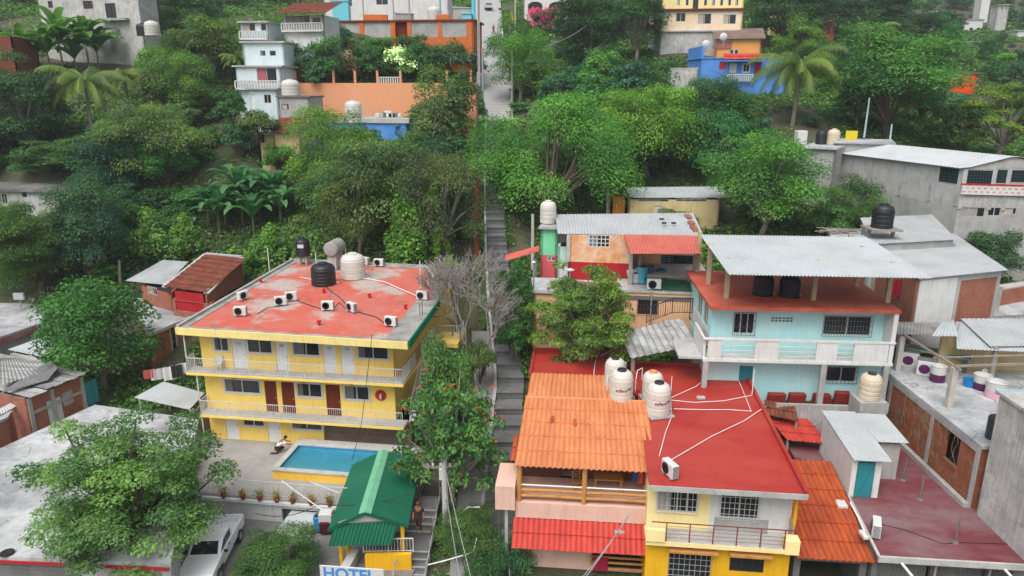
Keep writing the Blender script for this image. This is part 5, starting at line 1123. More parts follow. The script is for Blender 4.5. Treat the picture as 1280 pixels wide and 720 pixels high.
# ================================================================ polygon houses for the hill and the left side
CR = random.Random(12); CURT = [plain('curtain_grey', (.3, .3, .3), .9), plain('curtain_cream', (.45, .4, .32), .9), plain('curtain_blue', (.15, .2, .28), .9)]
class PH:
    """a house on a polygon of world points (front left, front right, back right, back left), with walls, real openings and a slab"""
    def __init__(s, label, cat, pts, ztop, base, group=None, name='house'):
        s.o = Vector((pts[0][0], pts[0][1], base)); s.t = thing(name, label, cat, s.o, 0, group)
        s.p = [Vector((q[0], q[1]))-s.o.xy for q in pts]; s.h = ztop-base
    def edge(s, i):
        p, q = s.p[i], s.p[(i+1) % len(s.p)]; d = (q-p).normalized(); n = Vector((d.y, -d.x)); return p, d, n, (q-p).length
    def T(s, i, out=0):
        p, d, n, L = s.edge(i); return lambda a, c, z: (p.x+d.x*a+n.x*(c+out), p.y+d.y*a+n.y*(c+out), z)
    def hit(s, i, u, v, out=0):
        p, d, n, L = s.edge(i); o = O-s.o; r = ray(u, v); n3 = Vector((n.x, n.y, 0)); t = (Vector((p.x, p.y, 0))+n3*out-o).dot(n3)/r.dot(n3); q = o+r*t
        return (q.xy-p).dot(d), q.z
    def rect(s, i, q, out=0):
        um, vm = (q[0]+q[2])/2, (q[1]+q[3])/2; a0 = s.hit(i, q[0], vm, out)[0]; a1 = s.hit(i, q[2], vm, out)[0]; z1 = s.hit(i, um, q[1], out)[1]; z0 = s.hit(i, um, q[3], out)[1]
        return min(a0, a1), max(a0, a1), z0, z1
    def walls(s, mat, z0=-2.5, z1=None, wins={}, doors={}, t=.2, edges=None, name='wall', rec=.08, room=True):
        z1 = (s.h-.16) if z1 is None else z1; mb = MB(); n = len(s.p)
        if z0 < 0: z0 = min(z0, min(float(terr(s.o.x+q.x, s.o.y+q.y)) for q in s.p)-s.o.z-.6)
        for i in range(n):
            if edges and i not in edges: continue
            L = s.edge(i)[3]; ops = []
            for w in wins.get(i, []):
                r = s.rect(i, w[0]); ops.append(r); kw = dict(w[1] if len(w) > 1 else {})
                if 'grille' not in kw and 'pane' not in kw and CR.random() < .5: kw.setdefault('curtain', (CR.choice(CURT), CR.uniform(.3, .8)))
                window(s.t, s.T(i), *r, rec=rec, **kw)
            for w in doors.get(i, []):
                r = s.rect(i, w[0]); ops.append(r); door(s.t, s.T(i), *r, w[1], rec=rec, panels=False, handle=False)
            mb.panel(s.T(i), L, z0, z1, t, ops)
        o = mb.build(name, mat, s.t)
        if room:
            c = sum(s.p, Vector((0, 0)))/n; MB().prism([tuple(c+(q-c)*.86) for q in s.p], z0+.1, z1-.05).build('rooms', M_dark, s.t)
        return o
    def slab(s, mat, over=.25, th=.18, z=None, name='roof', edge=None):
        z = s.h if z is None else z; c = sum(s.p, Vector((0, 0)))/len(s.p); P = [tuple(q+(q-c).normalized()*over*1.3) for q in s.p]
        o = MB().prism(P, z-th+.02, z+.02).build(name, mat, s.t)
        if edge:
            mb = MB()
            for p, q in zip(P, P[1:]+P[:1]): mb.bar((*p, z+.05), (*q, z+.05), .16, .22)
            mb.build('roof_kerb', edge, s.t)
        return o
    def lean(s, mat, zf, zb, over=.4, pitch=.2, amp=.026, name='roof'):
        """corrugated sheet from the front edge (height zf) up to the back edge (zb)"""
        c = sum(s.p, Vector((0, 0)))/4; P = [q+(q-c).normalized()*over*1.3 for q in s.p]; n = max(4, int((P[1]-P[0]).length/pitch))*4; rows = []; rr = random.Random(int(zf*100))
        for j in range(9):
            t = j/8; a_ = P[0].lerp(P[3], t); b_ = P[1].lerp(P[2], t); z = zf+(zb-zf)*t; jj = rr.uniform(-.02, .02)
            rows.append([(*a_.lerp(b_, i/n), z+amp*math.cos(i*math.pi/2)+jj) for i in range(n+1)])
        return MB().grid(rows).build(name, mat, s.t, solid=.015)
    def band(s, i, a0, a1, z0, z1, out, mat, name, th=.06):
        L = s.edge(i)[3]; return MB(s.T(i)).box(L*a0, L*a1, out-th, out, z0, z1).build(name, mat, s.t)
def qf(u0, u1, v, Y0, Y1, D, yaw=None):
    a_, b_ = PY(u0, v, Y0), PY(u1, v, Y1); d = (b_-a_).xy.normalized(); n = Vector((-d.y, d.x))*D
    return [a_.xy, b_.xy, b_.xy+n, a_.xy+n], a_.z
def qz(z, *px): return [PZ(u, v, z).xy for u, v in px], z

# ---- left side: brick house, concrete roofs, canopies, shacks
p_, zt = qz(4.1, (33, 499), (103, 470)); d = (p_[1]-p_[0]).normalized(); lft = Vector((-d.y, d.x))
lb = PH('brick house with concrete frame and patched dark sheet roof on the left', 'house', [p_[0]+lft*9, p_[0], p_[1], p_[1]+lft*9], 4.1, .8)
lb.walls(M_brick, -2, 3.3, wins={1: [((78, 489, 92, 506), dict(cols=6, rows=4, fm=M_concl, mun=.05))]}, doors={1: [((60, 497, 80, 533), M_whitedoor)]})
mb = MB(lb.T(1)); L = lb.edge(1)[3]
for a_ in (.15, L*.42, L-.15): mb.box(a_-.14, a_+.14, .003, .05, -2, 3.3)
mb.box(.3, L-.3, .003, .04, 2.1, 2.3); mb.build('concrete_frame', M_conc, lb.t)
x0, x1, z0, z1 = lb.rect(1, (103, 478, 115, 508)); MB(lb.T(1)).box(L+.05, L+1.0, -.05, .02, z0, z1).build('side_door', M_turq, lb.t)
mb = MB(); rr = random.Random(3); q = lb.p
for k in range(7):
    t0, t1 = k/7, (k+1.06)/7; z = 3.42+rr.uniform(0, .12)+k*.015; a_, b_ = q[1].lerp(q[2], t0), q[1].lerp(q[2], t1); c_ = a_+lft*9; dd = b_+lft*9; a_ = a_-lft*.35; b_ = b_-lft*.35; n = 24; rows = []
    for j in range(13): rows.append([(*(a_.lerp(b_, i/n)).lerp(c_.lerp(dd, i/n), j/12), z+.022*math.cos(i*math.pi/2)+rr.uniform(-.015, .015)+j*.035) for i in range(n+1)])
    mb.grid(rows, k % 3)
mb.build('roof', [M_zincd, M_asb, wear('rusted_sheet', (.14, .13, .13), (.3, .3, .3), .9, .8, .4, .6, spread=.4)], lb.t, solid=.015)
sheet(((62, 450), (72, 460), (60, 475), (0, 492)), (5.0, 5.0, 4.6, 4.6), 'ragged dark roof sheet behind the left brick house', M_zincd, pitch=.25)
sheet(((0, 448), (38, 444), (66, 462), (0, 482)), (5.1, 5.1, 4.8, 4.8), 'grey corrugated roof sheet at the left edge of the picture', M_asb, pitch=.25)
sheet(((-10, 516), (20, 500), (29, 503), (-10, 524)), (3.6, 3.6, 3.4, 3.4), 'small pale sheet awning at the left edge below the brick house', M_zincw)
x = PH('low brick wall room at the left edge under the pale awning', 'shed', qz(3.3, (-30, 540), (8, 522), (14, 514), (-25, 528))[0], 3.3, .3); x.walls(M_brick, -1, 3.0)
x.slab(M_conc, .05)
cr = PH('big pale concrete flat roof beside the street on the lower left', 'building', qz(3.0, (-90, 690), (212, 704), (246, 525), (118, 507))[0]+[], 3.0, 0, name='building')
cr.p = cr.p[:3]+[cr.p[3], PZ(-60, 590, 3.0).xy-cr.o.xy]
cr.walls(M_concl, -1.5); cr.slab(M_slab, .1)
L = cr.edge(0)[3]; mb = MB(cr.T(0)); mb.box(0, L, .12, .2, 2.72, 2.84); mb.build('red_band', M_redpaint, cr.t); mb = MB(cr.T(0)); [mb.box(.4, L*.62, .02+.02*(k % 2), .06+.02*(k % 2), -.5+k*.22, -.3+k*.22) for k in range(14)]; mb.build('roller_shutter', M_concd, cr.t)
p = PZ(9, 692, 3.05); tag(MB().lathe([(.25, 0), (.3, .03), (.3, .08), (.22, .09), (.02, .05)], 18, p).build('roof_drain', M_dark), 'dark round drain opening at the front edge of the pale concrete roof', 'drain')
cp = thing('canopy', 'white sheet canopy over the yard left of the yellow hotel', 'canopy', PZ(236, 512, 3.1)-Vector((0, 0, 2.6)))
q = [PZ(*k, 3.1)-Vector(cp.location) for k in ((205, 477), (256, 491), (237, 512), (168, 497))]
o = sheet(((205, 477), (256, 491), (237, 512), (168, 497)), (3.2, 3.2, 3.0, 3.0), None, M_zincw, par=cp); o.location = PZ(168, 497, 3.0)-Vector(cp.location)
for k in q: MB().tube([(k.x*.92, k.y*.92+.1, -1), (k.x*.92, k.y*.92+.1, 2.5)], .07, 8).build('post', M_concl, cp)
b1 = PH('long low brick building with a pale slab roof behind the clothes line', 'building', qz(4.9, (186, 419), (250, 391), (262, 384), (168, 375))[0], 4.9, 1.6); b1.walls(M_brick, -1.5, wins={0: [((214, 408, 222, 450), dict(cols=1))]}); b1.slab(M_slab, .2, edge=M_concl)
p = PZ(232, 389, 4.95); mb = MB(); rr = random.Random(8)
for k in range(40): x_, y_, z_ = p.x+rr.gauss(0, .5), p.y+rr.gauss(0, .35), p.z+rr.uniform(0, .25); mb.cbox(x_-.16, x_+.16, y_-.1, y_+.1, z_, z_+.12, .02)
tag(mb.build('rubble_heap', M_tileold), 'heap of reddish broken tiles on the slab roof behind the clothes line', 'rubble', kind='stuff')
b2 = PH('flat roofed concrete house at the left edge with peeling red parapet', 'house', qz(5.0, (-60, 440), (48, 404), (55, 382), (-60, 374))[0], 5.0, 1.5); b2.walls(M_conc, -1.5); b2.slab(M_slab, .2)
b2.band(0, .3, 1, b2.h-.55, b2.h-.2, .32, wear('peeled_red', srgb('8d4a48'), srgb('8f8580'), .9, 1), 'parapet')
p = PZ(27, 388, 5.05); t = thing('satellite_box', 'white box on a pole on the flat roof at the left edge', 'box', p); MB().cbox(-.45, .45, -.12, .12, 1.0, 1.6, .03).build('casing', M_ac, t); MB().tube([(0, 0, 0), (0, 0, 1)], .05).build('pole', M_steel, t)
sheet(((58, 420), (70, 438), (52, 446), (10, 437)), (4.2, 4.2, 4.0, 4.0), 'flat pale sheet roof left of the round dense tree', M_zincw)
x = PH('grey room under the flat pale sheet roof on the left', 'shed', qz(3.9, (12, 440), (52, 448), (68, 440), (50, 425))[0], 3.9, 1.2); x.walls(M_conc, -1, 2.6)
# tile roofed shack on the left slope
SZ = 8.3
ss = PH('brick shack with an old red tile roof beside a zinc lean-to', 'shack', qz(7.0, (214, 366), (262, 372), (300, 333), (262, 331))[0], 7.0, 4.2, name='shack')
ss.walls(M_brick, -2.5, 2.2, doors={0: [((219, 366, 254, 390), M_redpaint)]})
P = [PZ(u, v, z)-ss.o for u, v, z in ((205, 359, 7.2), (258, 367, 7.2), (302, 322, 8.9), (257, 318, 8.9))]
mb = MB(); mb.tiles(P[0], P[1]-P[0], P[3]-P[0], (P[1]-P[0]).length, (P[3]-P[0]).length, .3, .7, .07); mb.build('roof', M_tileold, ss.t, solid=.04)
mb = MB(); mb.bar(P[1], P[2], .5, .12); mb.bar(P[0], P[3], .5, .12); mb.bar(P[3]+Vector((0, 0, .1)), P[2]+Vector((0, 0, .1)), .35, .12); mb.build('roof_trim', M_concl, ss.t)
MB().extr([P[1]+Vector((0, 0, -.2)), P[2]+Vector((0, 0, -.2)), (P[2].x, P[2].y, 2.2), (P[1].x, P[1].y, 2.1)], (-.15, 0, 0)).build('gable', M_brick, ss.t)
x = PZ(262, 365, 6.5)-ss.o; MB().box(x.x-.1, x.x+.7, x.y-.15, x.y-.05, -.5, 2.2).build('side_door', M_frame, ss.t)
zs = PH('brick room under the zinc lean-to beside the tile roofed shack', 'shack', qz(6.7, (176, 356), (213, 365), (232, 345), (196, 340))[0], 6.7, 4.2, name='shack'); zs.walls(M_brick, -2, 2.3, wins={0: [((184, 359, 196, 368), dict(cols=4, fm=M_conc))]})
sheet(((204, 325), (236, 327), (208, 356), (157, 351)), (7.9, 7.9, 6.8, 6.8), 'pale zinc lean-to roof beside the old red tile roof', M_zinc, pitch=.22)
# clothes line
p0, p1 = PZ(172, 463, 3.4), PZ(233, 452, 3.6); cable([p0, p1], .015, 'clothes line strung across the yard left of the hotel', 'clothes line', sag=.15, name='clothes_line')
for k, (u, w, h, c, lab) in enumerate(((185, .8, .7, srgb('c45a5a'), 'coral towel on the clothes line'), (194, .85, .9, (.6, .6, .6), 'pale sheet hanging second from the left on the clothes line'), (210, .9, 1.1, (.75, .76, .78), 'long white towel in the middle of the clothes line'),
      (219, .55, .8, (.76, .77, .8), 'white shirt beside the black garment on the clothes line'), (221, .8, 1.0, (.03, .03, .035), 'black garment hanging low on the clothes line'), (227, .6, .9, (.72, .74, .78), 'white shirt rightmost on the clothes line'))):
    f_ = (u-172)/61; p = p0.lerp(p1, f_); p.z -= .6*f_*(1-f_); dd = (p1-p0).normalized(); mb = MB(); mb.grid([[p+dd*(w*(i/6-.5))+Vector((.0, .04*math.sin(i*2.2+k)-(.12 if k == 4 else 0), -h*j/5)) for i in range(7)] for j in range(6)])
    tag(mb.build('laundry', plain('laundry_%d' % k, c, .9), solid=.012), lab, 'laundry', 'laundry on the line')

# ---- the peach house, its awning and the neighbours in the middle
def qh(u0, u1, Y0, Y1, D, v, vb):
    """front corners by column and distance, roof height from row v, base height from row vb"""
    p, z = qf(u0, u1, v, Y0, Y1, D); return p, z, PY(u0, vb, Y0).z
p_, z_, b_ = qh(711, 790, 53, 52.3, 7, 293, 339)
pe = PH('orange brick house under a zinc roof with a red band along its foot', 'house', p_, z_, b_)
hr = pe.rect(0, (700, 328, 780, 339))
pe.walls(M_brickw, hr[3]+.003, pe.h, wins={0: [((736, 294, 762, 309), dict(cols=5, rows=3, fm=M_frame, mun=.035))]}); pe.walls(M_redpaint, -1, hr[3], name='red_wall')
MB(pe.T(0)).box(-.15, .15, .003, .05, hr[3], pe.h).build('concrete_post', M_concl, pe.t); MB(pe.T(0)).box(pe.edge(0)[3]-.12, pe.edge(0)[3]+.1, .003, .05, hr[3], pe.h).build('concrete_post', M_concl, pe.t)
sheet(((694, 268), (866, 266), (880, 296), (697, 292)), (pe.o.z+pe.h+.75, pe.o.z+pe.h+.75, pe.o.z+pe.h+.05, pe.o.z+pe.h+.05), 'zinc roof of the orange brick house with bricks weighing it down', M_zinc, pitch=.22)
zr_ = pe.o.z+pe.h+.75
for k, (u, v) in enumerate(((860, 272), (864, 280), (867, 286), (868, 289))): p = PZ(u, v, zr_-.15-.15*k); tag(MB().cbox(p.x-.2, p.x+.2, p.y-.5, p.y+.5, p.z+.02, p.z+.22, .03).build('loose_brick', M_brick), 'loose brick weighing down the right edge of the zinc roof', 'brick', 'bricks along the edge of the zinc roof')
for k, (u, v) in enumerate(((828, 271), (830, 280), (827, 275), (842, 280), (832, 268))): p = PZ(u, v, zr_-.25); tag(MB().cbox(p.x-.18, p.x+.18, p.y-.12, p.y+.12, p.z+.02, p.z+.14, .03).build('dark_stone', M_dark), 'small dark stone lying on the zinc roof', 'stone', 'stones on the zinc roof')
# faded red awning on posts, patio below it
az = pe.o.z+2.6
aw_ = thing('awning', 'faded red corrugated awning on white posts over a patio', 'awning', PY(788, 340, 50.5))
o = sheet(((780, 293), (870, 294), (876, 317), (788, 317)), (pe.o.z+pe.h+.1, pe.o.z+pe.h+.1, az, az), None, M_tilefad, par=aw_); o.location = PZ(788, 317, az)-Vector(aw_.location)
pz0 = pe.o.z+.0
for u, Y in ((789, 50.6), (869, 50.2), (800, 53), (871, 53)): p = PY(u, 318, Y)-Vector(aw_.location); MB().box(p.x-.12, p.x+.12, p.y-.12, p.y+.12, -1.0, p.z).build('post', M_concl, aw_)
p_, z_, b_ = qh(792, 876, 54.5, 54, .3, 300, 345); x = PH('grilled patio wall in the shade of the faded red awning', 'wall', p_, z_, b_, name='patio_wall'); x.walls(M_peach, -1, wins={0: [((826, 319, 866, 335), dict(cols=6, rows=5, fm=M_iron))]}, room=False)
for u, Y, m, r, h, lab in ((803, 51, plain('drum_blue', srgb('4aa5bd'), .5), .4, 1.2, 'light blue barrel under the faded red awning'), (812, 51.6, plain('drum_slate', srgb('4b6672'), .5), .35, 1.1, 'slate barrel right of the light blue one'), (826, 51.8, plain('drum_teal', srgb('2f7a80'), .5), .38, .8, 'teal tub on the patio under the awning'), (795, 51, M_frame, .28, .7, 'white bucket left of the light blue barrel')):
    p = PY(u, 342, Y); p.z = pz0-.35; drum(p, lab, m, r, h)
p_, z_, b_ = qh(786, 885, 51, 50.4, 5, 343, 362); x = PH('patio terrace slab under the faded red awning', 'terrace', p_, z_, b_, name='terrace'); x.walls(M_conc, -3, x.h-.2, room=False); x.slab(M_concl, .1)
# green lattice over the lower porch, condenser beside it
gl = thing('lattice_roof', 'green lattice roof in front of the patio', 'roof', PZ(812, 362, 10.2)); q = [PZ(u, v, z)-Vector(gl.location) for (u, v), z in zip(((803, 344), (850, 340), (868, 364), (815, 362)), (10.7, 10.7, 10.2, 10.2))]
mb = MB(); n = 22
for i in range(n+1):
    t = i/n; mb.bar(q[3].lerp(q[2], t), q[0].lerp(q[1], t), .07, .03)
for i in range(7): t = i/6; mb.bar(q[3].lerp(q[0], t)+Vector((0, 0, .03)), q[2].lerp(q[1], t)+Vector((0, 0, .03)), .06, .03)
mb.build('lattice', M_green, gl)
for k in (2, 3): MB().tube([q[k]-Vector((0, 0, 2.6)), q[k]], .05).build('post', M_steel, gl)
ac_unit(PY(817, 362, 49.3), R(-5), 'white condenser hanging below the green lattice roof', 1.2)
# lower peach house with its flat roof
p_, z_, b_ = qh(667, 775, 50.2, 49.5, 3.2, 362, 425); lp_ = PH('lower peach house with a grey flat roof terrace behind the leafy tree', 'house', p_, z_, b_)
lp_.walls(M_peach, -3, wins={0: [((702, 375, 716, 392), dict(cols=2))]}); lp_.slab(M_slab, .35, .22)
L = lp_.edge(0)[3]; MB(lp_.T(0)).box(L*.22, L, -1.0, -.55, lp_.h+.02, lp_.h+.45).build('parapet', M_stone, lp_.t)
p = PY(683, 345, 51.5); mb = MB(); mb.tube([(0, 0, -.5), (0, 0, 1.9)], .05); 
for u, Y, lab in ((667, 50.6, 'slim lamp post on the left corner of the grey roof terrace'), (712, 50.4, 'lamp post with a round disc on the grey roof terrace')):
    p = PY(u, 362, Y); t = thing('lamp_post', lab, 'lamp post', p); MB().tube([(0, 0, 0), (0, 0, 2.0 if u < 700 else 1.4)], .06, 8).build('pole', M_steel, t); MB().lathe([(.05, 0), (.28, .02), (.32, .1), (.05, .2)] if u > 700 else [(.05, 0), (.16, .04), (.1, .14), (.02, .16)], 14, (0, 0, 1.4 if u > 700 else 2.0)).build('lamp_head', M_frame, t)
p = PY(704, 348, 52); tag(MB().cbox(p.x-.3, p.x+.3, p.y-.3, p.y+.3, p.z-.3, p.z+1.0, .04).build('water_cistern', M_frame), 'white square cistern on the grey roof terrace', 'cistern')
p_, z_, b_ = qh(776, 886, 49.4, 48.6, 3, 362, 402); rp = PH('peach rear house with a dark window beside the aqua house', 'house', p_, z_, b_)
rp.walls(M_peach, -3, wins={0: [((797, 375, 822, 393), dict(cols=3, fm=M_iron, grille=(6, 3, M_iron, .1)))]}, doors={0: [((862, 377, 874, 400), M_wooddk)]}); rp.slab(M_concl, .2)
MB(rp.T(0)).box(.2, rp.edge(0)[3]-.2, .003, .06, rp.h-.7, rp.h-.4).build('dark_band', M_concd, rp.t)
sr = thing('stair_railing', 'brown iron railing rising beside the peach rear house', 'railing', PY(812, 402, 48.0)); q = [PY(u, v, 48.0)-Vector(sr.location) for u, v in ((808, 404), (840, 392), (868, 392))]
MB().rail(q, 1.1, .18, .03, 1.5).build('railing', M_iron, sr)
# mint and pink tower with its white tank
p_, z_, b_ = qh(676, 697, 55.5, 55.2, 3, 283, 338); tw = PH('narrow mint green tower with a pink foot below the big vine tree', 'tower', p_, z_, b_, name='tower'); hz_ = tw.rect(0, (676, 319, 690, 330))[3]
tw.walls(M_mint, hz_+.003, None); tw.walls(wear('salmon', srgb('d9636a'), srgb('b94c55'), .5, 1), -1.5, hz_, name='pink_wall', wins={0: [((684, 321, 694, 326), dict(cols=2))]}); tw.slab(M_conc, .25)
water_tank(PY(685, 283, 56.7)+Vector((0, 0, .3)), 'cream water tank on the mint green tower', .65, 1.7, M_tankw, M_tankw)
sheet(((695, 292), (710, 292), (709, 311), (695, 312)), (12.9, 12.9, 11.6, 11.6), 'steep zinc sheet between the mint tower and the brick house', M_zinc)
p_, z_, b_ = qh(697, 711, 54, 53.9, 3, 306, 345); x = PH('pale mint wall piece under the steep zinc sheet', 'wall', p_, z_, b_, name='wall_piece'); x.walls(wear('pale_mint', srgb('b9dccb'), srgb('98b9a9'), .6, 1), -1)
ll = thing('lean_to', 'red lean-to roof on the left of the mint tower', 'roof', PY(655, 345, 54)); o = sheet(((632, 318), (674, 307), (674, 314), (632, 326)), (11.6, 12.2, 12.0, 11.3), None, M_tilefad, par=ll); o.location = PZ(632, 326, 11.3)-Vector(ll.location)
for u in (640, 670): p = PY(u, 322, 54)-Vector(ll.location); MB().tube([(p.x, p.y, -1.2), (p.x, p.y, p.z)], .06).build('post', M_greywood, ll)
# tan house behind
p_, z_, b_ = qh(786, 900, 70, 69.5, 6, 247, 268); th_ = PH('tan house with a long pale roof between the vine tree and the layered tree', 'house', p_, z_, b_)
th_.walls(M_tan, -2, wins={0: [((798, 248, 836, 252), dict(cols=4, fm=M_conc)), ((845, 248, 884, 252), dict(cols=4, fm=M_conc))]}, doors={0: [((818, 257, 828, 268), M_frame)]})
sheet(((781, 234), (905, 233), (905, 247), (788, 247)), (th_.o.z+th_.h+.3, th_.o.z+th_.h+.3, th_.o.z+th_.h+.05, th_.o.z+th_.h+.05), 'long pale zinc roof of the tan house', M_zincw)
p_, z_, b_ = qh(764, 784, 70, 70, 2, 244, 268); x = PH('ochre side wall left of the tan house', 'wall', p_, z_, b_, name='side_wall'); x.walls(wear('ochre', srgb('b8772e'), srgb('8d5a25'), .6, 1), -2)
# tilted fibre cement roof beside the red roof
fc = thing('shed_roof', 'weathered grey corrugated roof sloping behind the red roof', 'roof', PZ(790, 447, 7.6)); o = sheet(((775, 416), (848, 398), (872, 431), (788, 448)), (8.9, 8.9, 7.9, 7.7), None, M_asb, pitch=.5, par=fc); o.location = PZ(788, 448, 7.7)-Vector(fc.location)
for u, v in ((792, 446), (868, 431)): p = PZ(u, v, 7.7)-Vector(fc.location); MB().box(p.x-.1, p.x+.1, p.y+.1, p.y+.3, -3.5, 0).build('post', M_greywood, fc)

# ---- zinc roofed house behind the aqua house
p_, z_ = qz(12.4, (1150, 347), (1252, 336), (1190, 299), (1070, 301)); mr = PH('low house with a wide zinc roof and brick side behind the white canopy', 'house', p_, z_, 9.2)
mr.walls(M_brick, -2, 3.1, doors={0: [((1166, 350, 1176, 378), M_dark)]}, wins={}); mr.lean(M_zinc, 3.2, 3.6, .3)
mb = MB(mr.T(0)); L = mr.edge(0)[3]; [mb.box(L*f_-.14, L*f_+.14, .003, .06, -2, 3.1) for f_ in (.02, .22, .48, .98)]; mb.box(L*.02, L*.98, .003, .05, 2.7, 3.1); mb.build('concrete_frame', M_concl, mr.t); mb = MB(mr.T(0)); mb.box(0, L*.45, .07, .1, -2, 3.0); mb.build('white_front', M_white, mr.t)
p_, z_ = qz(13.3, (1092, 303), (1192, 297), (1163, 273), (1078, 277)); m2 = PH('second zinc roof stepping up below the grey concrete building', 'house', p_, z_, 10.2); m2.walls(M_conc, -2, 2.9); m2.lean(M_zinc, 3.0, 3.4, .2)
t = water_tank(PZ(1101, 291, 13.6)+Vector((0, 0, .4)), 'black water tank on a wooden stand on the zinc roof', .75, 1.7, M_black, M_black, None, 3); MB().box(-1.1, 1.1, -1, 1, -.15, 0).build('stand', M_greywood, t)
for x_ in (-.9, .9): MB().box(x_-.1, x_+.1, -.1, .1, -.7, -.15).build('leg', M_greywood, t)
x = PH('small grey flat roof behind the white canopy', 'house', qz(12.0, (1040, 296), (1095, 297), (1085, 286), (1035, 287))[0], 12.0, 9.5); x.walls(M_conc, -1); x.slab(M_slab, .1)
mb = MB(); rr = random.Random(2); p = PZ(1052, 291, 12.1)
for k in range(24): mb.bar((p.x+rr.gauss(0, 1), p.y+rr.gauss(0, .5), p.z+rr.uniform(0, .25)), (p.x+rr.gauss(0, 1), p.y+rr.gauss(0, .5), p.z+rr.uniform(0, .3)), .07)
tag(mb.build('scrap_wood', M_greywood), 'heap of scrap wood on the small grey flat roof', 'scrap heap', kind='stuff')
dc = thing('doorway_canopy', 'white framed lean-to at the door of the zinc roofed house', 'canopy', PZ(1150, 375, 9.5)); o = sheet(((1148, 346), (1170, 345), (1178, 352), (1152, 355)), (11.9, 11.9, 11.6, 11.6), None, M_zincw, par=dc); o.location = PZ(1152, 355, 11.6)-Vector(dc.location)
for u, v in ((1155, 354), (1176, 352)): p = PZ(u, v, 11.6)-Vector(dc.location); MB().tube([(p.x, p.y, -1), (p.x, p.y, p.z)], .05).build('post', M_frame, dc)
p = PZ(1118, 368, 10.6); mb = MB(); mb.grid([[(p.x-.35+.7*i/6, p.y+.05*math.sin(i*2), p.z+1.0-1.2*j/4) for i in range(7)] for j in range(5)]); tag(mb.build('hanging_cloth', plain('crimson_cloth', srgb('8c1430'), .9), solid=.012), 'crimson clothes hanging beside the zinc roofed house', 'clothes')
# garden walls and posts right of it
for q, zt_, b_, m, lab in ((((1158, 385), (1190, 368), (1195, 380), (1160, 400)), 9.2, 6.5, M_brickr, 'low rough brick wall beside the zinc roofed house'), (((1195, 365), (1280, 352), (1285, 356), (1195, 372)), 9.6, 7.5, M_brick, 'brick garden wall on the right below the grass slope'), (((1196, 398), (1290, 392), (1290, 372), (1210, 380)), 8.4, 6.5, M_concl, 'rough concrete slab above the laundry terrace roof')):
    x = PH(lab, 'wall', qz(zt_, *q)[0], zt_, b_, name='garden_wall'); x.walls(m, -2, x.h, room=False); x.slab(M_concl if m != M_concl else M_slab, .03, .1)
for k, (u, v, z) in enumerate(((1202, 378, 8.5), (1243, 392, 8.4), (1207, 345, 9.5))): p = PZ(u, v, z); tag(MB().box(p.x-.16, p.x+.16, p.y-.16, p.y+.16, p.z-1.5, p.z+2.0).build('concrete_post', M_concl), ('bare concrete post standing at the brick garden wall', 'bare concrete post on the rough slab above the terrace roof', 'bare concrete post at the corner of the zinc roofed house')[k], 'post')

# ---- grey concrete building, upper right
c0 = PY(1205, 211, 60); zt = c0.z; p1 = PZ(1046, 191.5, zt); p0_ = PY(1330, 204, 58.5)
gb = PH('long grey concrete block building with meshed windows on the upper right', 'building', [p1.xy, c0.xy, p0_.xy, p0_.xy+(p1.xy-c0.xy)], zt, zt-6.2, name='building')
hm = gb.rect(0, (1090, 232, 1105, 236))[2]-.3
r1 = gb.rect(1, (1206, 213, 1240, 230)); 
M_mesh = plain('teal_mesh', srgb('2f5258'), .6)
mesh = dict(cols=1, fm=M_iron, grille=(9, 5, M_mesh, -.02), rec=.12)
def w_(q, **k): d_ = dict(mesh); d_.update(k); r_ = d_.pop('rec'); return (q, d_)
gb.walls(M_block, hm, gb.h, wins={0: [w_((1174, 210, 1202, 229))], 1: [w_((1207, 213, 1240, 230)), w_((1244, 212, 1259, 229)), w_((1262, 211, 1284, 228))]})
gb.walls(M_conc, -4, hm-.003, name='lower_wall', wins={0: [((1090, 233, 1105, 240), dict(cols=2, fm=M_concl))], 1: [((1200, 259, 1231, 271), dict(cols=3, fm=M_concl)), ((1235, 257, 1251, 270), dict(cols=2, fm=M_concl)), ((1253, 256, 1271, 268), dict(cols=2, fm=M_concl))]}, room=False)
L = gb.edge(0)[3]; [MB(gb.T(0)).box(L*f_-.16, L*f_+.16, .003, .05, hm, gb.h).build('column', M_conc, gb.t) for f_ in (.01, .16, .34, .58, .8, .985)]
L1 = gb.edge(1)[3]; [MB(gb.T(1)).box(a_-.16, a_+.16, .003, .06, hm-.2, gb.h).build('column', M_concl, gb.t) for a_ in (.16, gb.rect(1, (1241, 213, 1243, 230))[0]+.1, gb.rect(1, (1260, 213, 1261, 230))[0]+.05)]
rb = gb.rect(1, (1204, 231, 1240, 243)); M_redbal = brick('red_white_balustrade', srgb('b58a84'), srgb('c4a39c'), (.62, .6, .58), .35, .3, .09, dirt=.2, streak=.1)
MB(gb.T(1)).box(.0, L1, .08, .22, rb[2], rb[3]).build('balustrade', M_redbal, gb.t); MB(gb.T(1)).box(-.05, L1, .06, .26, rb[3]+.003, rb[3]+.1).build('rail', M_redpaint, gb.t)
gb.p = [gb.p[0], gb.p[1], gb.p[2], gb.p[3]]; q = [Vector((*k, 0)) for k in gb.p]
mid_ = (q[1]+q[2])/2; rows = []; bk = q[0]-q[1]; n = 160
def rl_(f_): return gb.h+.05+1.1*(1-abs(f_-.5)*2)
mb = MB(); rows = []
for f_ in np.linspace(-.06, 1.06, 12): rows.append([tuple(q[1].lerp(q[2], f_)+bk*(1.03*i/n-.015)+Vector((0, 0, rl_(min(max(f_, 0), 1))-.0+.02*math.cos(i*math.pi/2)))) for i in range(n+1)])
mb.grid(rows).build('roof', M_zincw, gb.t, solid=.02)
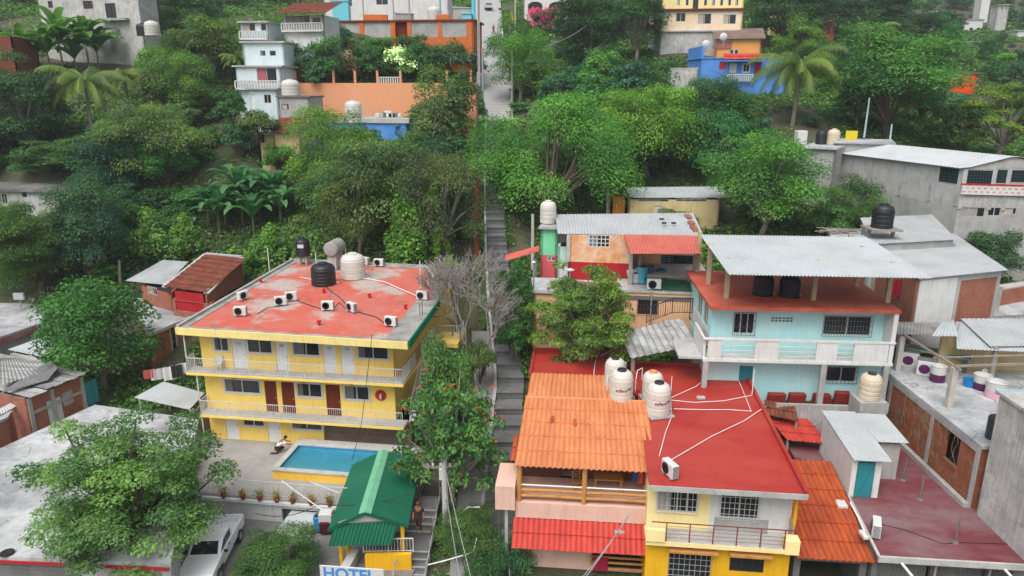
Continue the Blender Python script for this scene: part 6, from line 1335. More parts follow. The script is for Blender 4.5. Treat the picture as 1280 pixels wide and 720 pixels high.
MB().extr([q[1]+Vector((0, 0, gb.h)), q[2]+Vector((0, 0, gb.h)), mid_+Vector((0, 0, gb.h+1.05))], bk.normalized()*.2).build('gable', M_concl, gb.t)
# taller plain piece at its left end with tanks on the roof
p_, z_, b_ = qh(1000, 1046, 73, 71, 9, 183, 235); gl_ = PH('plain grey wall house with tanks on its roof left of the long block building', 'house', p_, z_, b_); gl_.walls(M_conc, -4, wins={0: [((1028, 192, 1030, 194), dict(cols=1))]}); gl_.slab(M_slab, .3)
zt2 = gl_.o.z+gl_.h
for u, Y, kind in ((1000, 75, 0), (1026, 75.5, 1), (1041, 75, 2), (1063, 75.5, 3)):
    p = PY(u, 180, Y); p.z = zt2+.03
    if kind == 1: water_tank(p, 'black water tank on the plain grey wall house', .55, 1.4, M_black, M_black)
    if kind == 2: water_tank(p, 'beige water tank on the plain grey wall house', .62, 1.5, M_beige, M_beige)
    if kind == 0: tag(MB().cbox(p.x-.5, p.x+.5, p.y-.5, p.y+.5, p.z, p.z+1.4, .05).build('cistern', M_frame), 'white square cistern on the plain grey wall house', 'cistern')
    if kind == 3:
        t = thing('painted_board', 'yellow and blue painted board standing on the grey roof', 'board', p); MB().cbox(-.6, .6, -.05, .05, .4, 1.35, .02).build('upper_panel', plain('board_yellow', srgb('d8c22c'), .6, var=.5), t); MB().cbox(-.6, .6, -.05, .05, 0, .395, .02).build('lower_panel', plain('board_blue', srgb('4f86b0'), .6, var=.5), t)
p_, z_, b_ = qh(1046, 1116, 74, 72, 5, 177, 190); x = PH('low slab roof behind the long grey building', 'house', p_, z_, b_); x.walls(M_concl, -2); x.slab(M_slab, .3)
for (u0, v0, Y0), (u1, v1, Y1), lab in (((1080, 172, 76), (1087, 122, 76), 'pale blue leaning pole behind the long grey building'), ((1112, 178, 72), (1115, 155, 72), 'short grey pipe with a hooked top behind the long grey building')):
    tag(MB().tube([PY(u0, v0, Y0), PY(u1, v1, Y1)], .1, 8, r1=.07).build('pole', plain('pale_blue_pole', srgb('9fb8c0'), .6)), lab, 'pole')

# ---- upper left: white building, small roofs
p_, z_, b_ = qh(45, 172, 112, 109, 4, -10, 60); x = PH('white building with streaked walls at the top left above banana plants', 'building', p_, z_, b_, name='building')
x.walls(M_whiteold, -5, wins={0: [((60, 1, 66, 10), dict(cols=1, fm=M_concd)), ((104, 1, 116, 11), dict(cols=2, fm=M_rust)), ((132, 4, 145, 23), dict(cols=2, fm=M_iron))]}); x.slab(M_conc, .3)
r_ = x.rect(0, (129, 23, 162, 26)); MB(x.T(0)).box(r_[0], r_[1], .003, .9, r_[2], r_[3]).build('ledge', M_conc, x.t)
for u, Y, m, r, h, lab in ((180, 106, M_black, .9, 1.6, 'black water tank beside the white building at the top left'), (191, 105, M_tankw, 1.0, 1.9, 'white water tank beside the white building at the top left')):
    p = on_ground(*PY(u, 44, Y).xy); p.z = PY(u, 45, Y).z; water_tank(p, lab, r, h, m, m)
p_, z_, b_ = qh(-40, 72, 78, 76, 6, 234, 262); x = PH('small white house with a dark slab roof among the trees at the left edge', 'house', p_, z_, b_); x.walls(M_whiteold, -3, wins={0: [((27, 240, 34, 247), dict(cols=1)), ((2, 242, 9, 254), dict(cols=2, fm=M_concl))]}); x.slab(wear('mossy_slab', (.12, .12, .12), (.35, .35, .34), .8, .6), .7, .3)
p_, z_, b_ = qh(-30, 14, 100, 100, 5, 44, 66); x = PH('brown red wall at the far left edge beside the banana plants', 'wall', p_, z_, b_, name='wall_piece'); x.walls(wear('brown_red', srgb('7d4032'), srgb('5c2e26'), .6, 1), -2)
# ---- stacked white house left of the orange wall
def bal(ph, i, z, h=.9, mat=None, gap=.35): ph_T = ph.T(i, .5); L = ph.edge(i)[3]; mb = MB(ph_T); [mb.box(k*gap-.08, k*gap+.08, -.06, .06, z, z+h-.12) for k in range(int(L/gap)+1)]; mb.box(0, L, -.1, .1, z+h-.12, z+h); mb.box(0, L, -.45, .1, z-.2, z); mb.build('balustrade', mat or M_frame, ph.t)
M_iceblue = wear('ice_blue_paint', srgb('cfdfe3'), srgb('b3c4c9'), .6, .6, streak=.3)
for u0, u1, Y, D, vt, vb, lab, wins, doors in (
   (310, 346, 88, 5, 110, 150, 'lowest white storey of the stacked hillside house', {0: [((330, 118, 339, 129), dict(cols=2)),]}, {0: [((311, 118, 319, 135), M_whitedoor)]}),
   (294, 350, 91, 5, 82, 112, 'open porch storey with curtains of the stacked hillside house', {0: [((321, 85, 346, 104), dict(cols=2, curtain=(plain('rose_curtain', srgb('a8606a'), .9), .45)))]}, {}),
   (303, 354, 95, 6, 52, 82, 'pale blue storey with two small windows of the stacked hillside house', {0: [((325, 63, 332, 70), dict(cols=1)), ((337, 63, 345, 70), dict(cols=1))]}, {}),
   (300, 334, 98, 5, 27, 54, 'top storey with a zinc roof and balcony of the stacked hillside house', {0: [((303, 29, 319, 40), dict(cols=2, fm=M_conc)), ((326, 29, 333, 40), dict(cols=1))]}, {})):
    p_, z_, b_ = qh(u0, u1, Y, Y-.4, D, vt, vb); x = PH(lab, 'house', p_, z_, b_, 'storeys of the stacked hillside house'); x.walls(M_iceblue, -3, wins=wins, doors=doors); x.slab(M_concl, .35)
    if vt in (82,): bal(x, 0, x.rect(0, (321, 100, 347, 109))[2]-.1)
    if vt == 27: bal(x, 0, x.rect(0, (300, 40, 334, 48))[2])
p_, z_, b_ = qh(353, 404, 99, 98, 5, 18, 50); x = PH('tile roofed porch house with white balusters above the pale blue storey', 'house', p_, z_, b_); x.walls(M_white, -3, wins={0: [((357, 20, 387, 31), dict(cols=3, fm=M_concd)), ((390, 21, 401, 31), dict(cols=1))]}); mb = MB()
q = [Vector((*k, x.h)) for k in x.p]; mb.tiles(q[0]-Vector((.6, 1.2, .1)), q[1]-q[0], (q[3]-q[0])+Vector((0, 0, 1.6)), (q[1]-q[0]).length+1.2, 6.2, .35, .9, .07); mb.build('roof', M_tileold, x.t, solid=.04); bal(x, 0, x.rect(0, (355, 30, 402, 38))[2])
p_, z_, b_ = qh(347, 386, 86, 85.5, 4, 120, 150); x = PH('grey block hut with one small window and a tank on its roof', 'hut', p_, z_, b_, name='hut'); x.walls(M_conc, -3, wins={0: [((352, 130, 361, 137), dict(cols=1, fm=M_concd))]}); x.slab(M_concd, .2)
p = PY(364, 120, 87); p.z = x.o.z+x.h+.03; water_tank(p, 'white water tank on the grey block hut at the end of the orange wall', 1.05, 1.75, M_tankw, M_tankw)
p_, z_, b_ = qh(322, 344, 82, 82, 4, 166, 188); x = PH('small tan house wall below the stacked hillside house', 'house', p_, z_, b_); x.walls(M_tan, -3, wins={0: [((324, 168, 331, 179), dict(cols=1))]}); x.slab(M_concl, .6)
P = [PY(u, v, Y) for u, v, Y in ((338, 167, 81), (376, 165, 80.5), (379, 148, 84.5), (348, 148, 85))]; t = thing('tile_roof', 'orange tiled roof below the grey block hut', 'roof', P[0]); mb = MB(); mb.tiles((0, 0, 0), P[1]-P[0], P[3]-P[0], (P[1]-P[0]).length, (P[3]-P[0]).length, .3, .8, .06); mb.build('tile_sheet', M_tileold, t, solid=.04); MB().box(.3, 3, .4, 3, -3, -.1).build('wall', M_tan, t)
# ---- faded orange retaining wall
p_, z_, b_ = qh(348, 596, 95, 92.5, .5, 104, 150); ow = PH('long faded orange retaining wall on the hillside', 'wall', p_, z_, b_, name='retaining_wall'); ow.walls(M_orangewall, -3, ow.h, room=False); ow.slab(M_orangewall, .05, .1)
L = ow.edge(0)[3]
for u in (368, 389, 416, 443, 471, 500, 558, 588):
    a_ = ow.hit(0, u, 95)[0]; MB(ow.T(0)).box(a_-.13, a_+.13, -.42, -.12, ow.h+.03, ow.h+1.5).build('post', wear('salmon_post', srgb('d99b77'), srgb('b97c5c'), .6, 2), ow.t)
a0, a1 = ow.hit(0, 473, 100)[0], ow.hit(0, 500, 100)[0]; mb = MB(ow.T(0)); [mb.box(a_-.07, a_+.07, -.33, -.2, ow.h+.03, ow.h+.65) for a_ in np.arange(a0, a1, .3)]; mb.box(a0, a1, -.36, -.17, ow.h+.655, ow.h+.76); mb.build('balusters', M_frame, ow.t)
# blue house below the wall
p_, z_, b_ = qh(410, 508, 86, 84.5, 5, 148, 172); x = PH('bright blue house with a white flat roof below the faded orange wall', 'house', p_, z_, b_); x.walls(M_blue, -3); x.slab(M_concl, .3, .5)
water_tank(PY(442, 146, 88)+Vector((0, 0, 0)), 'white water tank on the flat roof below the faded orange wall', 1.0, 1.8, M_tankw, M_tankw)
rr = random.Random(4)
for k in range(7): p = PY(472+k*4.5, 146.5, 87); w = rr.uniform(.2, .45); tag(MB().cbox(p.x-w, p.x+w, p.y-.2, p.y+.2, p.z, p.z+rr.uniform(.4, .8), .05).build('roof_box', (M_frame, M_concl, M_concd)[k % 3]), 'small box standing in the row on the flat roof below the orange wall', 'box', 'boxes on the roof below the orange wall')
# ---- orange terrace building
p_, z_, b_ = qh(404, 592, 115, 112.5, 8, 26, 56); ob = PH('orange terrace building with grey roll-down blinds at the top', 'building', p_, z_, b_, name='building')
bl_ = [(415, 449), (455, 488), (514, 547), (552, 583)]; z_lo = ob.rect(0, (415, 30, 449, 47))[2]; z_hi = ob.h-.25
mb = MB(); L = ob.edge(0)[3]; ops = [(ob.hit(0, a_, 38)[0], ob.hit(0, b_, 38)[0], z_lo, z_hi) for a_, b_ in bl_]+[(ob.hit(0, 494, 38)[0], ob.hit(0, 509, 38)[0], -1.0, z_hi)]
mb.panel(ob.T(0), L, -4, ob.h-.1, .3, ops); [mb.panel(ob.T(i), ob.edge(i)[3], -4, ob.h-.1, .3) for i in (1, 2, 3)]; mb.build('wall', M_orange, ob.t)
MB().prism([tuple(q*.98+Vector((.2, .5))) for q in ob.p], -3, ob.h-.2).build('rooms', plain('red_interior', srgb('6e2418'), .9), ob.t)
for q in ops[:4]:
    mb = MB(ob.T(0)); n = 40; mb.grid([[(q[0]+(q[1]-q[0])*i/n, -.12+.02*math.cos(i*math.pi/2), z) for i in range(n+1)] for z in (q[2]-.1, q[3])]); mb.build('roll_blind', M_conc, ob.t, solid=.02)
ob.slab(wear('dark_red_edge', srgb('7c2f22'), srgb('5c2018'), .6, 1), .3, .25)
MB(ob.T(0)).box(L*.06, L*.33, .003, .7, ob.rect(0, (415, 50, 460, 54))[2], z_lo-.35).build('balcony', M_orange, ob.t)
for u, h, m, lab in ((451, 6, M_steel, 'tall thin steel mast left on the orange terrace roof'), (489, 4, M_steel, 'thin steel mast second from the left on the orange terrace roof'), (509, 5, M_steel, 'thin steel mast in the middle of the orange terrace roof'), (548, 5.5, plain('mast_turq', srgb('4fb0b0'), .5), 'turquoise mast right of the middle of the orange terrace roof'), (590, 4, plain('mast_cyan', srgb('59c6d6'), .5), 'thick cyan post at the right end of the orange terrace roof')):
    a_, z = ob.hit(0, u, 26); q = ob.T(0)(a_, -1.5, ob.h); tag(MB().tube([ob.o+Vector(q), ob.o+Vector(q)+Vector((0, 0, h))], .12 if u < 590 else .28, 8).build('mast', m), lab, 'mast')
def on_ob(u, back): a_, z = ob.hit(0, u, 26); return ob.o+Vector(ob.T(0)(a_, -back, ob.h+.03))
water_tank(on_ob(537, 3.5), 'white water tank on the orange terrace roof', 1.1, 2.1, M_tankw, M_tankw)
p = on_ob(466, 1.6); tag(MB().cbox(p.x-1.8, p.x+1.8, p.y-.4, p.y+.4, p.z, p.z+.9, .05).build('orange_counter', M_orange), 'long orange block counter on the terrace roof', 'counter')
p = on_ob(552, 1.2); tag(MB().cbox(p.x-1.0, p.x+1.0, p.y-.3, p.y+.3, p.z, p.z+.8, .05).build('orange_counter', M_orange), 'short orange block at the right of the terrace roof', 'counter')
for u, w, h, m, lab in ((420, 2.5, 3.4, plain('cyan_tarp', srgb('6cc6d6'), .6), 'cyan tarpaulin hut on the left end of the orange terrace roof'), (500, 2.6, 1.2, M_conc, 'grey rubble box in the middle of the orange terrace roof'), (575, 3.0, 2.0, M_conc, 'grey panel shed at the right of the orange terrace roof'), (582, 1.4, .9, plain('cyan_tarp', srgb('6cc6d6'), .6), 'pale cyan box at the right end of the orange terrace roof')):
    p = on_ob(u, 2.8 if h > 1 else 1.4); t = thing('roof_shed', lab, 'shed', p); MB().cbox(-w/2, w/2, -.7, .7, 0, h*.85, .05).build('body', m, t); mb = MB(); mb.extr([(-w/2-.1, -.8, h*.85), (w/2+.1, -.8, h*.85), (w/2+.1, -.8, h*.9), (-w/2-.1, -.8, h)], (0, 1.7, 0)); mb.build('cover', m, t)
p_, z_, b_ = qh(404, 560, 128, 127, 5, -12, 14); x = PH('pale building with dark windows at the top edge behind the orange terrace', 'building', p_, z_, b_, name='building'); x.walls(M_white, -5, wins={0: [((412, -4, 425, 8), dict(cols=2)), ((430, -4, 440, 8), dict(cols=2)), ((470, -4, 485, 6), dict(cols=2))]}); x.slab(M_concl, .3)
# ---- apartment house
c0, c1 = PY(828, 12, 118), PY(929, 12, 116.5); d = (c1-c0).xy.normalized(); n_ = Vector((-d.y, d.x)); c2 = PY(812, 12, 127)
ap = PH('pale peach and white apartment house with rows of windows at the top', 'apartment house', [c0.xy, c1.xy, c1.xy+n_*10, c2.xy], PY(828, -14, 118).z, PY(828, 66, 118).z, name='apartment_house')
zf1 = ap.rect(0, (830, 9, 900, 11))[2]; zf2 = ap.rect(0, (830, 36, 900, 38))[2]
ap.walls(M_cream, zf1, None, wins={0: [((a_, -1, a_+4, 7), dict(cols=1)) for a_ in (846, 857, 880, 890, 900, 910, 919)]+[((866, -2, 873, 11), dict(cols=1, fm=M_wooddk))]}, name='upper_wall')
ap.walls(wear('apartment_pale', srgb('e9dcc4'), srgb('e8c49a'), .9, .12, .45, .6, streak=.15), zf2, zf1-.3, wins={0: [((845, 16, 857, 27), dict(cols=2)), ((872, 17, 889, 30), dict(cols=2)), ((904, 18, 920, 30), dict(cols=2))], 3: [((817, 16, 823, 28), dict(cols=1))]}, room=False, name='middle_wall')
ap.walls(M_whiteold, -4, zf2-.2, wins={3: [((816, 45, 822, 56), dict(cols=1))]}, room=False, name='lower_wall'); ap.slab(M_concl, .4)
MB(ap.T(0)).box(-.3, ap.edge(0)[3]+.3, -.1, .35, zf1-.3+.003, zf1-.003).build('storey_band', M_wooddk, ap.t)
MB(ap.T(0)).box(-.1, ap.edge(0)[3], -.1, .3, zf2-.2+.003, zf2-.003).build('storey_band', M_concl, ap.t)
# orange house with brown roof, blue house in front
p_, z_, b_ = qh(896, 952, 112, 110.5, 6, 47, 72); x = PH('orange house with a brown sheet roof behind the blue house', 'house', p_, z_, b_)
x.walls(wear('orange_light', srgb('e39a4f'), srgb('cf8640'), .5, .8), -2, wins={0: [((912, 62, 917, 68), dict(cols=1)), ((918, 62, 923, 68), dict(cols=1))]}); x.lean(wear('brown_sheet', (.16, .11, .09), (.26, .2, .17), .8, .7), x.h-.2, x.h+1.7, .6, .3)
x.band(0, 0, .35, x.h-1.6, x.h-.6, .1, M_brick, 'brick_panel')
for k, (u, v) in enumerate(((905, 46), (883, 55))): p = PY(u, v, 107); t = thing('satellite_dish', ('white satellite dish on the orange house', 'white satellite dish on the blue house corner')[k], 'satellite dish', p); MB().lathe([(.05, 0), (.35, .06), (.55, .2), (.5, .2), (.02, .03)], 16, axis='y').build('dish', M_frame, t); MB().tube([(0, .1, -1.2), (0, .1, 0)], .05).build('mast', M_steel, t)
c0, c1 = PY(877, 74, 104), PY(984, 74, 103); d = (c1-c0).xy.normalized(); n_ = Vector((-d.y, d.x)); c2 = PY(860, 74, 111)
bh = PH('bright blue house with a red tile trim and white balustrade on the hill', 'house', [c0.xy, c1.xy, c1.xy+n_*7, c2.xy], PY(877, 72, 104).z, PY(877, 104, 104).z)
bh.walls(M_blue, -3, wins={0: [((928, 79, 938, 91), dict(cols=2, fm=M_frame, fw=.16)), ((899, 77, 907, 87), dict(cols=1, fm=M_redpaint, pane=M_redpaint))]}, doors={0: [((912, 79, 921, 91), M_frame), ((943, 78, 951, 93), M_redpaint)]}); bh.slab(M_blue, .15)
MB(bh.T(3)).box(0, bh.edge(3)[3], -.3, .05, bh.h, bh.h+1.5).build('parapet', M_blue, bh.t)
mb = MB(bh.T(0)); a0, a1 = bh.hit(0, 904, 72)[0], bh.hit(0, 953, 72)[0]; mb.tiles((a0, 1.1, bh.h-.35), (1, 0, 0), (0, -1.3, .8), a1-a0, 1.6, .3, .8, .06); mb.build('tile_trim', M_tilered, bh.t, solid=.03)
MB(bh.T(0)).box(a0-.2, a1, 1.05, 1.2, bh.h-.55, bh.h-.38).build('eave_board', M_blue, bh.t)
r_ = bh.rect(0, (908, 94, 940, 102)); mb = MB(bh.T(0)); [mb.box(a_-.07, a_+.07, .6, .75, r_[2], r_[3]) for a_ in np.arange(r_[0], r_[1], .28)]; mb.box(r_[0], r_[1], .55, .8, r_[3]+.002, r_[3]+.14); mb.build('balustrade', M_frame, bh.t)
p_, z_, b_ = qh(837, 873, 101, 100.5, 2, 85, 104); x = PH('streaked white retaining wall left of the blue house', 'wall', p_, z_, b_, name='retaining_wall'); x.walls(M_whiteold, -3)
x.slab(M_concl, .05)
# ---- white house with arches at the top of the lane
p_, z_, b_ = qh(655, 712, 168, 167, 8, -8, 34); x = PH('white house with two dark arches behind the magenta bougainvillea', 'house', p_, z_, b_); x.walls(M_white, -4, None)
for u0, u1 in ((660, 678), (686, 708)):
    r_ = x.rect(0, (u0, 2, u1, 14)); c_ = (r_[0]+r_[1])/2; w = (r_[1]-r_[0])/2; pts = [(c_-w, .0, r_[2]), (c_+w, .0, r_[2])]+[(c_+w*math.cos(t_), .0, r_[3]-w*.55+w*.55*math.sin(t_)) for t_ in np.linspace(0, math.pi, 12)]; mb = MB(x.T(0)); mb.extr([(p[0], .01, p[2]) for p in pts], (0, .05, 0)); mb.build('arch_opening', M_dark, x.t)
    MB(x.T(0)).box(r_[0], r_[1], .07, .2, r_[2]-.3, r_[2]+.5).build('arch_sill', M_brick, x.t)
x.slab(M_white, .3)
# ---- orange awning house and far houses on the right
p_, z_, b_ = qh(1188, 1222, 130, 129, 4, 91, 116); x = PH('bright orange house wall standing out between dark trees on the right', 'house', p_, z_, b_); x.walls(wear('vivid_orange', srgb('e8481c'), srgb('d63c14'), .4, .8), -1, None); x.slab(M_concd, .3)
for k, (u0, u1, Y, vt, vb, m, lab) in enumerate(((1207, 1230, 250, 24, 50, M_white, 'far white house with stepped walls on the right hill'), (1225, 1241, 255, 36, 50, M_white, 'far small white house right of the stepped one'), (1204, 1232, 215, 52, 66, M_concl, 'far pale flat roofed house below the white ones'), (1272, 1300, 235, 38, 60, M_white, 'far white house cut by the right edge'), (1160, 1172, 240, 14, 24, M_concl, 'far pale house wall in the trees near the top right'), (1228, 1240, 260, -8, 4, M_white, 'far pale house at the very top right'), (1182, 1202, 160, 108, 118, M_concl, 'low pale wall left of the bright orange house'), (1182, 1204, 120, 139, 149, M_blue, 'small blue shed among the trees below the bright orange house'), (1030, 1046, 150, 18, 30, M_tilefad, 'red walled house in the trees at the top right'), (966, 984, 140, 12, 34, M_cream, 'pale cream house wall at the top beside tall trees'), (1248, 1262, 245, 6, 16, M_concl, 'far grey house above the white ones'), (1200, 1212, 200, 70, 78, M_concl, 'far small roof below the white houses'))):
    p_, z_, b_ = qh(u0, u1, Y, Y-.5, 5, vt, vb); x = PH(lab, 'house', p_, z_, b_, 'far houses on the right hillside'); u_ = (u0+u1)/2; vv = (vt+vb)/2
    x.walls(m, -4, wins={0: [((u0+(u1-u0)*.2, vv-2.5, u0+(u1-u0)*.4, vv+2), dict(cols=1)), ((u0+(u1-u0)*.6, vv-2.5, u0+(u1-u0)*.8, vv+2), dict(cols=1))]}); x.slab(M_concl, .4)
# ================================================================ trees and plants
G_DARK, G_TEAL, G_MID, G_BRIGHT, G_YEL, G_OLIVE, G_PALE, G_RED = (.032, .084, .036), (.03, .084, .054), (.044, .112, .04), (.065, .16, .036), (.105, .17, .04), (.07, .1, .042), (.085, .14, .08), (.1, .04, .03)
KD = {'fine': (.6, .8, 1.05), 'round': (.62, 1.0, 1.0), 'lump': (.62, 1.0, 1.0), 'layer': (.55, .85, 1.0), 'loose': (.6, .85, 1.0), 'plume': (.55, .95, 1.05), 'weep': (.5, 1.0, 1.1)}
def proto_for(kind, seed, big):
    n, ls = {0: (5000, .1), 1: (12000, .064), 2: (26000, .042), 3: (44000, .031), 4: (7500, .062)}[big]
    asp = .34 if kind in ('plume', 'weep') else .6; fl, zc = KD[kind][1], KD[kind][2]
    return tree_proto(kind, seed, n, ls*(1.25 if kind in ('plume', 'weep') else 1), asp, fl, zc, M_barkl if seed % 2 else M_barkm)
USED = []           # u, v middle, half width, half height of every tree in the picture
def tree_px(kind, u, vt, vb, w, color, label, big=1, seed=None, Y=None, z=None, rz=None, cat='tree', group=None, yscale=1, name='tree'):
    """tree whose crown is w px wide, with its top at row vt and its foot at row vb in the photograph"""
    if Y is None: b = hit(u, vb)
    else: b = PY(u, vb, Y); b.z = float(terr(b.x, b.y)) if z is None else z
    if b is None: return None
    mid_ = PY(u, vt*.55+vb*.45, b.y); zz_ = b.z; b = Vector((mid_.x, b.y, float(terr(mid_.x, b.y)) if z is None else z)); b.z = min(b.z, zz_+1.5)
    dep = depth_at(mid_); R_ = w/2*dep/FPX*.96; Ht = (PY(u, vt, b.y).z-b.z)/1.0
    zc, fl = KD[kind][2], KD[kind][1]; sz = max(.6, Ht)/(zc+fl*.95)
    m = proto_for(kind, seed if seed is not None else random.randint(0, 3), big)
    USED.append((u, (vt+vb)/2, w/2, (vb-vt)/2)); return put(name, m, ('crown', 'trunk'), label, cat, b, R_, sz, color, rz, group)
def bush_px(kind, u, vt, vb, w, color, label, big=0, seed=None, Y=None, cat='bush', group=None, name='bush'):
    b = hit(u, vb) if Y is None else PY(u, vb, Y)
    if b is None: return None
    dep = depth_at(b); R_ = w/2*dep/FPX; H_ = max(.4, PY(u, vt, b.y).z-b.z)/1.25
    m = bush_proto(kind, seed if seed is not None else random.randint(0, 3), *((2000, .15) if big == 0 else ((5000, .1) if big == 1 else (9000, .06))))
    return put(name, m, ('foliage', 'stem'), label, cat, b, R_, H_, color, None, group)
# --- the trees one notices first
tree_px('lump', 120, 352, 487, 140, (.034, .1, .028), 'dense dark round tree between the left brick house and the hotel', 1, 1)
tree_px('fine', 166, 528, 760, 268, (.075, .14, .055), 'wide pale leafy tree over the concrete roof beside the white pickup', 3, 2, Y=31.5, z=-.4)
tree_px('lump', 357, 664, 770, 100, (.04, .085, .03), 'small dark leafy tree on the parking lot at the bottom edge', 2, 0, Y=31.3, z=0)
tree_px('lump', 318, 690, 770, 50, (.035, .075, .03), 'low dark leafy tree left of the one at the bottom edge', 1, 2, Y=31, z=0)
tree_px('fine', 735, 330, 470, 145, (.085, .14, .035), 'leafy tree in front of the lower peach house behind the red roof', 2, 3, Y=46.5)
tree_px('weep', 692, 124, 288, 208, (.07, .16, .045), 'huge bright green drooping tree above the stair lane', 3, 0)
tree_px('lump', 957, 166, 296, 142, (.058, .14, .04), 'bright broad tree in front of the grey block building', 2, 1)
tree_px('lump', 1118, 38, 172, 168, (.05, .12, .038), 'great broad tree behind the long grey block building', 2, 2)
tree_px('plume', 812, 104, 222, 150, (.095, .175, .035), 'yellow green feathery tree right of the huge drooping tree', 2, 1)
tree_px('round', 892, 98, 190, 96, (.032, .075, .03), 'dark round tree between the blue house and the feathery tree', 2, 2)
tree_px('lump', 652, 28, 128, 84, (.06, .14, .035), 'fresh green tree standing right beside the upper lane', 2, 3)
tree_px('round', 735, -14, 84, 100, (.026, .06, .026), 'tall dark tree right of the magenta bougainvillea', 2, 0)
tree_px('round', 798, -26, 76, 84, (.028, .065, .03), 'tall dark tree directly left of the apartment house', 2, 1)
tree_px('plume', 476, 166, 290, 190, (.065, .105, .05), 'broad olive feathery tree below the faded orange wall', 2, 2)
tree_px('plume', 412, 134, 262, 118, (.085, .15, .035), 'yellowish feathery tree left of the broad olive one', 2, 0)
tree_px('plume', 552, 185, 322, 110, (.06, .08, .045), 'grey green feathery tree directly left of the stair lane', 2, 3)
tree_px('plume', 446, 205, 318, 90, (.075, .1, .04), 'drooping olive tree behind the middle of the hotel roof', 2, 1)
tree_px('lump', 556, 82, 168, 86, (.06, .105, .04), 'olive tree growing up in front of the faded orange wall', 1, 0, Y=88)
tree_px('plume', 540, 116, 182, 62, (.09, .12, .07), 'pale grey green tree below the olive one at the orange wall', 1, 2, Y=85)
tree_px('lump', 232, 64, 148, 86, (.065, .12, .035), 'round lumpy tree left of the stacked white house', 2, 1)
tree_px('plume', 186, 124, 232, 124, (.085, .125, .06), 'pale feathery tree in the middle of the left slope', 2, 2)
tree_px('round', 40, 252, 368, 136, (.05, .095, .026), 'big dark tree with yellow tips in front of the small white house', 3, 0)
tree_px('round', 28, 68, 200, 124, (.026, .06, .034), 'large dark tree at the left edge below the banana plants', 2, 3)
tree_px('layer', 112, 164, 226, 160, (.04, .08, .034), 'wide dark layered tree right above the small white house', 2, 0)
tree_px('lump', 104, 222, 362, 96, (.03, .07, .045), 'dark bluish tree behind the round dense tree', 2, 2)
tree_px('plume', 262, 18, 96, 96, (.07, .1, .04), 'olive tree right of the white tank at the top left', 1, 1)
tree_px('round', 225, -20, 60, 110, (.03, .065, .035), 'dark tree at the top edge right of the white building', 2, 2)
tree_px('loose', 1254, 102, 205, 112, (.1, .14, .035), 'yellowish tree at the right edge below the bright orange house', 2, 1)
tree_px('round', 1200, 128, 198, 70, (.035, .075, .03), 'dark tree directly behind the gable of the grey building', 1, 0)
tree_px('lump', 1062, 222, 296, 84, (.05, .1, .034), 'bushy tree against the wall of the grey block building', 2, 3)
tree_px('lump', 1042, 252, 300, 60, (.055, .12, .045), 'fresh green shrubby tree lower left of the bushy one', 1, 1)
tree_px('round', 1236, 290, 354, 84, (.03, .07, .042), 'dark bluish shrubby tree at the foot of the grey building', 1, 2)
tree_px('round', 985, -30, 62, 130, (.03, .066, .034), 'large dark tree at the top right of the apartment house', 2, 0)
tree_px('round', 1085, -20, 55, 120, (.028, .06, .036), 'dark tall tree in the middle of the top right hillside', 2, 1)
tree_px('round', 1142, 6, 84, 76, (.028, .062, .034), 'dark tree behind the great broad tree on its right', 2, 3)
tree_px('lump', 1000, 22, 90, 64, (.07, .125, .035), 'light green tree above the coconut palm on the right', 1, 0)
tree_px('round', 645, 330, 405, 56, (.035, .085, .034), 'dark green tree between the stair lane and the lower peach house', 1, 1, Y=50)
tree_px('lump', 845, 262, 292, 60, (.07, .115, .035), 'low leafy tree in front of the tan house', 1, 2)
# vine mounds
def mound(u, vt, vb, w, c, label, n=5000, seed=0):
    b = hit(u, vb); dep = depth_at(b); R_ = w/2*dep/FPX; H_ = max(.5, PY(u, vt, b.y).z-b.z); g = np.random.default_rng(seed+50); Ps, Ns, Ts = [], [], []
    for k in range(14):      # ragged hanging mats, each a lump with strands trailing down from it
        az = g.uniform(0, 6.283); r = g.uniform(0, .85); c0 = np.array([math.cos(az)*r, math.sin(az)*r*.7, (1-r**1.6)*g.uniform(.55, 1.0)]); m = n//14; d = unit(g.normal(size=(m, 3))); d[:, 2] = np.abs(d[:, 2])
        rad = g.uniform(.16, .34); P = c0+d*rad*g.uniform(.4, 1.05, (m, 1))*np.array([1, 1, .8]); st = g.uniform(0, 1, m)**2*c0[2]*g.uniform(.4, 1.0); P[:, 2] -= st; P[:, :2] += (d[:, :2]*.15)*st[:, None]; Ps.append(P); Ns.append(d+[0, 0, .4]+g.normal(size=(m, 3))*.5); Ts.append(np.clip(g.uniform(0, .6)+g.uniform(0, .4, m), 0, 1))
    P = np.concatenate(Ps)*np.array([R_, R_, H_]); P[:, 2] = np.maximum(P[:, 2], .05); N = np.concatenate(Ns); T_ = np.concatenate(Ts)
    V, Fq = leaves(P, N, .3*g.uniform(.5, 1.4, len(P)), .6, None, g); o = bpy.data.objects.new('vine_mound', fast_mesh('vine_mound', V, Fq, T_, M_leaf)); S.collection.objects.link(o); o.location = b; o.color = (*c, 1); tag(o, label, 'vine')
mound(512, 244, 335, 84, (.085, .17, .035), 'bright climbing vine draped just behind the hotel roof', 6000, 1); mound(188, 268, 332, 92, (.08, .15, .045), 'tangled light green vine mound above the zinc lean-to', 5000, 2)
mound(235, 272, 326, 54, (.09, .16, .045), 'tangled vine mound right of the first on the left slope', 3500, 3); mound(345, 285, 330, 80, (.07, .14, .035), 'low green vine carpet behind the left tank of the hotel', 4000, 4); mound(300, 310, 345, 60, (.075, .15, .035), 'vine carpet right of the old red tile roof', 3500, 5)
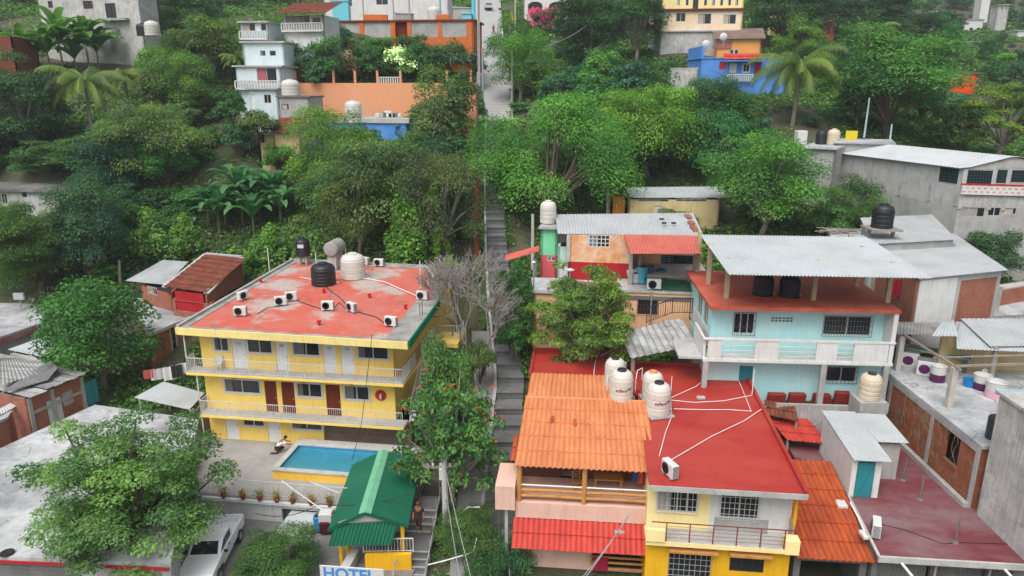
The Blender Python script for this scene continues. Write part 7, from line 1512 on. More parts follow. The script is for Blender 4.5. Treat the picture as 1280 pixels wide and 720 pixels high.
mound(545, 240, 330, 40, (.1, .19, .03), 'bright vine hanging on the grey green tree by the lane', 3000, 6); mound(562, 325, 352, 44, (.1, .18, .04), 'light vine spilling over the back right corner of the hotel roof', 2500, 7)
# flame tree over the stair with its red blossoms, and the bare tree behind it
def blossom_tree():
    t = tree_px('fine', 566, 466, 712, 146, (.05, .115, .04), 'tall tree with orange red blossoms between the pavilion and the stair lane', 4, 1, Y=36.2, z=-.2)
    t2 = tree_px('lump', 560, 430, 640, 80, (.06, .12, .045), 'slimmer tree top behind the red blossom tree', 1, 2, Y=39.5, z=.5)
    cl = tree_px('lump', 585, 640, 760, 90, (.055, .1, .035), 'leafy green shrub tree at the foot of the blossom tree', 2, 1, Y=33.6, z=-1.0)
    g = np.random.default_rng(5); M_fl = plain('blossom_red', srgb('e8401c'), .6, var=.3)
    inv = t.matrix_world.inverted() if False else None
    for k, (u, v) in enumerate(((533, 462), (526, 483), (556, 487), (567, 481), (564, 483), (595, 485), (615, 484), (596, 510), (605, 517), (619, 517), (607, 525), (627, 521), (526, 513), (540, 516), (506, 511), (490, 583), (499, 584), (572, 577), (577, 594), (521, 573), (560, 543), (620, 552))):
        p = PY(u, v, 34.6+.8*math.sin(k*1.7)); q = Matrix.Rotation(-t.rotation_euler.z, 4, 'Z') @ (p-Vector(t.location)); n = 26
        d = unit(g.normal(size=(n, 3))+[0, 0, .6]); V, Fq = leaves(d*.07*g.uniform(.4, 1.3, (n, 1)), d, .085, .6, None, g); o = bpy.data.objects.new('blossom', fast_mesh('blossom', V, Fq, None, M_fl)); S.collection.objects.link(o); o.parent = t; o.location = q
blossom_tree()
def bare_tree(u, vb, Y, h, spread, label, seed, lean=0):
    b = PY(u, vb, Y); rs = random.Random(seed); mb = MB(); n_ = [0]
    def grow(p, d, L, r, lv):
        if n_[0] > 1500: return
        q = p+d*L; m = p.lerp(q, .5)+Vector((rs.gauss(0, .05), rs.gauss(0, .05), 0))*L; mb.tube([p, m, q], [max(r, .02), max(r*.85, .018), max(r*.65, .016)], 5 if lv < 2 else 3); n_[0] += 1
        if lv >= 6: return
        for k in range(3 if lv < 5 else 2):
            nd = (d+Vector((rs.gauss(0, spread), rs.gauss(0, spread), rs.gauss(.08, .25)))).normalized(); grow(q.lerp(p, rs.uniform(0, .35)), nd, L*rs.uniform(.6, .85), r*.58, lv+1)
    t = thing('bare_tree', label, 'tree', b); grow(Vector((0, 0, -.5)), Vector((lean, 0, 1)).normalized(), h*.3, .1, 0); mb.build('branches', wear('grey_twig', (.27, .25, .225), (.18, .165, .15), .7, 4), t)
    return t
bare_tree(583, 455, 47.5, 9.5, .42, 'bare grey twiggy tree beside the right end of the hotel roof', 3); bare_tree(606, 462, 46.8, 8.5, .45, 'second bare twiggy tree on the stair lane side', 9, .1); bare_tree(568, 435, 49.5, 8.0, .45, 'leafless bush tree against the hotel landing', 12)
# palms
def palm(u, vt, vb, w, label, seed, Y=None, col=(.085, .12, .04)):
    b = hit(u, vb) if Y is None else PY(u, vb, Y); dep = depth_at(b); L = w/2*dep/FPX*1.15; top = PY(u, vt, b.y).z-b.z-L*.45; t = thing('coconut_palm', label, 'palm', b, random.uniform(0, 6))
    me = frond_mesh(24, 1.0, .85, seed); o = bpy.data.objects.new('fronds', me); S.collection.objects.link(o); o.parent = t; o.location = (0, 0, top); o.scale = (L, L, L); o.color = (*col, 1)
    MB().tube([(0, 0, -.5), (.15, .1, top*.5), (0, 0, top+.05)], [.26, .19, .15], 9).build('trunk', M_barkl, t); mb = MB()
    for k in range(7): a_ = k*.9; mb.lathe([(.02, -.16), (.14, -.05), (.14, .06), (.03, .16)], 8, (.3*math.cos(a_), .3*math.sin(a_), top-.25))
    mb.build('coconuts', plain('coconut_green', (.16, .17, .05), .6), t)
palm(990, 50, 158, 112, 'coconut palm with drooping fronds right of the blue house', 1); palm(118, 72, 180, 104, 'coconut palm leaning among the trees on the left slope', 2); palm(1088, 22, 75, 52, 'far palm crown behind the great broad tree', 3); palm(160, 78, 140, 60, 'smaller yellowish palm right of the leaning coconut palm', 4, col=(.12, .14, .04)); palm(300, 60, 110, 44, 'small palm beside the stacked white house', 6)
# banana plants
def banana(u, vt, vb, w, label, seed, group):
    b = hit(u, vb); dep = depth_at(b); L = w/2*dep/FPX*2.5; h = max(.4, (PY(u, vt, b.y).z-b.z)*random.uniform(.2, .5)); L *= random.uniform(.8, 1.1); t = thing('banana_plant', label, 'banana plant', b, random.uniform(0, 6), group)
    o = bpy.data.objects.new('blades', banana_mesh(19, seed)); S.collection.objects.link(o); o.parent = t; o.location = (0, 0, h); o.scale = (L, L, L); o.color = (.035, .095, .06, 1) if u > 200 else (.05, .1, .035, 1)
    MB().tube([(0, 0, -.4), (.05, 0, h*.5), (0, 0, h+.1)], [.17, .13, .09], 8).build('stem', wear('banana_stem', (.16, .15, .07), (.13, .08, .04), .8, 2), t)
for k, (u, vt, vb, w) in enumerate(((262, 208, 282, 44), (282, 200, 280, 46), (304, 194, 278, 48), (326, 198, 274, 46), (342, 190, 268, 44), (318, 225, 292, 42), (275, 228, 294, 38), (352, 215, 280, 40))):
    banana(u, vt, vb, w, '%s banana plant from the left in the grove behind the shack' % ('first', 'third', 'fourth', 'sixth', 'seventh', 'fifth', 'second', 'eighth')[k], k, 'banana grove on the left slope')
for k, (u, vt, vb, w) in enumerate(((12, 32, 92, 40), (30, 28, 92, 42), (48, 24, 94, 44), (64, 22, 96, 42), (80, 16, 94, 46), (96, 18, 92, 44), (112, 14, 90, 48), (124, 26, 86, 38))):
    banana(u, vt, vb, w, '%s banana plant from the left below the white building at the top left' % ('first', 'second', 'third', 'fourth', 'fifth', 'sixth', 'seventh', 'eighth')[k], k+9, 'banana row at the top left')
banana(544, 124, 196, 62, 'single large banana plant below the faded orange wall', 31, None); banana(520, 150, 200, 36, 'smaller banana plant left of the large one below the orange wall', 33, None); banana(1005, 60, 110, 30, 'banana plant right of the light green tree on the right', 34, None)
# flowering shrubs
def flower(u, vt, vb, w, leafc, fc, frac, label, name, seed, cat='shrub'):
    b = hit(u, vb); dep = depth_at(b); R_ = w/2*dep/FPX; H_ = max(.6, PY(u, vt, b.y).z-b.z)/1.25; t = thing(name, label, cat, b); m = bush_proto('bush', seed, 3000, .12)
    for me, nm in zip(m, ('foliage', 'stem')): o = bpy.data.objects.new(nm, me); S.collection.objects.link(o); o.parent = t; o.scale = (R_, R_, H_); o.color = (*leafc, 1)
    g = np.random.default_rng(seed); P, N, T_, C_ = crown_points('bush', int(3000*frac), g, .85); P[:, 2] += .4; P *= 1.05; V, Fq = leaves(P, N, .1*g.uniform(.7, 1.3, len(P)), .9, None, g)
    o = bpy.data.objects.new('flowers', fast_mesh('flowers', V, Fq, g.uniform(0, 1, len(P)), M_leaf)); S.collection.objects.link(o); o.parent = t; o.scale = (R_, R_, H_); o.color = (*fc, 1); o['kind'] = 'stuff'
flower(681, 8, 44, 38, (.05, .06, .03), (.42, .03, .2), .9, 'magenta bougainvillea in front of the white arches house', 'bougainvillea', 1); flower(664, 10, 22, 12, (.05, .07, .03), (.4, .03, .22), .8, 'small magenta bush left of the big bougainvillea', 'bougainvillea', 2)
flower(498, 60, 100, 42, (.08, .15, .04), (.6, .62, .55), .35, 'shrub covered in white flowers behind the orange wall', 'flowering_shrub', 3); flower(432, 66, 102, 34, (.05, .06, .035), (.3, .2, .19), .7, 'pale pink flowering shrub behind the orange wall', 'flowering_shrub', 4)
flower(444, 58, 86, 16, (.05, .08, .03), (.3, .04, .06), .5, 'small red flowering shrub above the pale pink one', 'flowering_shrub', 5); flower(668, 388, 402, 22, (.06, .1, .03), (.45, .04, .03), .6, 'red flowering shrub at the left foot of the leafy tree', 'flowering_shrub', 6); flower(641, 20, 42, 9, (.1, .13, .03), (.4, .26, .02), .6, 'yellow flowering shrub at the edge of the upper lane', 'flowering_shrub', 7)
# dark leafy thicket between the orange terrace and the orange wall, creepers beside the lane
for k, (u, vt, vb, w, c, lab) in enumerate(((370, 42, 92, 62, G_TEAL, 'teal green bush right of the pale blue storey'), (400, 50, 96, 60, G_TEAL, 'teal green bush left of the pale pink shrub'), (460, 52, 98, 48, G_DARK, 'dark bush between the pink and the white shrubs'), (532, 48, 98, 54, G_DARK, 'dark bush right of the white flowering shrub'), (574, 44, 106, 56, G_TEAL, 'dark teal bush right end of the orange terrace garden'),
   (480, 44, 72, 46, G_MID, 'green bush close under the orange terrace'), (515, 40, 74, 40, G_DARK, 'dark green bush under the dark doorway of the terrace'), (350, 66, 100, 50, G_MID, 'green bush behind the left end of the orange wall'), (385, 74, 104, 60, G_OLIVE, 'brownish bush on top of the orange wall'), (588, 40, 110, 18, G_MID, 'narrow creeper hedge along the left of the upper lane'), (585, 100, 160, 46, G_MID, 'green bush at the right end of the orange wall'), (420, 28, 60, 40, G_TEAL, 'bush in front of the left terrace balcony'))):
    bush_px('bush', u, vt, vb, w, c, lab, 1, k % 4)

bush_px('bush', 640, 668, 735, 60, G_TEAL, 'dark weedy bush at the foot of the lane beside the pink house', 2, 1, Y=32)
bush_px('bush', 606, 685, 745, 60, G_DARK, 'dark bush in the middle of the lane at the bottom edge', 2, 2, Y=31)
bush_px('bush', 640, 400, 440, 34, G_MID, 'green bush on the right edge of the stair lane by the red shrub', 1, 3, Y=48)
bush_px('bush', 600, 425, 470, 40, G_OLIVE, 'olive weeds under the bare twiggy trees', 1, 0, Y=46)
bush_px('bush', 541, 470, 520, 34, G_MID, 'green bush at the end of the lower hotel balcony', 1, 1, Y=39.5)
bush_px('bush', 588, 320, 350, 30, G_MID, 'green bush at the foot of the rust red pole', 1, 2, Y=61)
bush_px('bush', 455, 160, 188, 70, G_MID, 'green bush in front of the bright blue house below the wall', 1, 0, Y=80)
for u, vt, vb, w, Y, c, lab in ((414, 40, 104, 46, 96, G_DARK, 'dark bush hiding the foot of the tile roofed porch house'), (402, 74, 108, 40, 95.6, G_TEAL, 'teal bush behind the first post of the orange wall'), (225, 232, 268, 70, 78, G_MID, 'green bush on the left slope above the vine mounds'), (215, 262, 300, 60, 74, G_DARK, 'dark bush between the vine mounds and the banana grove'), (395, 262, 300, 60, 73, G_OLIVE, 'olive bush below the yellowish feathery tree'), (258, 168, 214, 60, 86, G_MID, 'green bush above the banana grove'), (60, 180, 224, 90, 84, G_DARK, 'dark bush behind the small white house')): bush_px('bush', u, vt, vb, w, c, lab, 1, None, Y=Y)
for k, (u, vt, vb, w, c, lab) in enumerate(((322, 136, 172, 54, G_OLIVE, 'olive bush hanging over the foot of the stacked hillside house'), (300, 150, 192, 44, G_TEAL, 'teal bush left of the small tan house wall'), (290, 108, 150, 40, G_DARK, 'dark bush left of the lowest white storey'), (352, 176, 214, 40, G_BRIGHT, 'light bush below the orange tiled roof'))):
    bush_px('bush', u, vt, vb, w, c, lab, 1, k % 4, Y=81 if u > 310 else 84)
# --- the rest of the wooded hillside: individual trees and bushes between everything that shows
KEEP = [(250, 188, 368, 296), (0, 8, 138, 98), (72, 72, 168, 150), (945, 45, 1038, 140), (1195, 84, 1226, 118),(45, -20, 172, 26), (294, 12, 405, 138), (404, -10, 592, 46), (384, 98, 524, 143), (410, 138, 510, 164), (603, -20, 632, 60), (652, -10, 712, 16), (812, -20, 930, 66), (862, 40, 958, 100), (1186, 88, 1224, 112), (998, 160, 1290, 292), (1040, 275, 1260, 385), (780, 230, 900, 264), (640, 252, 885, 420), (592, 268, 640, 480), (0, 222, 70, 250), (156, 316, 304, 400), (0, 370, 260, 560), (210, 300, 560, 560), (1206, 22, 1240, 46), (1272, 38, 1300, 52), (176, 28, 200, 46), (338, 118, 388, 165), (1030, 12, 1048, 28), (300, 142, 345, 186), (560, 0, 604, 60), (850, 280, 1280, 720), (600, 60, 634, 128)]
FOOT = []
for o in list(S.objects):
    if o.type == 'MESH' and (o.name.startswith('wall') or 'wall' in o.name or o.name.startswith('roof')):
        pass
bpy.context.view_layer.update()
def foot_rects():
    r = []
    for o in S.objects:
        if o.type != 'MESH' or o.get('kind') in ('structure', 'stuff'): continue
        nm = o.name.split('.')[0]
        if not (nm.endswith('wall') or nm in ('roof', 'terrace_floor', 'rooms', 'basin', 'upper_wall', 'steps', 'roof_sheet')): continue
        b = [o.matrix_world @ Vector(c) for c in o.bound_box]; r.append((min(p.x for p in b), max(p.x for p in b), min(p.y for p in b), max(p.y for p in b)))
    return np.array(r)
FR_ = foot_rects()
def in_foot(x, y, m=.3): return bool(((FR_[:, 0]-m < x) & (x < FR_[:, 1]+m) & (FR_[:, 2]-m < y) & (y < FR_[:, 3]+m)).any())
LM = [('stacked hillside house', 325, 85), ('faded orange wall', 430, 125), ('orange terrace building', 500, 38), ('apartment house', 870, 25), ('blue house on the hill', 915, 88), ('grey block building', 1130, 220), ('tan house', 838, 252), ('hotel roof', 400, 330), ('huge drooping tree', 690, 200), ('white building at the top left', 110, 20), ('old red tile roof', 260, 345), ('white arches house', 682, 14), ('bright orange house', 1205, 100), ('far white houses', 1222, 40), ('upper lane', 614, 60), ('banana grove', 300, 240), ('small white house', 35, 240), ('leaning coconut palm', 118, 125), ('right coconut palm', 990, 95), ('great broad tree', 1120, 110), ('stair lane', 618, 285), ('pale feathery tree', 186, 175), ('zinc roofed house', 1160, 320)]
TONES = [('dark green', G_DARK), ('bluish green', G_TEAL), ('mid green', G_MID), ('light green', G_BRIGHT), ('yellowish', G_YEL), ('olive', G_OLIVE), ('pale green', G_PALE)]
FORMS = {'fine': 'fine leaved', 'round': 'rounded', 'lump': 'lumpy', 'layer': 'layered', 'loose': 'open crowned', 'plume': 'feathery', 'bush': ''}
fills = []; rs = random.Random(21); cells = []
def far_enough(u, v, w): return all((u-a_)**2+((v-b_)*1.5)**2 > (.5*(w+c_))**2 for a_, b_, c_ in cells)
def try_fill(is_tree):
    u, v = rs.uniform(-60, 1340), rs.uniform(-70, 372); b = hit(u, v)
    if b is None or b.y < 44: return
    if in_foot(b.x, b.y, .8): return
    sx, sz = street(b.y)
    if abs(b.x-sx) < (2.4 if b.y < 104 else 3.6): return
    dep = depth_at(b)
    if is_tree: Rm = rs.uniform(1.9, 3.6); Ht = Rm*rs.uniform(1.7, 2.4)
    else: Rm = rs.uniform(.9, 1.9); Ht = Rm*rs.uniform(1.0, 1.5)
    w = 2*Rm*FPX/dep; vt = project(b+Vector((0, 0, Ht)))[1]
    bx = (u-w*.46, vt, u+w*.46, v)
    if any(bx[0] < k[2] and bx[2] > k[0] and bx[1] < k[3] and bx[3] > k[1] for k in KEEP): return
    if not far_enough(u, v, w*(.56 if is_tree else .66)): return
    cells.append((u, v, w*(.56 if is_tree else .66))); tone = rs.choices(range(7), (30, 20, 24, 10, 5, 8, 3) if b.y < 110 else (40, 26, 16, 4, 3, 8, 3))[0]
    kind = rs.choices(('round', 'lump', 'layer', 'loose', 'plume'), (30, 22, 12, 16, 20))[0] if is_tree else 'bush'
    fills.append((u, v, vt, b, Rm, Ht, tone, kind))
for k in range(16000):
    if sum(f[7] != 'bush' for f in fills) < 290: try_fill(True)
for k in range(6000):
    if sum(f[7] == 'bush' for f in fills) < 295: try_fill(False)
lab = {}
for i, f in enumerate(fills):
    u, vm = f[0], (f[1]+f[2])/2; nm, lu, lv = min(LM, key=lambda q: (q[1]-u)**2+(q[2]-vm)**2); dx, dy = u-lu, vm-lv
    dr_ = ('right of' if dx > 0 else 'left of') if abs(dx) > abs(dy) else ('below' if dy > 0 else 'above')
    lab.setdefault((f[6], f[7], dr_, nm), []).append((dx*dx+dy*dy, i))
ORD = ['nearest', 'second nearest', 'third nearest', 'fourth nearest', 'fifth nearest', 'sixth nearest', 'seventh nearest', 'eighth nearest', 'ninth nearest', 'tenth nearest']
for (tone, kind, dr_, nm), L_ in lab.items():
    L_.sort()
    for k, (d_, i) in enumerate(L_):
        u, v, vt, b, Rm, Ht, _, _ = fills[i]; c = tuple(x*rs.uniform(.85, 1.2) for x in TONES[tone][1]); what = 'bush' if kind == 'bush' else 'tree'
        l_ = ' '.join(f"{(ORD[min(k, 9)] if len(L_) > 1 else '')} {TONES[tone][0]} {FORMS[kind]} {what} {dr_} the {nm}".split())
        if kind == 'bush': put('bush', bush_proto('bush', rs.randint(0, 5), 1300, .17), ('foliage', 'stem'), l_, 'bush', b, Rm, Ht/1.25, c, None, 'bushes on the hillside')
        else:
            big = 1 if (depth_at(b) < 85 and Rm > 2.6) else 0; put('tree', proto_for(kind, rs.randint(0, 3), big), ('crown', 'trunk'), l_, 'tree', b, Rm, Ht/(KD[kind][2]+KD[kind][1]*.95), c, None, 'trees on the hillside')
# --- weeds along both sides of the lane
g = np.random.default_rng(77); n = 16000; y = g.uniform(31, 100, n); sx, sz = street(y); sd = g.choice([-1, 1], n); off = np.where(sd > 0, 1.75, np.where(y < 53, -1.85, -.45)); x = sx+off+sd*np.abs(g.normal(size=n))*.42-sd*.08; ok = (np.sin(y*1.7+sd)+np.sin(y*.63+sd*2)+.5*np.sin(y*4.1) > -.1); x, y, sz = x[ok], y[ok], sz[ok]
P = np.stack([x, y, np.maximum(sz-.1, terr(x, y))+np.abs(g.normal(size=len(x)))*.28], 1); V, Fq = leaves(P, g.normal(size=(len(x), 3))*.6+[0, 0, .8], .22*g.uniform(.5, 1.5, len(x)), .5, None, g); o = bpy.data.objects.new('lane_weeds', fast_mesh('lane_weeds', V, Fq, g.uniform(0, 1, len(x)), M_leaf)); S.collection.objects.link(o); o.color = (.055, .11, .035, 1); tag(o, 'weeds growing along both edges of the stair lane', 'weeds', kind='stuff')
# --- ground cover: leaves of weeds and creepers over the open soil
def cover(n, seed, size, col, label, name, lo, hi, fx):
    g = np.random.default_rng(seed); y = 44+(g.uniform(0, 1, n)**1.6)*220; x = g.uniform(-1, 1, n)*(y*.78+4); m = np.sin(x*fx+seed)*np.sin(y*fx*1.3+seed*2)+.6*np.sin(x*fx*2.7-y*fx*1.9+seed); ok = (m > lo) & (m < hi)
    sx, sz = street(y); ok &= np.abs(x-sx) > np.where(y < 104, 2.1, 3.1)
    for q in FR_: ok &= ~((x > q[0]-.1) & (x < q[1]+.1) & (y > q[2]-.1) & (y < q[3]+.1))
    for fr, x0, x1, y0, y1, z, fe in PADS: c, s_ = math.cos(fr.a), math.sin(fr.a); lx = (x-fr.o.x)*c+(y-fr.o.y)*s_; ly = -(x-fr.o.x)*s_+(y-fr.o.y)*c; ok &= ~((lx > x0-.5) & (lx < x1+.5) & (ly > y0-.5) & (ly < y1+.5))
    x, y = x[ok], y[ok]; z = terr(x, y); k = len(x); h = np.abs(g.normal(size=k))*.25; P = np.stack([x, y, z+h], 1); N = g.normal(size=(k, 3))*.5+np.array([0, -.1, 1])
    V, Fq = leaves(P, N, size*g.uniform(.6, 1.4, k)*(1+np.maximum(0, y-80)/90), .6, None, g); o = bpy.data.objects.new(name, fast_mesh(name, V, Fq, g.uniform(0, 1, k), M_leaf)); S.collection.objects.link(o); o.color = (*col, 1); tag(o, label, 'ground cover', kind='stuff')
cover(400000, 1, .4, (.045, .095, .03), 'low green weeds covering the open slope', 'weeds', -.7, 9, .11); cover(150000, 2, .36, (.085, .15, .035), 'light creepers spreading over the slope', 'creepers', .15, 9, .16); cover(40000, 3, .26, (.2, .17, .1), 'dry leaf litter on the bare parts of the slope', 'leaf_litter', -9, -.5, .13)
# ================================================================ pickup, people, poles and wires
def pickup():
    rear, front = PZ(287, 664, .02), PZ(247, 738, .02); d = (front-rear); d.z = 0; d.normalize(); a = math.atan2(-d.x, d.y); mid = rear+d*2.55
    t = thing('pickup_truck', 'white pickup truck parked under the wide pale leafy tree', 'pickup truck', mid, a)
    M_car = plain('car_white', (.8, .81, .82), .25, var=.05, spec=.6); bodyw = .88
    def sect(prof, x0, x1, name, par, mat=M_car, ins=.0):
        mb = MB(); n = len(prof); v = []; xs = (x0, x0+.06, x1-.06, x1)
        for k, x in enumerate(xs):
            s_ = .96 if k in (0, 3) else 1; cz = sum(p[1] for p in prof)/n; cy = sum(p[0] for p in prof)/n
            v += [(x, cy+(p[0]-cy)*s_, cz+(p[1]-cz)*s_) for p in prof]
        f = [(k*n+i, k*n+(i+1) % n, (k+1)*n+(i+1) % n, (k+1)*n+i) for k in range(3) for i in range(n)]+[tuple(range(n-1, -1, -1)), tuple(range(3*n, 4*n))]
        mb.add(v, f); return mb.build(name, mat, par)
    body = sect([(-.62, .42), (.92, .42), (.98, .72), (2.4, .5), (2.58, .55), (2.6, .78), (2.5, .98), (1.15, 1.08), (-.62, 1.1)], -bodyw, bodyw, 'body', t)
    sect([(-.6, 1.102), (1.2, 1.082), (.55, 1.6), (.3, 1.68), (-.4, 1.68), (-.58, 1.6)], -.8, .8, 'cab', body)
    mb = MB(); mb.extr([(-.68, 1.13, 1.15), (.68, 1.13, 1.15), (.6, .62, 1.56), (-.6, .62, 1.56)], (0, .025, .03)); mb.build('windscreen', M_glass, t)
    for s_ in (-1, 1):
        mb = MB(); mb.extr([(s_*.805, .95, 1.17), (s_*.805, .2, 1.17), (s_*.805, .2, 1.56), (s_*.805, .5, 1.56)], (s_*.012, 0, 0)); mb.extr([(s_*.805, .12, 1.17), (s_*.805, -.45, 1.17), (s_*.805, -.45, 1.56), (s_*.805, .12, 1.56)], (s_*.012, 0, 0)); mb.build('side_window', M_glass, t)
        MB().cbox(s_*1.02-.09, s_*1.02+.09, .85, .95, 1.1, 1.26, .02).build('mirror', M_black, t)
        MB().cbox(s_*.66-.17, s_*.66+.17, 2.5, 2.625, .72, .9, .02).build('headlight', plain('lamp_glass', (.6, .62, .64), .15), t)
        MB().cbox(s_*.8-.06, s_*.8+.06, -2.56, -2.47, .75, 1.0, .015).build('tail_light', M_red, t)
        MB().cbox(s_*.895-.02, s_*.895+.02, -.1, .12, .98, 1.02, .008).build('door_handle', M_black, t)
        for y in (1.75, -1.55):
            w = MB().lathe([(.3, -.12), (.36, -.1), (.36, .1), (.3, .12)], 22, (s_*.84, y, .36), axis='x').build('wheel', M_black, t); MB().lathe([(.2, -.13), (.22, 0), (.2, .13)], 16, (s_*.84, y, .36), axis='x').build('rim', M_steel, w)
    mb = MB()
    for s_ in (-1, 1): mb.cbox(s_*.84-.05, s_*.84+.05, -2.5, -.65, .5, 1.1, .02)
    mb.cbox(-.79, .79, -.73, -.64, .5, 1.1, .02); mb.cbox(-.79, .79, -2.5, -.73, .5, .66, .02); mb.build('bed', M_car, t); MB().cbox(-.8, .8, -2.56, -2.49, .55, 1.1, .02).build('tailgate', M_car, t)
    MB().cbox(-.85, .85, 2.56, 2.68, .42, .62, .03).build('front_bumper', M_black, t); MB().cbox(-.8, .8, -2.68, -2.58, .45, .6, .03).build('rear_bumper', M_steel, t); MB().cbox(-.45, .45, 2.575, 2.62, .66, .86, .01).build('grille', M_black, t)
pickup()

def skin(name, pts, edges, rad, mat, par, sub=1):
    me = bpy.data.meshes.new(name); me.from_pydata([tuple(p) for p in pts], edges, []); me.materials.append(mat); o = bpy.data.objects.new(name, me); S.collection.objects.link(o); o.parent = par
    o.modifiers.new('Skin', 'SKIN'); sv = me.skin_vertices[0].data
    for i, r in enumerate(rad): sv[i].radius = (r, r); sv[i].use_root = (i == 0)
    m = o.modifiers.new('Subdivision', 'SUBSURF'); m.levels = m.render_levels = sub; return o
M_skin = plain('skin', srgb('8a5a42'), .6, var=.1)
def person(loc, rz, label, shirt, legs, hair, pose='walk', bare_legs=False):
    t = thing('person', label, 'person', loc, rz)
    if pose == 'walk':
        J = dict(pel=(0, 0, .92), wst=(0, 0, 1.08), chs=(0, .01, 1.32), nck=(0, .0, 1.46), hd=(0, .03, 1.6), top=(0, .03, 1.7), lh=(-.1, 0, .88), lk=(-.11, .16, .5), la=(-.11, .1, .09), lt=(-.11, .24, .04), rh=(.1, 0, .88), rk=(.11, -.04, .5), ra=(.11, -.28, .14), rt=(.11, -.16, .04),
                 ls=(-.19, 0, 1.4), le=(-.25, -.06, 1.13), lw=(-.25, .06, .88), lf=(-.25, .1, .77), rs=(.19, 0, 1.4), re=(.26, .02, 1.13), rw=(.25, .16, .92), rf=(.25, .2, .81))
    else:   # crouching at the pool edge, leaning on it with both arms
        J = dict(pel=(0, -.3, .42), wst=(0, -.2, .58), chs=(0, 0, .78), nck=(0, .14, .9), hd=(0, .24, 1.0), top=(0, .28, 1.1), lh=(-.1, -.3, .4), lk=(-.13, .12, .3), la=(-.12, -.3, .08), lt=(-.12, -.18, .04), rh=(.1, -.3, .4), rk=(.13, -.3, .06), ra=(.12, -.72, .1), rt=(.12, -.8, .05),
                 ls=(-.19, .08, .84), le=(-.24, .28, .68), lw=(-.2, .46, .64), lf=(-.18, .55, .63), rs=(.19, .08, .84), re=(.24, .28, .68), rw=(.2, .46, .64), rf=(.18, .55, .63))
    K = list(J); E_ = [('pel', 'wst'), ('wst', 'chs'), ('chs', 'nck'), ('nck', 'hd'), ('hd', 'top'), ('pel', 'lh'), ('lh', 'lk'), ('lk', 'la'), ('la', 'lt'), ('pel', 'rh'), ('rh', 'rk'), ('rk', 'ra'), ('ra', 'rt'), ('chs', 'ls'), ('ls', 'le'), ('le', 'lw'), ('lw', 'lf'), ('chs', 'rs'), ('rs', 're'), ('re', 'rw'), ('rw', 'rf')]
    rad = dict(pel=.13, wst=.12, chs=.14, nck=.055, hd=.1, top=.07, lh=.085, rh=.085, lk=.058, rk=.058, la=.04, ra=.04, lt=.035, rt=.035, ls=.06, rs=.06, le=.042, re=.042, lw=.03, rw=.03, lf=.035, rf=.035)
    skin('body', [J[k] for k in K], [(K.index(p), K.index(q)) for p, q in E_], [rad[k] for k in K], M_skin, t)
    def sub(names, edges, k, nm, mat): skin(nm, [J[n] for n in names], [(names.index(p), names.index(q)) for p, q in edges], [rad[n]*k+.012 for n in names], mat, t)
    sub(['wst', 'pel', 'chs', 'ls', 'le', 'rs', 're'], [('wst', 'pel'), ('wst', 'chs'), ('chs', 'ls'), ('ls', 'le'), ('chs', 'rs'), ('rs', 're')], 1.12, 'shirt', shirt)
    e = ['lk', 'rk'] if bare_legs else ['lk', 'la', 'rk', 'ra']; ed = [('pel', 'lh'), ('lh', 'lk'), ('pel', 'rh'), ('rh', 'rk')]+([] if bare_legs else [('lk', 'la'), ('rk', 'ra')])
    sub(['pel', 'lh', 'rh']+e, ed, 1.15, 'trousers', legs)
    h = Vector(J['hd'])+(Vector(J['top'])-Vector(J['hd']))*.55; MB().lathe([(.03, -.07), (.105, -.04), (.118, .02), (.09, .08), (.03, .105)], 14, (h.x, h.y-.02, h.z)).build('hair', hair, t, smooth=True); MB().lathe([(.004, 0), (.018, .02), (.004, .05)], 6, (h.x, h.y+.11, h.z-.07)).build('nose', M_skin, t); return t
sx, sz = 0, 0
p = PZ(524, 664, 1.55); person(p, R(175), 'person in dark clothes walking down the outdoor stair below the blossom tree', plain('shirt_black', (.02, .02, .022), .9), plain('trousers_dark', srgb('3a1c1c'), .9), plain('hair_auburn', srgb('5a2c18'), .8))
y_ = 158.; cx, cz = street(y_); person(Vector((PY(617, 44, y_).x, y_, float(cz)+.05)), R(170), 'person in a red top walking on the upper lane', plain('top_red', srgb('a8182a'), .9), plain('trousers_black', (.03, .03, .04), .9), plain('hair_black', (.015, .012, .012), .7))
xq, yq = HO.z(360, 566, 0); person(HO.w(xq-.35, yq, .0), HO.a+R(-70), 'person in a white top leaning on the raised edge of the pool', plain('top_white', (.75, .75, .75), .9), plain('trousers_brown', srgb('4a3a32'), .9), plain('hair_black', (.015, .012, .012), .7), 'crouch')

# parked car at the top of the lane, cut by the picture's upper edge
cx, cz = street(186); t = thing('parked_car', 'pale parked car at the very top of the lane', 'car', Vector((float(cx)+.4, 186, float(cz)+.05)), R(8))
mb = MB(); mb.extr([(-.85, -2.1, .35), (-.85, 2.1, .35), (-.85, 2.1, .8), (-.85, 1.2, .95), (-.85, .6, 1.42), (-.85, -1.2, 1.42), (-.85, -1.8, .95), (-.85, -2.1, .85)], (1.7, 0, 0)); mb.build('body', plain('car_silver', (.5, .52, .54), .3, .2), t); mb = MB(); mb.extr([(-.7, -1.3, 1.36), (.7, -1.3, 1.36), (.75, -1.76, 1.0), (-.75, -1.76, 1.0)], (0, -.03, .03)); mb.build('rear_window', M_glass, t)
for x in (-.8, .8):
    for y in (-1.3, 1.3): w = MB().lathe([(.26, -.1), (.32, -.08), (.32, .08), (.26, .1)], 18, (x, y, .32), axis='x').build('wheel', M_black, t); MB().lathe([(.18, -.11), (.19, 0), (.18, .11)], 14, (x, y, .32), axis='x').build('rim', M_steel, w)

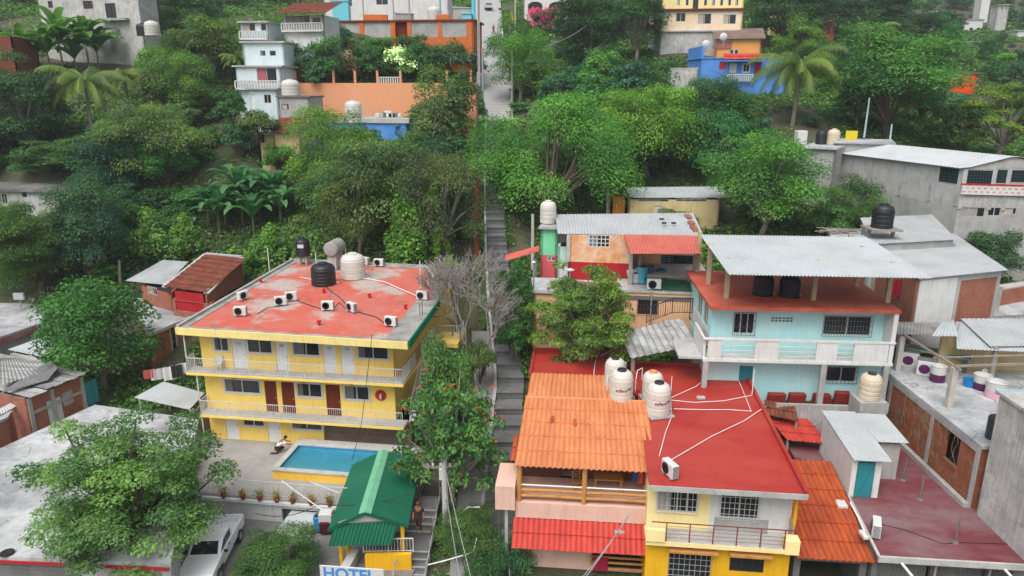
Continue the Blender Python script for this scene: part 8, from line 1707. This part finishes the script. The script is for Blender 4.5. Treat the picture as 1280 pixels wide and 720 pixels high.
# utility poles
def pole(u, vt, vb, Y, r, mat, label, lean=0, arms=0):
    b, tp = PY(u, vb, Y), PY(u+lean, vt, Y); b.z = min(b.z, float(terr(b.x, b.y))); t = thing('utility_pole', label, 'pole', b)
    MB().tube([(0, 0, -.4), tuple((tp-b)*.5), tuple(tp-b)], [r*1.25, r*1.1, r], 10).build('shaft', mat, t); top = tp-b
    if arms:
        MB().bar(top+Vector((-.7, 0, -.5)), top+Vector((.7, 0, -.4)), .1, .1).build('cross_arm', M_greywood, t)
        for x in (-.6, -.2, .3, .62): MB().lathe([(.04, 0), (.07, .05), (.05, .1), (.07, .14), (.02, .2)], 8, tuple(top+Vector((x, 0, -.42)))).build('insulator', M_frame, t)
    return t, tp
M_polec = wear('pole_concrete', (.5, .5, .48), (.33, .33, .32), .7, 1, streak=.3)
t, P1 = pole(560, 574, 725, 34.5, .17, M_polec, 'pale concrete utility pole rising through the blossom tree beside the stair', -5, 1)
MB().tube([P1-t.location+Vector((0, 0, -.1)), P1-t.location+Vector((.5, -.1, .5)), P1-t.location+Vector((.7, -.1, .75))], .05, 8).build('lamp_arm', M_polec, t)
MB().cbox(P1.x-t.location.x-.28, P1.x-t.location.x-.05, -.15, .15, P1.z-t.location.z-1.2, P1.z-t.location.z-.5, .03).build('meter_box', M_frame, t)
q0 = PY(567, 650, 34.2)-t.location; q1 = PY(585, 634, 34.2)-t.location; q2 = PY(600, 634, 34.2)-t.location; MB().tube([q0, q1.lerp(q0, .4), q1, q2], .05, 8).build('bracket', M_polec, t)
t, P2 = pole(596, 227, 338, 63, .2, wear('rust_pole', srgb('8a4526'), srgb('5e2c1a'), .7, 1.2), 'rust red pole standing at the left of the stair lane', 0)
t, P3 = pole(599, -12, 160, 103, .17, M_polec, 'tall grey pole on the left edge of the upper lane', -1, 1)
t, P4 = pole(604, 60, 155, 101, .12, M_steel, 'thin steel pole right beside the tall grey pole', -1)
t, P5 = pole(597, 90, 152, 100, .1, M_polec, 'slim pole left of the tall grey pole', 0)
t, P6 = pole(640, 62, 125, 104, .14, M_greywood, 'brown wooden pole under the fresh green tree', 0)
t, P7 = pole(644, -20, 60, 150, .12, M_polec, 'far pole right of the upper lane near the top', 0)
t, P8 = pole(666, 268, 305, 62, .13, M_polec, 'short pale post at the foot of the huge drooping tree', 0)
t, P9 = pole(760, 234, 268, 70, .13, M_greywood, 'wooden post left of the ochre wall', 0)
t, P10 = pole(149, 325, 348, 66, .12, M_greywood, 'grey fence post behind the zinc lean-to', 0)
t, P11 = pole(1208, 152, 108, 118, .15, plain('pale_blue_pole', srgb('9fb8c0'), .6), 'pale pole with a beam below the bright orange house', 0)
gW = 'overhead wires along the lane'; M_wg = plain('grey_cable', (.3, .3, .31), .6); k = 0
for a_, b_, sag, m, lab in ((P1, P2, .8, M_wire, 'overhead cable from the concrete pole up to the rust red pole'), (P1+Vector((.5, 0, -.3)), P2+Vector((.1, 0, -.3)), 1.1, M_wire, 'second lower cable from the concrete pole to the rust red pole'), (P2, P3-Vector((0, 0, 1)), 1.2, M_wire, 'overhead cable from the rust red pole up to the tall grey pole'),
    (P3, P7, 1.2, M_wire, 'overhead cable between the two poles of the upper lane'), (P1-Vector((0, 0, .3)), PY(592, 735, 29), .15, M_wg, 'grey service wire dropping from the concrete pole to the bottom edge'), (P1-Vector((0, 0, 1.5)), PY(577, 735, 30), .1, M_wg, 'second grey wire dropping from the concrete pole to the bottom edge'),
    (P1-Vector((0, 0, 2.2)), PY(588, 735, 30.5), .1, M_wire, 'dark wire dropping beside the concrete pole'), (PY(598, 655, 36), PY(617, 735, 29), .1, M_wg, 'pale wire crossing the lower steps of the lane'), (PY(629, 600, 36), PY(622, 735, 29), .1, M_wire, 'dark wire hanging over the right side of the lane'), (PY(633, 645, 36), PY(638, 735, 29), .1, M_wg, 'pale wire at the right edge of the lane'),
    (PY(320, 642, 35), PY(400, 630, 33), .4, M_wire, 'black cable crossing the white wall under the pool deck'), (PY(400, 630, 33), PY(512, 618, 33.5), .3, M_wire, 'black cable passing over the green pavilion roof'), (PY(465, 418, 39.6), PY(452, 528, 39.6), .05, M_wire, 'thin cable hanging down the front of the yellow hotel'), (PY(452, 528, 39.6), PY(440, 575, 37), .1, M_wire, 'thin cable from the hotel balcony to the pool'),
    (PY(352, 601, 35.2), PY(414, 645, 31.5), .02, M_frame, 'white strip stretched from the pool railing to the pavilion roof'), (PY(388, 602, 35.5), PY(424, 616, 33.5), .02, M_frame, 'short white strip from the pool railing to the pavilion roof'), (PY(788, 640, 28.6), PY(722, 735, 26), .1, M_wg, 'grey cable slanting down in front of the pink house'), (PY(786, 645, 28.6), PY(716, 735, 26), .15, M_wg, 'second grey cable slanting in front of the pink house'),
    (PY(680, 58, 100), PY(745, 22, 120), .6, M_wg, 'pale wire running up right beside the bougainvillea'), (PY(186, 418, 58), PY(250, 428, 47), .3, M_wire, 'dark cable from the brick building to the hotel'), (PY(535, 706, 31), PY(592, 690, 32), .03, M_pipe, 'white pipe leaning over the foot of the outdoor stair'), (PY(592, 690, 32), PY(596, 672, 32.6), .0, M_pipe, 'upturned end of the white pipe by the stair')):
    cable([a_, b_], .035 if m in (M_frame, M_pipe) else (.02 if (a_.y < 60) else .035), lab, 'cable', m, sag, 'overhead_wire' if m in (M_wire, M_wg) else 'white_strip', gW if m in (M_wire, M_wg) else None)

# thin moist air over the valley
hz_ = MB().box(-230, 230, -6, 350, float(ZG.min())-1.0, float(ZG.max())+22).build('haze', bpy.data.materials.new('air')); hz_['kind'] = 'stuff'
am = hz_.data.materials[0]; am.use_nodes = True; an_ = am.node_tree; an_.nodes.remove(an_.nodes['Principled BSDF']); pv = an_.nodes.new('ShaderNodeVolumePrincipled'); pv.inputs['Color'].default_value = (.86, .93, .97, 1); pv.inputs['Density'].default_value = .00038; pv.inputs['Anisotropy'].default_value = .2
an_.links.new(pv.outputs[0], an_.nodes['Material Output'].inputs['Volume'])
